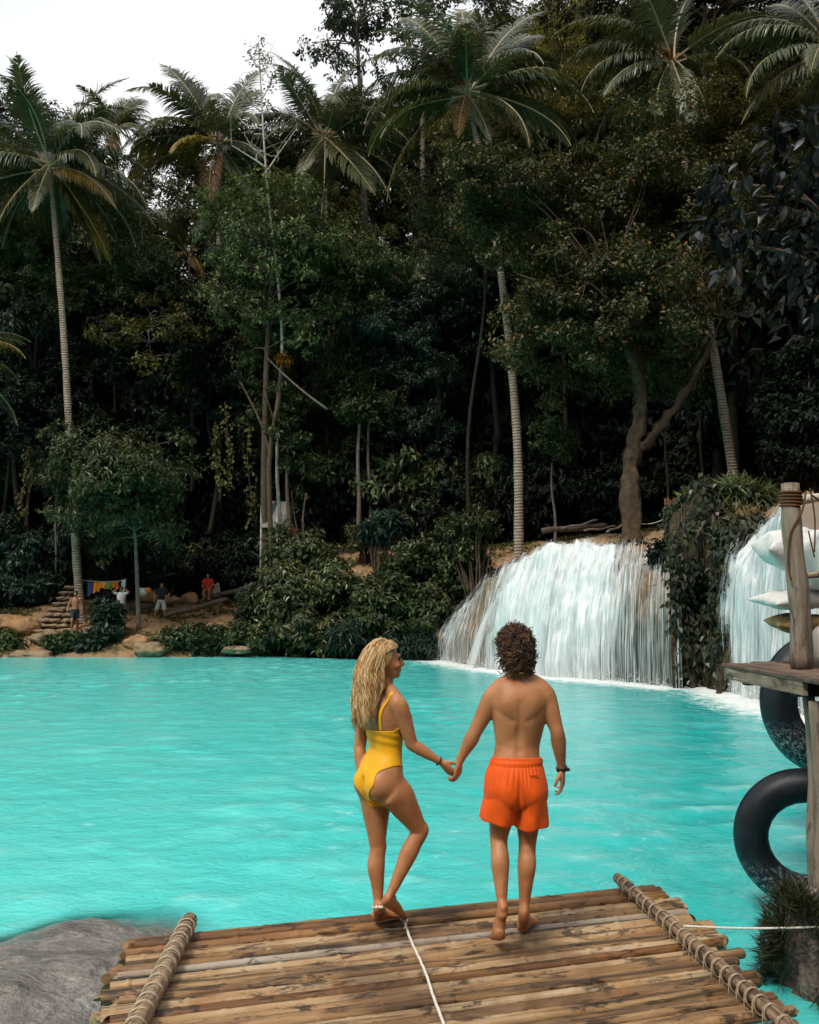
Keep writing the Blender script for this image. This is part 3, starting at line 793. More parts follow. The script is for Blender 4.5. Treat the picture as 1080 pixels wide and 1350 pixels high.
d += -.01 * np.exp(-((co[:, 0] - J(690, 1050).x - .12 * (hh - .6)) / .016) ** 2) * sstep(.3, .6, hh) * (1 - sstep(.75, 1, hh)) * (no[:, 1] < 0)
d += .012 * np.exp(-((co[:, 0] - J(663, 1030).x) / .05) ** 2 - ((hh - .5) / .2) ** 2) * (no[:, 1] < 0) + .012 * np.exp(-((co[:, 0] - J(700, 1030).x) / .05) ** 2 - ((hh - .5) / .2) ** 2) * (no[:, 1] < 0)
d += .004 * np.exp(-((hh - .03) / .03) ** 2) - .002 * np.exp(-((hh - .085) / .014) ** 2)
co += no * d[:, None]; shorts.vertices.foreach_set('co', co.ravel()); shorts.update()
shorts_o = put('swim_shorts', shorts, man); bpy.context.view_layer.update()
pk = MB()                                                           # welt of the back pocket and its side tag, on the cloth
sc_ = np.empty(len(shorts.vertices) * 3); shorts.vertices.foreach_get('co', sc_); sc_ = sc_.reshape(-1, 3); pts = []
for x in np.linspace(698.5, 711.5, 10):
    p_ = J(float(x), 1021 + (x - 698) * .12, -.13) - man.location; m_ = (np.abs(sc_[:, 0] - p_.x) < .012) & (np.abs(sc_[:, 2] - p_.z) < .012)
    pts.append(Vector((p_.x, sc_[m_, 1].min() - .001 if m_.any() else p_.y, p_.z)))
_k = np.polyfit([p.x for p in pts], [p.y for p in pts], 2)
for p in pts: p.y = float(np.polyval(_k, p.x)) - .0015
pk.tube(pts, (.0032), 6); po = link('pocket', pk.mesh('pocket', M_ORANGE), shorts_o)
# wrist band
wb = MB(); fr = (wrR - elR).normalized()
for k in (0, .013): wb.tube([wrR + fr * (k - .018), wrR + fr * (k - .009)], [(.032, .027)] * 2, 16, ref=X1)
wb.tube([wrR + Vector((.03, -.01, .012)), wrR + Vector((.036, -.012, -.004))], .009, 8)
put('bracelet', wb.mesh('bracelet', M_STRAPBLACK), man)
# curls
rg = np.random.default_rng(3); hb = MB()
hm = Matrix((Vector(hf).normalized().cross(Vector((0, 0, 1))).normalized(), Vector(hf).normalized(), Vector((0, 0, 1)))).transposed()
hb.ellipsoid(Pm(0, -.018, .028), (.083, .098, .092), hm, 24, 16); hb.ellipsoid(Pm(0, -.05, -.03), (.074, .06, .066), hm, 20, 12)
hb.ellipsoid(Pm(0, -.055, -.075), (.062, .045, .06), hm, 20, 12)
nc = 0
while nc < 1050:
    v = unit(rg.normal(size=3)); x, y, z = v
    if rg.random() < .38: z = rg.uniform(-1.25, .1); x, y = unit(np.array([x, y - .6]))
    if (y > .55 and z < .35) or (z < 0 and y > .12): continue
    nc += 1
    rad_ = 1 if z > 0 else (1 + .06 * min(1, -z * 2) - .22 * max(0, -z - .5))
    p = np.array([x * .085 * rad_, -.018 + y * .1 * rad_, .03 + z * (.098 if z > 0 else .118)]); p *= 1 + .15 * rg.random() ** 2
    rc = rg.uniform(.0065, .0135); turns = rg.uniform(1.1, 2.4); wire = rg.uniform(.0016, .0030); vv = np.array([x, y, max(z, -.2)])
    ax = unit(vv * .6 + rg.normal(size=3) * .6 + np.array([0, -.1, -.6]))
    a1 = unit(np.cross(ax, rg.normal(size=3))); a2 = np.cross(ax, a1); ln = rg.uniform(.02, .044); ph = rg.uniform(0, 6.28); pts = []
    for q in range(13):
        tt = q / 12; an_ = ph + turns * 2 * PI * tt; rr = rc * (1 - .35 * tt)
        pts.append(Pm(*(p + ax * ln * (tt - .3) + (a1 * math.cos(an_) + a2 * math.sin(an_)) * rr + vv * .006)))
    hb.tube(pts, [wire * s for s in (.6, .9, 1, 1, 1, 1, 1, 1, 1, .9, .8, .6, .3)], 5)
put('hair', hb.mesh('curly_hair', M_BROWN), man)

# ============================================================ the woman
YW = 5.10
J = lambda px, py, dy=0.: at(px, py, YW + dy)
woman = thing('person', 'blond woman in a yellow one-piece swimsuit standing on the bamboo raft', 'person', J(500, 1218))
yaw = R(54); rv = Vector((math.cos(yaw), -math.sin(yaw), 0)); fv = Vector((math.sin(yaw), math.cos(yaw), 0))     # her right, her front
mb = MB()
TR = lambda px, py, b=0., a=0.: J(px, py) + fv * b + rv * a
loft(mb, [(TR(503, 1050), .085, .08), (TR(503.5, 1040, -.008), .142, .112), (TR(504, 1025, -.012), .158, .120), (TR(505, 1010, -.006), .146, .104), (TR(506, 996, .004), .122, .088),
          (TR(507, 984, .008), .111, .082), (TR(507, 970, .006), .122, .093), (TR(506.5, 955, .004), .136, .104), (TR(505.5, 940, .0), .146, .104), (TR(504.5, 927, -.004), .146, .09),
          (TR(504, 918, -.006), .118, .072), (TR(504, 911, -.002), .07, .056), (TR(505, 903, .006), .049, .05), (TR(507, 886, .018), .047, .05)], ref=rv, sides=28)
for sg in (-1, 1): mb.ellipsoid(TR(507, 948, .085, .062 * sg), (.058, .055, .058))
hcW = J(507.5, 872, -.01); hfW = Vector((.96, .24, .06))
Pw = head(mb, hcW, hfW, (-.06, 0, 1), .96, True)
shL, shR = TR(504, 923, -.006, -.155), TR(505, 921, -.006, .16)
elR_, wrR_ = J(543, 981, -.09), J(583, 1006, -.06)
elL_, wrL_ = J(474.5, 985, .10), J(475, 1024, .03)
chestW = TR(505, 940)
loft(mb, [(shL, .036, .044), (TR(504, 914, -.004, -.08), .042, .05), (TR(504.5, 908, .002), .045, .052), (TR(505, 913, -.004, .085), .042, .05), (shR, .036, .044)], ref=fv, sides=16)
for sh, el, wr in ((shL, elL_, wrL_), (shR, elR_, wrR_)):
    mb.ellipsoid(lerp(sh, chestW, .08) + Vector((0, 0, -.004)), (.052, .055, .053)); mb.ellipsoid(lerp(sh, chestW, .5), (.065, .062, .06))
    loft(mb, [(sh + Vector((0, 0, .015)), .036, .04), (lerp(sh, el, .08), .049, .052), (lerp(sh, el, .28), .047, .049), (lerp(sh, el, .6), .041, .043), (lerp(sh, el, .88), .035, .037), (el, .034, .036),
              (lerp(el, wr, .22), .036, .036), (lerp(el, wr, .5), .030, .031), (lerp(el, wr, .82), .022, .021), (wr, .021, .018)], ref=(0, 1, 0), sides=16)
hipL, hipR = TR(503.5, 1036, 0, -.072), TR(505, 1034, .01, .075)
knL, anL = J(498, 1115, .06), J(498.5, 1196, .02)
knR, anR = J(554, 1095, .02), J(512.5, 1184, -.06)
for hip, kn, an, bk in ((hipL, knL, anL, -fv), (hipR, knR, anR, (-fv * .8 + Vector((0, 0, -.5))).normalized())):
    loft(mb, [(hip + bk * .02, .088, .098), (lerp(hip, kn, .2), .088, .096), (lerp(hip, kn, .45), .076, .082), (lerp(hip, kn, .72), .060, .063), (lerp(hip, kn, .93), .049, .051), (kn - bk * .004, .047, .050), (lerp(kn, an, .15) + bk * .004, .045, .049),
              (lerp(kn, an, .33) + bk * .012, .047, .053), (lerp(kn, an, .55) + bk * .005, .039, .042), (lerp(kn, an, .78), .031, .032), (lerp(kn, an, .94), .027, .029), (an, .028, .032), (lerp(kn, an, 1.07), .029, .038), (lerp(kn, an, 1.12), .022, .03)], ref=rv, sides=18)
mb.ellipsoid(TR(503, 1031, -.058, .066), (.08, .078, .09)); mb.ellipsoid(TR(503, 1032, -.058, -.066), (.08, .078, .09))
hl = on_z(489, 1218, zr); foot(mb, anL, hl + Vector((.01, .02, 0)), hl + Vector((.19, .13, 0)), (0, 0, 1), (-.5, -.8, 0) if False else (.5, -.85, 0), .9)
hR = J(503, 1194, -.075); tR = on_z(536, 1214, zr + .006); foot(mb, anR, hR, tR, (.35, .1, 1), (-.45, .85, 0), .88)
hand(mb, wrR_, (.72, .03, -.7), (.45, .55, .3), 1, .92, (.7, .8, .85, .9), wr=.02)
hand(mb, wrL_, (-.06, -.35, -1), (.9, .25, 0), -1, .9, (.4, .5, .55, .6), wr=.02)
bm = [('l', TR(500, 940, -.1), TR(504, 1010, -.1), .016, -.008, tuple(-fv)), ('p', TR(505, 938, -.09, .075), (.05, .05, .06), .007), ('p', TR(505, 938, -.09, -.075), (.05, .05, .06), .007),
      ('l', TR(503, 1022, -.13), TR(503, 1052, -.1), .012, -.02, tuple(-fv))]
bm = [(b[0], tuple(b[1]), *[tuple(x) if isinstance(x, Vector) else x for x in b[2:]]) for b in bm]
me_w = skin_mesh(mb, 'woman_body', .005, 9, bumps=bm, spots=[(anL, (.06, .07, .06), 40), (anR, (.06, .07, .07), 40), (shL, (.08, .08, .08), 40), (shR, (.08, .08, .08), 40), (TR(504, 1034), (.22, .22, .16), 60), (J(517, 1048), (.16, .16, .12), 60), (J(500, 1056), (.13, .15, .10), 60)])
# one-piece: below the bust line, above the high leg openings
O = np.array(TR(505, 1000)); fvn, rvn = np.array(fv), np.array(rv)
zl = lambda py: J(505, py).z
def loc(co): q = co - O; return q @ rvn, q @ fvn, co[:, 2]
def g_top(co):
    a, b, z = loc(co); top = zl(960) + np.clip(b + .02, 0, .14) * .9; return top - z
_bezcut = bezpts(list(zip([-.16, -.145, -.13, -.11, -.075, 0, .08, .14], [zl(1056), zl(1043), zl(1029), zl(1017), zl(1009), zl(1005), zl(1012), zl(1030)])), 80)
def g_leg(co):
    a, b, z = loc(co)
    bk, zk = np.array(_bezcut).T; cut = np.interp(b, bk, zk) if True else np.interp(b, [-.155, -.145, -.13, -.11, -.075, 0, .08, .14], [zl(1052), zl(1041), zl(1027), zl(1016), zl(1009), zl(1006), zl(1012), zl(1030)])
    inner = zl(1062)
    wgt = sstep(.02, .085, np.abs(a)); lim = inner * (1 - wgt) + cut * wgt
    return z - lim
def g_arm(co):
    dist = []
    for sh, el, wr in ((shL, elL_, wrL_), (shR, elR_, wrR_)):
        dd = 9.
        for p, q in ((sh, el), (el, wr)):
            p, q = np.array(p), np.array(q); ab = q - p; tt = np.clip(((co - p) @ ab) / (ab @ ab), 0, 1); dd = np.minimum(dd, np.linalg.norm(co - p - tt[:, None] * ab, axis=1))
        dist.append(dd)
    a, b, z = loc(co)
    up = sstep(zl(1005), zl(985), z); core = np.hypot(a / (.155 * up + .2 * (1 - up)), b / (.135 * up + .19 * (1 - up)))
    arm = np.where((z < zl(958)) & (np.abs(a) > np.where(z > zl(1000), .10, .14)), np.min(dist, 0) - .05, .1)
    pa = np.array(elL_); dl = 9.
    for pa, pb in ((shL, elL_), (elL_, wrL_), (wrL_, wrL_ + Vector((0, -.06, -.17)))):
        pa, pb = np.array(pa), np.array(pb); ab = pb - pa; tt = np.clip(((co - pa) @ ab) / (ab @ ab), 0, 1); dl = np.minimum(dl, np.linalg.norm(co - pa - tt[:, None] * ab, axis=1))
    arm = np.where(z < zl(965), np.minimum(arm, dl - .043), arm)
    return np.minimum(1.03 - core, arm)
suit = clip_shell(me_w, [g_top, g_leg, g_arm], 'swimsuit', M_YELLOW, .0026)
n = len(suit.vertices); co = np.empty(n * 3); suit.vertices.foreach_get('co', co); co = co.reshape(-1, 3); suit.update()
no = np.empty(n * 3); suit.vertices.foreach_get('normal', no); no = no.reshape(-1, 3)
q = (co[:, 2] - zl(985)) / (zl(955) - zl(985))
co += no * (.0022 * np.sin(q * 17 + co[:, 0] * 30) * np.exp(-((q - .55) / .5) ** 2) + .002 * np.exp(-((co[:, 2] - zl(961)) / .006) ** 2))[:, None]
suit.vertices.foreach_set('co', co.ravel()); suit.update()
put('body', me_w, woman)
suit_o = put('swimsuit', suit, woman, .0022)
def snap(p, off=.004):
    """closest point of her body, lifted off the skin"""
    q = Vector(p) - woman.location; ok, c_, n_, _ = body_w.closest_point_on_mesh(q); return c_ + n_ * off, n_
body_w = [c for c in woman.children if c.name.startswith('body')][0]
bpy.context.view_layer.update()
for a_ in (.118, -.085):
    sb_ = MB(); ctrl = [TR(505, 963, -.12, a_ * .95), TR(505, 945, -.12, a_), TR(505, 930, -.10, a_ * 1.02), TR(505, 917, -.06, a_ * 1.08), TR(505, 912, 0, a_ * 1.1), TR(505, 922, .08, a_ * 1.05), TR(505, 938, .12, a_)]
    pts = []; nn = []
    for p in bezp(ctrl, 40):
        c_, n_ = snap(p, .003); pts.append(c_); nn.append(n_)
    for _ in range(3): pts = [pts[0]] + [(pts[i - 1] + pts[i] * 2 + pts[i + 1]) / 4 for i in range(1, len(pts) - 1)] + [pts[-1]]
    sb_.tube(pts, [(.003, .0095)] * 40, 10, True, 0, nn); o = sb_.build('shoulder_strap', M_YELLOW, suit_o)
# anklet of two white beads on a cord, thin bracelet
ab_ = MB(); an = knL + (anL - knL) * .985
ring = [an + Vector((.036 * math.cos(x), .04 * math.sin(x), -.006 * math.sin(x) + .0)) for x in np.linspace(0, 2 * PI, 25)]
ab_.tube(ring, .003, 6)
for dx in (-.014, .002, .016): ab_.ellipsoid(an + Vector((dx + .008, -.039, .008)), .0088)
put('anklet', ab_.mesh('anklet', M_BEAD), woman)
bb = MB(); fr = (wrR_ - elR_).normalized(); c0 = wrR_ - fr * .022; u_ = fr.orthogonal().normalized(); w_ = fr.cross(u_)
bb.tube([c0 + (u_ * math.cos(x) + w_ * math.sin(x)) * .0245 for x in np.linspace(0, 2 * PI, 22)], .0035, 6)
put('bracelet', bb.mesh('bracelet', M_STRAPBLACK), woman)
# eye and brow on the side of the face one sees
eb = MB(); fW = hfW.normalized()
M_EYE = plain('dark_eye', (.04, .025, .018), .2, .5, 5, .1, 0)
for sg in (-1, 1):
    eb = MB(); eb.ellipsoid(Pw(sg * .03, .0815, .012), .0095); put('eye', eb.mesh('eye', M_EYE), woman)
# hair: long waves down to the middle of the back
rg = np.random.default_rng(8); hb = MB(); uW = Vector((-.06, 0, 1)); uW = (uW - fW * uW.dot(fW)).normalized(); rW = fW.cross(uW)
hm = Matrix((rW, fW, uW)).transposed()
hb.ellipsoid(Pw(0, -.024, .03), (.077, .088, .085), hm, 24, 16)
loft(hb, [(Pw(0, -.05, .05), .06, .05), (Pw(0, -.055, -.03), .066, .048), (Pw(0, -.06, -.11), .068, .042), (J(500, 912, -.02), .05, .03), (J(498, 924, -.03), .03, .016)], ref=rW, sides=18)
headc = np.array(Pw(0, -.015, .02)); HM = np.array(hm)
tors = [(np.array(TR(505, y)), a, b) for y, a, b in ((905, .07, .07), (918, .15, .085), (930, .165, .10), (945, .155, .112), (960, .145, .11), (975, .13, .10))]
def push(p, lay):
    q = HM.T @ (p - headc); e = np.array([.079, .094, .09]) * .95 + lay; k = np.linalg.norm(q / e)
    if k < 1: p = headc + HM @ (q / k)
    for c0, a, b in tors:
        if abs(p[2] - c0[2]) < .05:
            d = p - c0; da, db = d @ rvn, d @ fvn; k = math.hypot(da / (a * .9 + lay), db / (b + lay))
            if k < 1 and db < .02:
                db2 = -math.sqrt(max(0, 1 - min(1, (da / (a * .9 + lay)) ** 2))) * (b + lay); p = p + fvn * (db2 - db) * .7
    q = HM.T @ (p - headc)
    if -.2 < q[2] < .055 and q[1] > -.012: q[1] -= (q[1] + .012) * .45; p = headc + HM @ q
    return p
nl = 0
while nl < 110:
    v = unit(rg.normal(size=3)); x, y, z = v
    if z < -.1 or (y > .72 and z < .66): continue
    if (y > .0 and z < .5) or y > .62: continue
    nl += 1; lay0 = rg.uniform(.0, .017); side = 1 if x >= 0 else -1
    ln0 = rg.uniform(.32, .44) * (1.0 if y < .3 else .88); st = 30; ph0 = rg.uniform(0, 6.28); wl0 = rg.uniform(2.4, 3.8); amp0 = rg.uniform(.007, .016)
    for c_ in range(22):
        lay = max(0, lay0 + rg.normal(0, .004)); v2 = unit(v + rg.normal(0, .09, 3)); x, y, z = v2; ln = ln0 * rg.uniform(.9, 1.05)
        p = headc + HM @ (np.array([x * .083, y * .1, z * .094]) * (1.0 + lay * 3)); pts = []
        vel = unit(HM @ np.array([x * .9, y * .5 - .9, .2 + z * .1]))
        for k in range(st):
            tt = k / (st - 1); pts.append(p.copy())
            back = -np.array(fvn) * .05
            g_ = np.array([0, 0, -1.]) + back * (1 - tt) + (HM @ np.array([side * .07 * (tt < .35), -.3 * (tt < .25), 0]))
            vel = unit(vel * .62 + g_ * .42); p = push(p + vel * ln / st, .006 + lay)
        ph = ph0 + rg.normal(0, .5); wl = wl0 * rg.uniform(.94, 1.06); amp = amp0 * rg.uniform(.7, 1.2); q2 = np.array([.75, -.3, 0]); out = []
        for k, p_ in enumerate(pts):
            tt = k / (st - 1); w2 = amp * sstep(.12, .5, tt); aa = ph + tt * wl * 2 * PI
            out.append(p_ + q2 * w2 * math.sin(aa) - fvn * w2 * .35 * (1 + math.cos(aa)))
        wd = rg.uniform(.0011, .0023); rad = [(wd * min(1, .5 + 3 * k / st) * (1 if k < st * .6 else 1 - .8 * (k - st * .6) / (st * .4)), .0013) for k in range(st)]
        hb.tube([Vector(o_) for o_ in out], rad, 4, True, 0, [tuple(np.cross(HM @ v2, [0, 0, 1.]) + np.array([.01, .02, 0])) for _ in range(st)])
put('hair', hb.mesh('wavy_hair', M_BLOND), woman)
# ------------------------------------------------------------------ weathered timber and bamboo
def wood(name, stops, stain_shade=(.02, .012, .008), axis_=0, rough=.7, wet=0., orange=None):
    t = NT(name); oi = t.n('ObjectInfo'); co = t.n('TexCoord').outputs['Object']
    ad = t.n('VectorMath', operation='ADD'); t.l(co, ad.inputs[0])
    cb = t.n('CombineXYZ'); r_ = t.math('MULTIPLY', oi.outputs['Random'], 37.)
    for i in range(3): t.l(r_, cb.inputs[i])
    t.l(cb.outputs[0], ad.inputs[1])
    sc = [9., 9., 9.]; sc[axis_] = .9
    mp = t.n('Mapping'); t.l(ad.outputs[0], mp.inputs['Vector']); mp.inputs['Scale'].default_value = sc
    n1 = t.noise(2.2, 6, .65, mp.outputs[0], .3); n2 = t.noise(3.2, 5, .6, ad.outputs[0]); n3 = t.noise(70, 3, .6, mp.outputs[0])
    k = t.math('ADD', n1, t.math('MULTIPLY', t.math('SUBTRACT', oi.outputs['Random'], .5), .5))
    c = t.ramp(k, stops)
    if orange: c = t.mix(t.val(n2, .54, .68, 0, .75), c, orange)
    sc2 = [5., 5., 5.]; sc2[axis_] = 1.3
    mp2 = t.n('Mapping'); t.l(ad.outputs[0], mp2.inputs['Vector']); mp2.inputs['Scale'].default_value = sc2
    n4 = t.noise(2.6, 6, .72, mp2.outputs[0], .6)
    c = t.mix(t.val(n3, .3, .6, .35, 0), c, stain_shade)
    c = t.mix(t.val(n4, .53, .6, 0, .85), c, stain_shade)
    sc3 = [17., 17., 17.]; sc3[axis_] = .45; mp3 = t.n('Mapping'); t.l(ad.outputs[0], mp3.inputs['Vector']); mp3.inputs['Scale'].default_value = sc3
    n6 = t.noise(1.6, 5, .62, mp3.outputs[0], .25); c = t.mix(t.val(n6, .53, .63, 0, .78), c, stain_shade)  # long dark streaks painted in for the shaded gaps between raft poles
    n5 = t.noise(1.1, 4, .6, t.pos(src='World')); c = t.mix(t.val(n5, .5, .66, 0, .6), c, t.mix(.5, stain_shade, (.09, .045, .02)))
    t.p(Base_Color=c, Roughness=t.val(n4, .45, .7, rough, rough - .25), Specular_IOR_Level=.4,
        Normal=t.bump(t.math('ADD', n1, t.math('MULTIPLY', n3, .35)), .45, .012))
    return t.m
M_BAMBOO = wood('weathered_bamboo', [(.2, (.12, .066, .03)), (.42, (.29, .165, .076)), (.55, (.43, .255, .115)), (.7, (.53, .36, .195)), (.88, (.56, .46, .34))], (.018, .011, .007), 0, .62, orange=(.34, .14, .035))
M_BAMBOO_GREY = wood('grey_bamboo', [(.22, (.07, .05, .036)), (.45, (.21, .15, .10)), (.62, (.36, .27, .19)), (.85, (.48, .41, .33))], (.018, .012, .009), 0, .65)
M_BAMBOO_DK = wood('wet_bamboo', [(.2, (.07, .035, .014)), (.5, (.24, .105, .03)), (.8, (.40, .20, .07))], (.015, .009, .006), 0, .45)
M_UNDER = plain('gap_shade_bamboo', (.035, .024, .015), .6, .3, 8, .4)  # near-black, so the gaps between the raft poles go dark
M_HOLLOW = plain('bamboo_hollow', (.018, .012, .008), .9, .1, 20, .2, 0)
M_POLE = wood('lashed_pole_wood', [(.2, (.16, .10, .06)), (.5, (.36, .24, .145)), (.8, (.50, .37, .25))], (.05, .03, .02), 0, .65)
M_TWINE = plain('pale_twine', (.42, .34, .24), .85, .1, 60, .3, .3, .002)
M_ROPE = plain('white_rope', (.72, .68, .6), .8, .2, 90, .25, .5, .003)

def axis_obj(name, me, a, b, parent, roll=0.):
    """mesh modelled along +X from the origin, laid from a to b (place coordinates)"""
    a, b = Vector(a), Vector(b); o = link(name, me, parent)
    x = (b - a).normalized(); z = Vector((0, 0, 1)) if abs(x.z) < .95 else Vector((0, 1, 0)); y = z.cross(x).normalized(); z = x.cross(y)
    M = Matrix((x, y, z)).transposed() @ Matrix.Rotation(roll, 3, 'X')
    o.rotation_euler = M.to_euler(); o.location = a - (parent.location if parent else Vector())
    return o

def bamboo(L, r, rng, seg=.36, bend=.02, taper=.12, mats=None):
    mb = MB(); xs_ = [0.]; nodes = []; x = rng.uniform(.05, seg)
    while x < L - .03: nodes.append(x); x += seg * rng.uniform(.8, 1.2)
    st = sorted(set([0, L] + [n + d for n in nodes for d in (-.022, -.006, .006, .022) if 0 < n + d < L] + list(np.arange(.1, L, .12))))
    b1, b2, ph = rng.normal(0, bend), rng.normal(0, bend * .6), rng.uniform(0, 6)
    pts, rad = [], []
    for q in st:
        d = min([abs(q - n) for n in nodes] or [1]); rr = r * (1 - taper * q / L) * (1.075 if d < .008 else (.975 if d < .025 else 1.0))
        e = math.sin(PI * q / L); pts.append((q, b1 * e + (.4 * bend) * math.sin(q * 2.1 + ph), b2 * e + (.4 * bend) * math.sin(q * 1.7 + ph * 2))); rad.append(rr)
    mb.tube(pts, rad, 14, False, 0, (0, 1, 0))
    for end, nx in ((0, pts[1]), (-1, pts[-2])):            # hollow cut ends
        p = Vector(pts[end]); d = (Vector(nx) - p).normalized(); rr = rad[end]
        mb.tube([p, p, p + d * .05], [rr, rr * .76, rr * .74], 14, False, 0, (0, 1, 0))
        c_ = p + d * .05; ring = [c_ + Vector((0, math.cos(a) * rr * .74, math.sin(a) * rr * .74)) for a in np.linspace(0, 2 * PI, 15)[:-1]]
        mb.add(ring, [tuple(range(14))], 1)
    return mb.mesh('bamboo_pole', mats or [M_BAMBOO, M_HOLLOW])

# ------------------------------------------------------------------ the raft
rg = np.random.default_rng(21); ZR = .335
A0, B0 = on_z(175, 1232, ZR), on_z(846, 1164, ZR)              # ends of the far pole
u_ = (B0 - A0).normalized(); v_ = Vector((u_.y, -u_.x, 0))      # along the poles, towards the camera
if v_.y > 0: v_ = -v_
raft = thing('bamboo_raft', 'weathered bamboo raft of thick round poles lashed under two cross poles', 'raft', (A0 + B0) / 2 + Vector((0, 0, -.3)))
pos = 0.; k = 0; LEFT = []
rows = []
while pos < 3.1:
    r = rg.choice([.026, .032, .038, .044, .054], p=[.22, .3, .25, .15, .08])
    if k in (3,): r = .058
    if k == 0: r = .038
    pos += r; rows.append((pos, r)); pos += r + rg.uniform(.006, .02); k += 1
for k, (d, r) in enumerate(rows):
    la = -.03 + .15 * d + rg.uniform(-.06, .07) + (.05 if k == 0 else 0); ra = .13 - .23 * d + rg.uniform(-.06, .09)
    sk = rg.normal(0, .012)
    a = A0 + v_ * (d - .05 + sk) - u_ * la; b = B0 + v_ * (d - .05 - sk) + u_ * ra
    z = ZR - r - .004 - (.02 if k == 0 else 0) + rg.uniform(-.008, .002)
    a.z = z; b.z = z
    if rg.random() < .5: pa, pb = a, b
    else: pa, pb = b, a
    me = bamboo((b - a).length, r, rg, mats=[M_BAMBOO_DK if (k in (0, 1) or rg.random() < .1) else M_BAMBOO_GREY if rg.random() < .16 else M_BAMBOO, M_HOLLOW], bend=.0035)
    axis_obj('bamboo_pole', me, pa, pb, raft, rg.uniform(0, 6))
for k, d in enumerate(np.arange(.05, 3.1, .125)):                    # dark layer of poles added beneath to block bright water in the gaps
    a = A0 + v_ * (d - .02) + u_ * .12; b = B0 + v_ * (d - .02) - u_ * (.2 + .2 * d); a.z = b.z = ZR - .165
    axis_obj('gap_block_pole', bamboo((b - a).length, .058, rg, mats=[M_UNDER, M_HOLLOW], bend=.005), a, b, raft)
for t_ in (.18, .5, .82):
    a = A0 * (1 - t_) + B0 * t_ + v_ * .02; b = a + v_ * 2.9; a.z = b.z = ZR - .28
    axis_obj('bearer_pole', bamboo(2.9, .06, rg), a, b, raft)
for (p, q, r, tight) in ((on_z(251, 1212, ZR + .04), on_z(183, 1345, ZR + .03), .043, True), (on_z(815, 1157, ZR + .05), on_z(1034, 1350, ZR + .04), .034, False)):
    d = (q - p).normalized(); q = p + d * 3.05; L = (q - p).length
    me = bamboo(L, r, rg, .33, .008, .05, [M_POLE, M_HOLLOW]); cpo = axis_obj('cross_pole', me, p, q, raft)
    tw = MB()
    if tight:                                                    # wound all along with strips
        n = 700; tw.tube([(x, math.cos(x * 2 * PI / .028 * .55) * (r + .003), math.sin(x * 2 * PI / .028 * .55) * (r + .002)) for x in np.linspace(.02, L - .02, n * 2)], .0026, 5)
    x = .1
    for k, (dd, rr) in enumerate(rows[1:]):
        xx = max(.05, dd / max(.5, abs(d.dot(v_)))) + (-.02 if tight else -.04)
        if xx > L - .05: break
        ring = []
        for a_ in np.linspace(0, 4 * PI, 33):
            sk = .012 * math.sin(a_ * .5); ring.append((xx + sk + .006 * a_ / PI, math.cos(a_) * (r + .004 + .0015 * math.sin(a_ * 3)), math.sin(a_) * (r + .004) - .012 * max(0, -math.sin(a_))))
        if tight: tw.tube(ring, .005, 5); continue
        tw = MB(); tw.tube(ring, .0028, 5)
        tw.tube([(xx, -r - .003, 0), (xx + .004, -r - .006, -.04), (xx + .012, -r + .004, -.085)], .0025, 5); tw.tube([(xx + .012, r + .003, 0), (xx + .014, r + .006, -.04), (xx + .006, r - .004, -.09)], .0025, 5); tw.build('twine_lashing', M_TWINE, cpo)
    if tight: tw.build('twine_lashing', M_TWINE, cpo)
# white rope lying on the poles, knotted near her foot
rp = MB(); pts = [on_z(x, y, ZR + .006) for x, y in ((533, 1217), (541, 1240), (553, 1266), (563, 1290), (572, 1318), (584, 1350), (600, 1400))]
pts = bezp(pts, 60); base_p = pts[0].copy()
for i, p in enumerate(pts): p.z = ZR + .0165 + .002 * math.sin(i * 1.3)
rp.tube(pts, .0075, 8)
kn_ = [pts[0] + Vector((.018 * math.cos(a) , .02 * math.sin(a), .008 + .006 * math.sin(2 * a))) for a in np.linspace(0, 5 * PI, 40)]
rp.tube(kn_, .006, 6); rp.tube(bezp([pts[0], pts[0] + Vector((.012, -.06, .004)), pts[0] + Vector((.0, -.12, .002))], 10), .006, 6)
ro = thing('rope', 'white rope lying across the bamboo raft from the feet of the woman', 'rope', base_p); put('strand', rp.mesh('rope', M_ROPE), ro)
rp = MB(); a = on_z(822, 1219, ZR + .05); b = at(1100, 1221, 5.1); b0 = at(934, 1220.5, (a.y + 4.6) / 2)
a = Vector((on_z(905, 1221, ZR + .05))); pts = [a + (b - a) * t_ + Vector((0, 0, -.012 * math.sin(PI * t_))) for t_ in np.linspace(0, 1, 40)]
rp.tube(pts, .0062, 8)
cpd = [c for c in raft.children if c.name.startswith('cross_pole')][1]
rp.tube(bezp([a, a + Vector((-.06, .01, -.01)), on_z(886, 1219, ZR + .06)], 10), .006, 6)
ro = thing('mooring_rope', 'taut white rope running from the raft to the grassy rock beside it', 'rope', a); put('strand', rp.mesh('mooring_rope', M_ROPE), ro)

# ------------------------------------------------------------------ the timber platform at the water's edge
M_DECK = wood('grey_brown_planks', [(.2, (.09, .06, .042)), (.5, (.24, .165, .115)), (.8, (.42, .32, .24))], (.045, .028, .02), 0, .75)
M_POST = wood('bare_grey_post', [(.2, (.14, .105, .078)), (.5, (.27, .215, .165)), (.8, (.42, .35, .28))], (.09, .065, .045), 0, .8)
M_DKWOOD = wood('dark_wet_timber', [(.2, (.012, .009, .006)), (.5, (.04, .026, .017)), (.8, (.09, .06, .04))], (.01, .007, .005), 0, .8)
M_CORD = plain('brown_cord', (.13, .055, .022), .8, .2, 60, .3, .4, .003)
ZD = 1.72
Tp = on_z(955, 875, ZD); Fp = on_z(1080, 897, ZD); Bp = on_z(1049, 866, ZD)
plat = thing('timber_platform', 'rough timber platform on poles over the water, stacked with sacks', 'platform', (3.0, 6.3, 0))
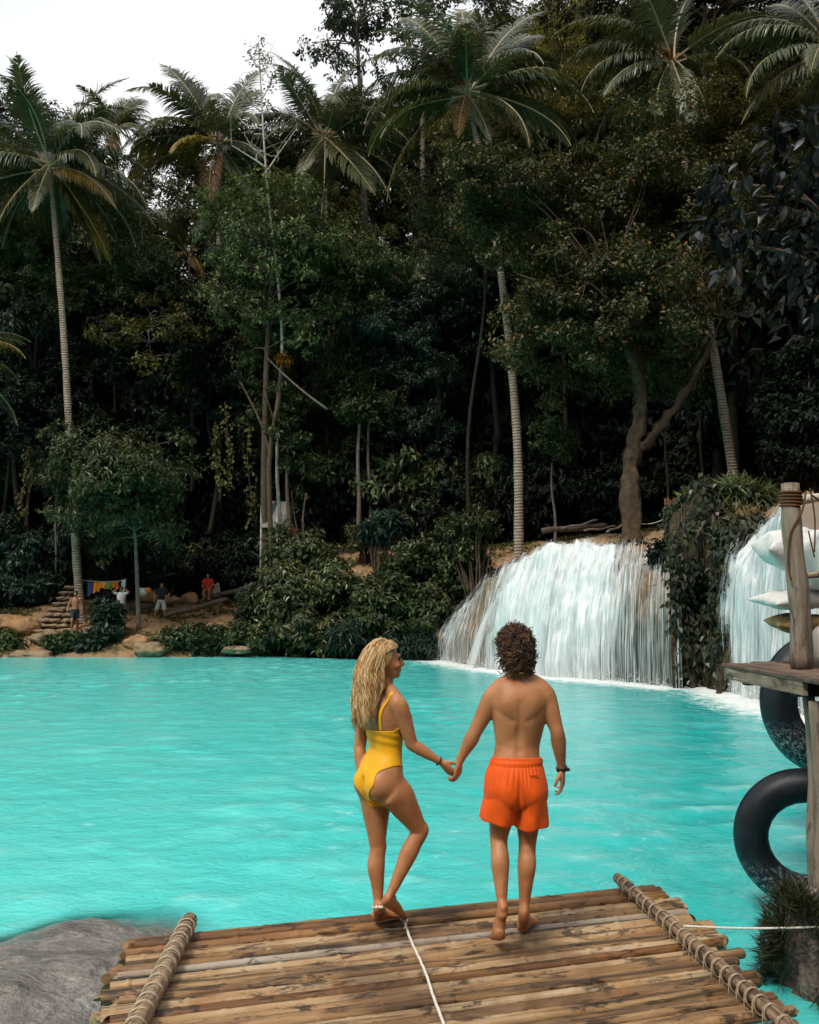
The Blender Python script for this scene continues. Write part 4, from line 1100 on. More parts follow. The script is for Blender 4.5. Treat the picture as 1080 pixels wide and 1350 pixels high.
ld = (Fp - Tp).normalized(); rd = Vector((-ld.y, ld.x, 0)); rd = rd if rd.x > 0 else -rd       # along the left edge, to the right
L0 = 2.9
for i in range(9):
    w_ = .135 + .02 * rg.random(); off = i * .158
    me = MB(); st = rg.uniform(-.06, .05) + (0 if i else 0)
    for s_ in range(1): me.box((L0 / 2, 0, 0), (L0, w_, .03))
    m_ = me.mesh('deck_plank', M_DECK, False)
    p = Tp + rd * (off + w_ / 2 + .0) + ld * (st - .02 + (0 if i < 1 else .0) - off * .55); p.z = ZD - .015 + rg.uniform(-.004, .004); q = p + ld * L0; q.z = p.z
    o = axis_obj('deck_plank', m_, p, q, plat); b_ = o.modifiers.new('b', 'BEVEL'); b_.width = .006; b_.segments = 2
for off, c0, ln, hgt in ((.30, -.45, 1.9, .10), (1.1, -.35, 1.9, .10), (2.1, -.2, 1.8, .10)):          # joists across, under the planks
    me = MB(); me.box((ln / 2, 0, 0), (ln, .08, hgt)); p = Tp + ld * off + rd * .03; p.z = ZD - .04 - hgt / 2; q = p + rd * ln
    axis_obj('joist', me.mesh('joist', M_DKWOOD, False), p, q, plat)
me = MB(); me.box((.65, 0, 0), (1.3, .035, .085)); p = Tp + rd * .02 + ld * -.02; p.z = ZD - .075; axis_obj('edge_board', me.mesh('edge_board', M_DECK, False), p, p + ld * 1.3, plat)
def log(name, a, b, ra, rb, mat, parent, wob=.012, n=16):
    a, b = Vector(a), Vector(b); L = (b - a).length; mb = MB(); ph = rg.uniform(0, 6)
    q = np.linspace(0, 1, n); mb.tube([(x * L, wob * math.sin(x * 7 + ph), wob * math.cos(x * 5 + ph)) for x in q], [ra + (rb - ra) * x + .05 * ra * math.sin(x * 19 + ph) for x in q], 14, True, 0, (0, 1, 0))
    return axis_obj(name, mb.mesh(name, mat), a, b, parent)
YP = 6.45
pb, pt = at(1059, 884, YP), at(1041, 638, YP); pb.z = ZD
log('post', pb, pt, .078, .066, M_POST, plat)
log('rail', at(1046, 662, YP + .02), at(1150, 650, YP + .4), .035, .038, plain('pale_bamboo', (.56, .5, .42), .5, .4, 14, .2), plat)
log('rail', at(1062, 757, YP + .03), at(1150, 751, YP + .4), .024, .028, M_POLE, plat)
log('leg', at(1066, 903, 6.1), at(1077, 1190, 6.1), .042, .036, M_POST, plat)
log('leg', at(1081, 925, 5.75), at(1086, 1190, 5.75), .055, .05, M_POST, plat)
log('leg', at(1180, 925, 7.2), at(1184, 1120, 7.2), .062, .058, M_POST, plat)
lg = MB(); d = (pt - pb).normalized(); c0 = pb + d * ((pt - pb).length - .1)
lg.tube([c0 + d * (.05 - k * .0022) + Vector((.078 * math.cos(k * .55), .078 * math.sin(k * .55), 0)) for k in range(56)], .009, 6)
cord_o = put('cord_lashing', lg.mesh('cord_lashing', M_CORD), plat)
lg = MB(); c1 = c0 + Vector((.09, -.06, .04))
lg.tube(bezp([c1, c0 + Vector((.04, -.085, -.12)), c0 + Vector((-.05, -.085, -.28)), c0 + Vector((-.07, -.07, -.5)), c0 + Vector((-.055, -.075, -.62))], 24), .008, 6)
put('hanging_cord', lg.mesh('hanging_cord', M_CORD), plat)
lg = MB(); lg.tube(bezp([c1 + Vector((.03, 0, .02)), c1 + Vector((.06, .01, -.2)), c1 + Vector((.05, .02, -.45))], 16), .006, 6); put('hanging_cord', lg.mesh('hanging_cord', M_CORD), plat)
lg = MB(); lg.tube(bezp([c1 + Vector((.04, 0, -.03)), c1 + Vector((.16, .05, -.1)), c1 + Vector((.4, .15, -.26))], 16), .007, 6); put('hanging_cord', lg.mesh('hanging_cord', M_CORD), plat)

def sackmat(name, col, dirt=.2):
    t = NT(name); op = t.pos(src='Object'); n = t.noise(5, 5, .6, op); wv = t.noise(220, 2, .5, op); st_ = t.noise(2, 4, .6, op)
    c = t.ramp(n, [(.3, tuple(x * .86 for x in col)), (.7, col)]); c = t.mix(t.val(st_, .55, .8, 0, dirt), c, tuple(x * .45 for x in col))
    t.p(Base_Color=c, Roughness=.6, Specular_IOR_Level=.3, Normal=t.bump(t.math('ADD', t.math('MULTIPLY', wv, .25), t.noise(14, 5, .65, op, 1.2)), .55, .03)); return t.m
M_SACKW = sackmat('white_woven_sack', (.80, .80, .77)); M_SACKB = sackmat('brown_woven_sack', (.36, .235, .10), .5); M_SACKP = sackmat('pinkish_white_sack', (.70, .60, .55), .4)

def sack(name, label, c, half, rot, mat, seed, tip=.9, cat='sack', pinch=True):
    """filled woven sack: pillow with drawn-in corners, sag and creases"""
    nu, nv = 40, 28; rows_ = []; V = []; rs = seed * 3.7
    for side in (1, -1):
        for j in range(nv + 1):
            for i in range(nu + 1):
                x, y = -1 + 2 * i / nu, -1 + 2 * j / nv
                th = max(0, (1 - abs(x) ** 2.6) * (1 - abs(y) ** 2.6)) ** .52
                px_ = x * (1 - .10 * (1 - abs(y) ** 2) * abs(x) * 1.2); py_ = y * (1 - .13 * (1 - abs(x) ** 2) * abs(y))
                fold = .05 * math.sin(y * 9 + rs + 3 * x) * abs(x) ** 2 + .035 * math.sin(x * 8 + y * 5 + rs)
                z = side * th * (1 + fold) ; V.append(Vector((px_ * half[0], py_ * half[1], z * half[2] - .12 * half[2] * (x * x))))
    Fs = []; off = (nu + 1) * (nv + 1)
    for sI in (0, 1):
        for j in range(nv):
            for i in range(nu):
                a = sI * off + j * (nu + 1) + i; q = (a, a + 1, a + nu + 2, a + nu + 1); Fs.append(q if sI == 0 else q[::-1])
    mb = MB(); mb.add(V, Fs); me = mb.mesh(name, mat)
    import bmesh
    bm = bmesh.new(); bm.from_mesh(me); bmesh.ops.remove_doubles(bm, verts=bm.verts, dist=.0008); bm.to_mesh(me); bm.free()
    for v in me.vertices:
        n_ = mnoise.fractal(v.co * 7 + Vector((rs, 0, 0)), 1, 2, 4); n2_ = mnoise.ridged_multi_fractal(v.co * 5 + Vector((rs, 1, 0)), 1, 2, 3, 1, 2); v.co += v.co.normalized() * (n_ * .02 - .012 * n2_)
    me.polygons.foreach_set('use_smooth', [True] * len(me.polygons))
    o = link(name, me, None, c); o.rotation_euler = rot
    return tag(o, label, cat, 'sacks piled on the platform')
YS = 7.05
sack('sack', 'white sack at the top of the pile, its pointed corner sticking out past the post', at(1062, 727, YS), (.38, .27, .19), (R(8), R(9), R(-4)), M_SACKW, 1)
sack('sack', 'big white sack tied off with a cord right of the post top', at(1090, 738, YS - .2), (.25, .24, .25), (R(4), R(-10), R(30)), M_SACKW, 2)
sack('sack', 'flat white sack lying above the brown sack, its tip left of the post', at(1058, 789, YS), (.36, .25, .085), (R(5), R(-3), R(5)), M_SACKW, 3)
sack('sack', 'grey white sack under the lower rail right of the post', at(1100, 775, YS + .1), (.26, .22, .12), (R(5), R(-8), R(12)), M_SACKW, 6)
sack('sack', 'brown woven sack squeezed beneath the flat white sack', at(1062, 822, YS), (.29, .22, .085), (R(5), R(3), R(-6)), M_SACKB, 4)
sack('sack', 'stained pinkish white sack standing on the deck right of the post', at(1098, 852, YS - .35), (.2, .18, .17), (R(6), R(4), R(18)), M_SACKP, 5)
tb = MB(); tb.tube(bezp([at(1066, 700, 6.62), at(1070, 718, 6.58), at(1074, 735, 6.6)], 8), .006, 6)
tag(tb.build('cord', M_CORD), 'thin reddish cord hanging down over the tied white sack', 'cord')
bx_ = MB(); bx_.box((0, 0, 0), (.5, .03, .34)); o = bx_.build('board', plain('tan_board', (.42, .35, .27), .8, .2, 6, .15), None, False, .004); o.location = at(1088, 690, 7.6); o.rotation_euler = (R(-6), R(-4), R(8))
tag(o, 'tan board propped behind the sacks at the top of the pile', 'board')
# inner tubes
t = NT('black_rubber'); n1 = t.noise(5, 5, .65, t.pos()); n2 = t.noise(28, 5, .7, t.pos(), 1)
sz = t.n('SeparateXYZ'); t.l(t.n('TexCoord').outputs['Object'], sz.inputs[0]); lowz = t.val(sz.outputs['Z'], -.05, -.3)
c = t.ramp(n1, [(.3, (.004, .007, .010)), (.7, (.012, .018, .024))]); dry = t.math('MULTIPLY', t.val(n2, .5, .6), t.val(t.math('ADD', lowz, t.math('MULTIPLY', n1, .5)), .6, 1.2))
c = t.mix(dry, c, (.26, .29, .29)); c = t.mix(t.val(t.noise(60, 2, .5, t.pos()), .7, .76, 0, .4), c, (.2, .2, .19))
t.p(Base_Color=c, Roughness=t.val(n1, .3, .7, .36, .55), Specular_IOR_Level=.35, Normal=t.bump(n2, .15, .01)); M_RUB = t.m
def inner_tube(label, c, Rm, rm, rot):
    mb = MB(); nu, nv = 72, 24; vs = []; fs = []
    for i in range(nu):
        a = 2 * PI * i / nu
        for j in range(nv):
            b = 2 * PI * j / nv; wr = 1 + .012 * math.sin(a * 23) * max(0, -math.cos(b)); r_ = Rm + rm * math.cos(b) * wr
            vs.append((r_ * math.cos(a), rm * math.sin(b) * .95, r_ * math.sin(a)))
            fs.append((i * nv + j, i * nv + (j + 1) % nv, ((i + 1) % nu) * nv + (j + 1) % nv, ((i + 1) % nu) * nv + j))
    mb.add(vs, fs)
    root = thing('inner_tube', label, 'inner tube', c, 0, 'inner tubes hung on the platform'); root.rotation_euler = rot
    mb.build('rubber_ring', M_RUB, root)
    vb = MB(); vb.tube([(Rm - rm + .01, 0, 0), (Rm - rm - .025, 0, -.004), (Rm - rm - .05, 0, .0)], [.008, .007, .006], 8); vb.build('valve', M_STRAPBLACK, root)
    return root
inner_tube('black inner tube with a dried scuffed patch, hanging above the grassy rock', at(1064, 1106, 6.35), .372, .119, (R(4), 0, R(-14)))
inner_tube('large black inner tube hanging behind the platform deck', at(1093, 927, 8.45), .505, .17, (R(-3), 0, R(6)))
# ------------------------------------------------------------------ foliage
G_DARK = foliage('dark_green_leaves', [(.014, .026, .011), (.032, .052, .021), (.06, .085, .038), (.052, .062, .018), (.135, .135, .052)], .42, .28, .2)
G_TEAL = foliage('blue_green_leaves', [(.012, .028, .020), (.022, .046, .034), (.045, .075, .055), (.024, .042, .026)], .4, .3, .18)
G_MID = foliage('mid_green_leaves', [(.030, .052, .022), (.05, .085, .035), (.105, .13, .044), (.165, .165, .05)], .42, .32, .26)
G_OLIVE = foliage('olive_leaves', [(.045, .055, .014), (.085, .09, .022), (.14, .135, .032), (.19, .15, .035), (.055, .065, .022)], .48, .28, .3)
G_GOLD = foliage('golden_leaves', [(.12, .085, .012), (.20, .135, .018), (.26, .16, .02), (.16, .13, .03)], .5, .35, .35)
G_RUST = foliage('rusty_mixed_leaves', [(.022, .032, .014), (.038, .052, .022), (.055, .07, .032), (.05, .052, .016), (.10, .09, .026), (.06, .068, .028), (.19, .08, .015)], .42, .3, .2)
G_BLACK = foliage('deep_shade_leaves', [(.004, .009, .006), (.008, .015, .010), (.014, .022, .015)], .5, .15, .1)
G_BIG = foliage('broad_glossy_leaves', [(.002, .004, .004), (.004, .007, .007), (.006, .010, .010), (.003, .005, .004), (.018, .026, .028)], .42, .3, .03)
_n = G_BIG.node_tree; _g = [x for x in _n.nodes if x.type == 'NEW_GEOMETRY'][0]; _m = _n.nodes.new('ShaderNodeMapRange'); _n.links.new(_g.outputs['Random Per Island'], _m.inputs['Value'])
for _i, _v in enumerate((.72, .95, .03, .5)): _m.inputs[1 + _i].default_value = _v
_n.links.new(_m.outputs[0], _n.nodes['Principled BSDF'].inputs['Specular IOR Level'])
BARK = plain('brown_bark', (.10, .07, .048), .85, .2, 7, .45, .6, .04)
BARK_PALE = plain('pale_bark', (.42, .38, .33), .8, .25, 4, .4, .5, .03)
BARK_OLD = plain('gnarled_bark', (.105, .07, .046), .9, .2, 5, .6, .9, .08)
BARK_DARK = plain('shaded_bark', (.028, .022, .016), .9, .15, 6, .4, .4, .03)
BARK_GREY = plain('grey_bark', (.17, .14, .115), .85, .2, 6, .45, .6, .04)
t = NT('palm_trunk'); op = t.pos(src='Object'); n = t.noise(5, 5, .6, op); wv = t.n('TexWave', bands_direction='Z'); t.l(op, wv.inputs['Vector'])
wv.inputs['Scale'].default_value = 2.6; wv.inputs['Distortion'].default_value = 1.2; wv.inputs['Detail'].default_value = 2
c = t.ramp(t.math('ADD', t.math('MULTIPLY', wv.outputs['Fac'], .35), t.math('MULTIPLY', n, .8)), [(.2, (.09, .065, .047)), (.5, (.25, .185, .14)), (.8, (.40, .32, .255))])
t.p(Base_Color=c, Roughness=.85, Specular_IOR_Level=.2, Normal=t.bump(wv.outputs['Fac'], .6, .04)); BARK_PALM = t.m
F_GREEN = foliage('palm_frond_green', [(.03, .045, .02), (.056, .072, .032), (.1, .112, .046)], .34, .55, .2, .3)
F_OLIVE = foliage('palm_frond_olive', [(.04, .055, .016), (.075, .082, .022), (.11, .105, .03)], .4, .45, .3, .3)
F_YELLOW = foliage('palm_frond_yellow', [(.17, .11, .016), (.24, .145, .02), (.15, .12, .022)], .5, .35, .35, .3)
F_DRY = foliage('palm_frond_dry', [(.20, .11, .03), (.28, .17, .06), (.14, .08, .025)], .6, .3, .3, .3)
M_RACHIS = plain('frond_stalk', (.15, .14, .05), .5, .4, 8, .2, 0)
M_RACHIS_Y = plain('pale_frond_stalk', (.36, .29, .16), .5, .4, 8, .2, 0)

def leaf_quads(P, D, N, L, W, fold=.12, wide=.42):
    """folded diamond leaves; arrays of base, direction, upward side, length, half width"""
    D = unit(D); S = unit(np.cross(D, N)); N = np.cross(S, D); L = L[:, None]; W = W[:, None]
    mid = P + D * L * wide; tip = P + D * L - N * L * fold
    V = np.stack([P, mid + S * W + N * W * .35, tip, mid - S * W + N * W * .35], 1)
    return V.reshape(-1, 3)
def quads(nv): return np.arange(nv).reshape(-1, 4)

def crown_np(rng, C, rad, nclump, nros, nleaf, L, W, droop=.35, shell=.45, csize=.30, up=.8, tuft=.12, flat=.7):
    """leaf rosettes gathered in clumps through an uneven crown; returns leaf vertices and the clump centres"""
    C = np.array(C, float); rad = np.array(rad, float); u = unit(rng.normal(size=(nclump, 3)))
    u[:, 2] = np.abs(u[:, 2]) * rng.choice([1, 1, 1, -1], nclump); r = shell + (1 - shell) * rng.random(nclump) ** .5
    lump = 1 + .22 * np.sin(u[:, 0] * 3.1 + rng.uniform(0, 6)) * np.cos(u[:, 1] * 2.7 + rng.uniform(0, 6)) + .14 * rng.normal(size=nclump)
    cc = C + u * rad * (r * lump)[:, None]
    k = np.repeat(np.arange(nclump), nros); cs = csize * rad.mean() * rng.uniform(.55, 1.25, nclump)
    off = unit(rng.normal(size=(len(k), 3))) * (rng.random(len(k)) ** .4)[:, None]; off[:, 2] *= flat
    rc = cc[k] + off * cs[k][:, None]
    out = unit(off + .5 * u[k] + np.array([0, 0, .25]))
    j = np.repeat(np.arange(len(k)), nleaf); n = len(j)
    a = rng.uniform(0, 2 * PI, n); up_ = out[j]; e1 = unit(np.cross(up_, rng.normal(size=(len(k), 3))[j])); e2 = np.cross(up_, e1)
    D = unit(e1 * np.cos(a)[:, None] + e2 * np.sin(a)[:, None] + up_ * rng.uniform(-.2, .75, n)[:, None] + np.array([0, 0, -1.]) * (droop * rng.random(n))[:, None])
    P = rc[j] + rng.normal(0, tuft, (n, 3)) * [1, 1, .7]
    N = unit(np.array([0, 0, up]) + .45 * out[j] + rng.normal(0, .3, (n, 3)))
    ln = L * rng.uniform(.65, 1.25, n)
    return leaf_quads(P, D, N, ln, W * ln / L * rng.uniform(.8, 1.2, n)), cc

def limbs(mb, rng, start_pts, clumps, r0, every=1, sides=6, r1=.02):
    for c in clumps[::every]:
        c = Vector(c); best = min(start_pts, key=lambda p: (Vector(p[0]) - c).length + .6 * max(0, p[0][2] - c.z))
        s, r = Vector(best[0]), best[1] * r0; d = c - s; m1 = s + d * .35 + Vector((rng.normal(0, .1), rng.normal(0, .1), .12 * d.length)); m2 = s + d * .72 + Vector((rng.normal(0, .12), rng.normal(0, .12), .07 * d.length))
        mb.tube(bezp([s, m1, m2, c], 8), [r + (r1 - r) * q for q in np.linspace(0, 1, 8)], sides, False)

def tree(name, label, cat, base, crown_c, rad, trunk_r, rng, leaf_mat, bark=BARK, nclump=60, nros=12, nleaf=10, L=.24, W=.05, group=None, lean=None, extra=None, limb_every=1, trunk_to=.75, **kw):
    """base: foot of the trunk, crown_c: middle of the crown (place coordinates), rad: crown radii"""
    base = Vector(base); root = thing(name, label, cat, base, 0, group)
    C = Vector(crown_c) - base; top = C + Vector((0, 0, rad[2] * (trunk_to - .5)))
    mid = lean if lean else [(top * .35 + Vector((rng.normal(0, .25), rng.normal(0, .25), 0))), (top * .7 + Vector((rng.normal(0, .2), rng.normal(0, .2), 0)))]
    path = bezp([Vector((0, 0, -.3)), *mid, top], 16); tr = [trunk_r * (1.35 if i == 0 else 1) * (1 - .72 * i / 15) + .01 for i in range(16)]
    mb = MB(); mb.tube(path, tr, 10)
    V, cc = crown_np(rng, C, rad, nclump, nros, nleaf, L, W, **kw)
    starts = [(tuple(path[i]), tr[i]) for i in range(8, 16)]
    limbs(mb, rng, starts, cc, .5, limb_every, 5, .012)
    if extra: extra(mb, path, tr)
    mb.build('trunk', bark, root)
    link('crown', np_mesh('crown', V, quads(len(V)), leaf_mat), root)
    return root

# ------------------------------------------------------------------ coconut palms
def frond_mesh(rng, pitch, L=1., droop=1.0, mat=None, stalk=None, n=76, hang=.6, tatter=.1):
    """one feather frond in the XZ plane, growing along +X from the origin; unit length"""
    K = 28; pts = []; p = np.zeros(3); a = pitch
    side = rng.normal(0, .12)
    for i in range(K):
        pts.append(p.copy()); s = i / (K - 1); a_ = pitch - droop * (s ** 1.5) * R(95)
        p = p + np.array([math.cos(a_), side * s * .8, math.sin(a_)]) * (L / (K - 1))
    pts = np.array(pts); s = np.linspace(0, 1, K); mb = MB()
    mb.tube([Vector(q) for q in pts], [(.0105 * (1 - .85 * x) + .001) for x in s], 5, False)
    ts = np.linspace(.13, .995, n); base = np.stack([np.interp(ts, s, pts[:, c]) for c in range(3)], 1)
    tan = unit(np.stack([np.interp(ts, s, np.gradient(pts[:, c])) for c in range(3)], 1))
    V = []; Fq = []
    for sd in (-1, 1):
        keep = rng.random(n) > tatter
        lat = unit(np.cross(tan, [0, 0, 1.])) * sd; upv = np.cross(tan, lat) * (1 if sd < 0 else -1); upv = np.where(upv[:, 2:3] < 0, -upv, upv)
        ln = .26 * np.sin(np.clip((ts * 1.04) ** .75 * PI, .25, PI)) ** .55 * rng.uniform(.85, 1.12, n) * (1 - .25 * ts)
        d0 = unit(lat * .85 + tan * (.42 + .5 * ts)[:, None] + upv * rng.uniform(.05, .3, n)[:, None])
        prev = base; dirv = d0; w0 = .0062; rows_ = []
        for q in range(4):
            w_ = w0 * (1, 1.0, .75, .08)[q]; wv = unit(np.cross(dirv, upv)) * w_
            rows_.append((prev - wv, prev + wv))
            dirv = unit(dirv + np.array([0, 0, -1.]) * (hang * (.34 + .4 * q)) + rng.normal(0, .09, (n, 3)) * (q > 0)); prev = prev + dirv * (ln / 3)[:, None]
        arr = np.stack([np.stack(r_, 1) for r_ in rows_], 1)[keep]           # n,4,2,3
        o = len(V) * 0 + sum(len(v) for v in V); V.append(arr.reshape(-1, 3)); m = len(arr)
        b = o + 8 * np.arange(m)[:, None] + np.array([0, 2, 4])[None]; b = b.ravel(); Fq.append(np.stack([b, b + 1, b + 3, b + 2], 1))
    nv = len(mb.v); V = np.concatenate([np.array(mb.v)] + V); Q = np.concatenate([np.array(mb.f), np.concatenate(Fq) + nv])
    return np_mesh('frond', V, Q, [mat, stalk or M_RACHIS], False, np.r_[np.ones(len(mb.f)), np.zeros(len(Q) - len(mb.f))])

rf = np.random.default_rng(77)
FR = {}
for key, mat, st_ in (('g', F_GREEN, M_RACHIS_Y), ('o', F_OLIVE, M_RACHIS_Y), ('y', F_YELLOW, M_RACHIS_Y), ('d', F_DRY, M_RACHIS_Y)):
    FR[key] = {}
    for pc, pitch, dr, hg in (('up', 80, .55, .25), ('hi', 58, .95, .5), ('mid', 32, 1.05, .75), ('flat', 8, .95, .85), ('low', -22, .6, .8), ('hang', -58, .3, .5)):
        if key in 'yd' and pc in ('up', 'hi'): continue
        FR[key][pc] = [frond_mesh(rf, R(pitch), 1., dr, mat, st_, hang=hg, tatter=.3 if key == 'd' else .14) for _ in range(2)]
M_NUT = plain('coconut_husk', (.10, .085, .03), .5, .4, 6, .3)
M_SPATHE = plain('orange_brown_flower_stalk', (.30, .11, .03), .7, .3, 9, .3)

def palm(label, base, crown, L, trunk_r, rng, plan=None, mid=None, nuts=0, tint='g', rz0=0., n=22, spathe=0, group='coconut palms along the pool', name='coconut_palm', fill=9):
    """plan: list of (azimuth, class, kind, length factor); without it the crown is filled evenly"""
    base, crown = Vector(base), Vector(crown); root = thing(name, label, 'palm tree', base, 0, group); top = crown - base
    m_ = mid if mid else [top * .33, top * .66]
    path = bezp([Vector((0, 0, -.4)), *m_, top], 26); mb = MB()
    mb.tube(path, [trunk_r * (1.45 - 1.1 * min(1, i / 3)) if i < 2 else trunk_r * (1 - .42 * i / 25) + .012 * math.sin(i * 2.4) for i in range(26)], 12)
    mb.build('trunk', BARK_PALM, root)
    if plan is None:
        plan = []
        for i in range(n):
            q = i / n; pc = 'up' if q < .18 else 'hi' if q < .38 else 'mid' if q < .58 else 'flat' if q < .76 else 'low' if q < .92 else 'hang'
            plan.append((i * 137.5 + rng.uniform(-15, 15), pc, tint if rng.random() < .75 else 'o', rng.uniform(.85, 1.08)))
        for i in range(3): plan.append((rng.uniform(0, 360), 'hang', 'y' if rng.random() < .6 else 'd', rng.uniform(.6, .9)))
    for i in range(fill): plan = plan + [(i * 137.5 + 40 + rng.uniform(-20, 20), ('up', 'hi', 'mid', 'flat', 'hi', 'low', 'up', 'mid', 'hi', 'flat')[i], tint, rng.uniform(.85, 1.05))]
    L = L * 1.18
    for az, pc, kd, lf in plan:
        ms = FR[kd].get(pc) or FR['o'][pc]
        o = link('frond', ms[int(rng.integers(0, 2))], root, top + Vector((math.cos(R(az)) * trunk_r * .6, math.sin(R(az)) * trunk_r * .6, rng.uniform(-.1, .25))))
        o.rotation_euler = (R(rng.uniform(-30, 30)), R(rng.uniform(-9, 9)), R(az + rz0)); o.scale = (L * lf,) * 3
    for i in range(nuts):
        nb = MB(); a = rng.uniform(0, 2 * PI); nb.ellipsoid(top + Vector((math.cos(a) * .32, math.sin(a) * .32, -.35 + rng.uniform(-.15, .1))), (.12, .12, .15), None, 10, 7); nb.build('coconut', M_NUT, root)
    for i in range(spathe):
        a = R(-90 + rng.uniform(-100, 100)); sbm = MB(); q = top + Vector((0, 0, .1)); e = Vector((math.cos(a), math.sin(a), 0))
        sbm.tube(bezp([q, q + e * .35 + Vector((0, 0, .3)), q + e * .8 + Vector((0, 0, .1 + rng.uniform(-.2, .3)))], 8), [.05, .05, .055, .06, .06, .05, .03, .012], 7); sbm.build('flower_stalk', M_SPATHE, root)
    return root
def ground_at(px, py, Y):
    p = at(px, py, Y); p.z = gz(p.x, p.y); return p
def roughen(me, amp, sc, upto=10 ** 9):
    for v in list(me.vertices)[:upto]: n_ = mnoise.fractal(Vector((v.co.x * sc * 2, v.co.y * sc * 2, v.co.z * sc * .5)), 1, 2, 5); v.co += v.normal * n_ * amp
    me.update()
rt = np.random.default_rng(101)
pl = lambda b, c: (b, c)
# front left: the tall palm by the stone steps (azimuth 0 = right, 180 = left, 270 = towards the camera)
b = ground_at(109, 806, 40); c = at(66, 222, 40.6); q = lambda px, py, Y: at(px, py, Y) - b
palm('tall coconut palm with a bare pale trunk beside the stone steps on the left bank', b, c, 4.9, .21, rt, fill=6, mid=[q(98, 690, 40.1), q(84, 440, 40.4)], nuts=5, spathe=2, plan=[
    (100, 'up', 'g', 1.1), (60, 'up', 'g', 1.0), (200, 'up', 'g', .95), (20, 'up', 'g', 1.05), (300, 'up', 'g', .9), (150, 'hi', 'g', 1), (185, 'hi', 'g', 1), (30, 'hi', 'g', 1), (345, 'hi', 'g', .95),
    (170, 'mid', 'g', 1.05), (195, 'mid', 'o', .95), (5, 'mid', 'g', 1), (330, 'mid', 'g', .95), (215, 'flat', 'g', 1.0), (175, 'flat', 'g', 1.05), (355, 'flat', 'g', 1.05), (25, 'flat', 'g', 1), (320, 'flat', 'o', .9),
    (340, 'low', 'g', 1.05), (10, 'low', 'g', 1), (200, 'low', 'g', .95), (318, 'low', 'y', .95), (235, 'hang', 'o', .85), (285, 'hang', 'o', .6), (335, 'hang', 'y', .9), (350, 'hang', 'g', .9), (205, 'hang', 'g', .8), (150, 'low', 'g', .9), (90, 'mid', 'g', 1), (120, 'flat', 'g', 1)])
b = ground_at(292, 640, 47.5); c = at(288, 192, 47.3)
palm('coconut palm with pale drooping fronds standing just left of the bare white trunk', b, c, 5.1, .18, rt, tint='g', nuts=3, spathe=2, fill=10, plan=[
    (80, 'up', 'g', 1), (130, 'up', 'g', .95), (50, 'up', 'g', 1.05), (200, 'up', 'g', .8), (150, 'hi', 'g', 1), (120, 'hi', 'g', .95), (20, 'hi', 'g', .9), (170, 'mid', 'o', 1.05), (190, 'mid', 'g', 1), (215, 'mid', 'o', .9),
    (0, 'mid', 'g', .9), (180, 'flat', 'o', 1.05), (205, 'flat', 'g', 1), (340, 'flat', 'g', .9), (20, 'flat', 'g', .9), (185, 'low', 'y', 1), (210, 'low', 'o', .95), (230, 'low', 'y', .9), (335, 'low', 'g', .8), (255, 'hang', 'd', .8), (290, 'hang', 'g', .7), (300, 'low', 'g', .8)])
b = ground_at(440, 640, 47.7); c = at(428, 185, 47.5)
palm('dark coconut palm with hanging frond tips standing right of the bare white trunk', b, c, 5.1, .18, rt, spathe=2, fill=10, plan=[
    (90, 'up', 'g', .95), (40, 'up', 'g', 1), (140, 'up', 'g', 1), (250, 'up', 'g', .8), (20, 'hi', 'g', .95), (160, 'hi', 'g', .9), (60, 'hi', 'g', .9), (300, 'hi', 'g', .8), (0, 'mid', 'g', .95), (180, 'mid', 'g', .85), (330, 'mid', 'g', .9),
    (5, 'flat', 'g', 1), (350, 'low', 'g', 1.05), (325, 'low', 'g', 1), (180, 'flat', 'g', .95), (200, 'low', 'g', .9), (280, 'hang', 'o', 1), (310, 'hang', 'g', .95), (250, 'hang', 'o', .6), (165, 'low', 'g', .9)])
b = ground_at(146, 560, 66); c = at(148, 172, 66.5)
palm('small distant palm crown with ragged dry fronds showing against the sky', b, c, 4.2, .2, rt, plan=[(90, 'up', 'o', 1.1), (60, 'up', 'o', .8), (130, 'hi', 'o', .9), (20, 'hi', 'g', .8), (170, 'mid', 'o', .9), (0, 'mid', 'g', .8), (330, 'flat', 'o', .8), (200, 'flat', 'd', .8), (250, 'hang', 'd', .7), (290, 'hang', 'd', .6)])
b = ground_at(683, 697, 33.5); c = at(617, 128, 34.8); q = lambda px, py, Y: at(px, py, Y) - b
palm('big coconut palm rising above the waterfall, its pale trunk leaning left', b, c, 4.6, .2, rt, fill=9, mid=[q(681, 560, 33.7), q(655, 320, 34.3)], nuts=4, spathe=3, plan=[
    (85, 'up', 'o', 1.15), (60, 'up', 'g', 1.1), (110, 'up', 'g', 1.05), (150, 'hi', 'g', 1), (170, 'hi', 'o', .95), (125, 'up', 'o', .9), (25, 'hi', 'o', 1.05), (10, 'hi', 'g', 1), (190, 'hi', 'g', .9), (270, 'hi', 'g', .6), (245, 'up', 'g', .6),
    (175, 'mid', 'g', .95), (0, 'mid', 'o', 1.05), (345, 'flat', 'g', 1.1), (8, 'flat', 'g', 1.1), (185, 'flat', 'g', .95), (200, 'flat', 'o', 1.0), (170, 'low', 'y', 1.05), (195, 'low', 'o', 1), (340, 'low', 'o', .9), (255, 'hang', 'd', .5), (285, 'hang', 'g', .5), (320, 'low', 'o', .9), (160, 'flat', 'o', 1)])
b = ground_at(976, 640, 33); c = at(886, 84, 35); q = lambda px, py, Y: at(px, py, Y) - b
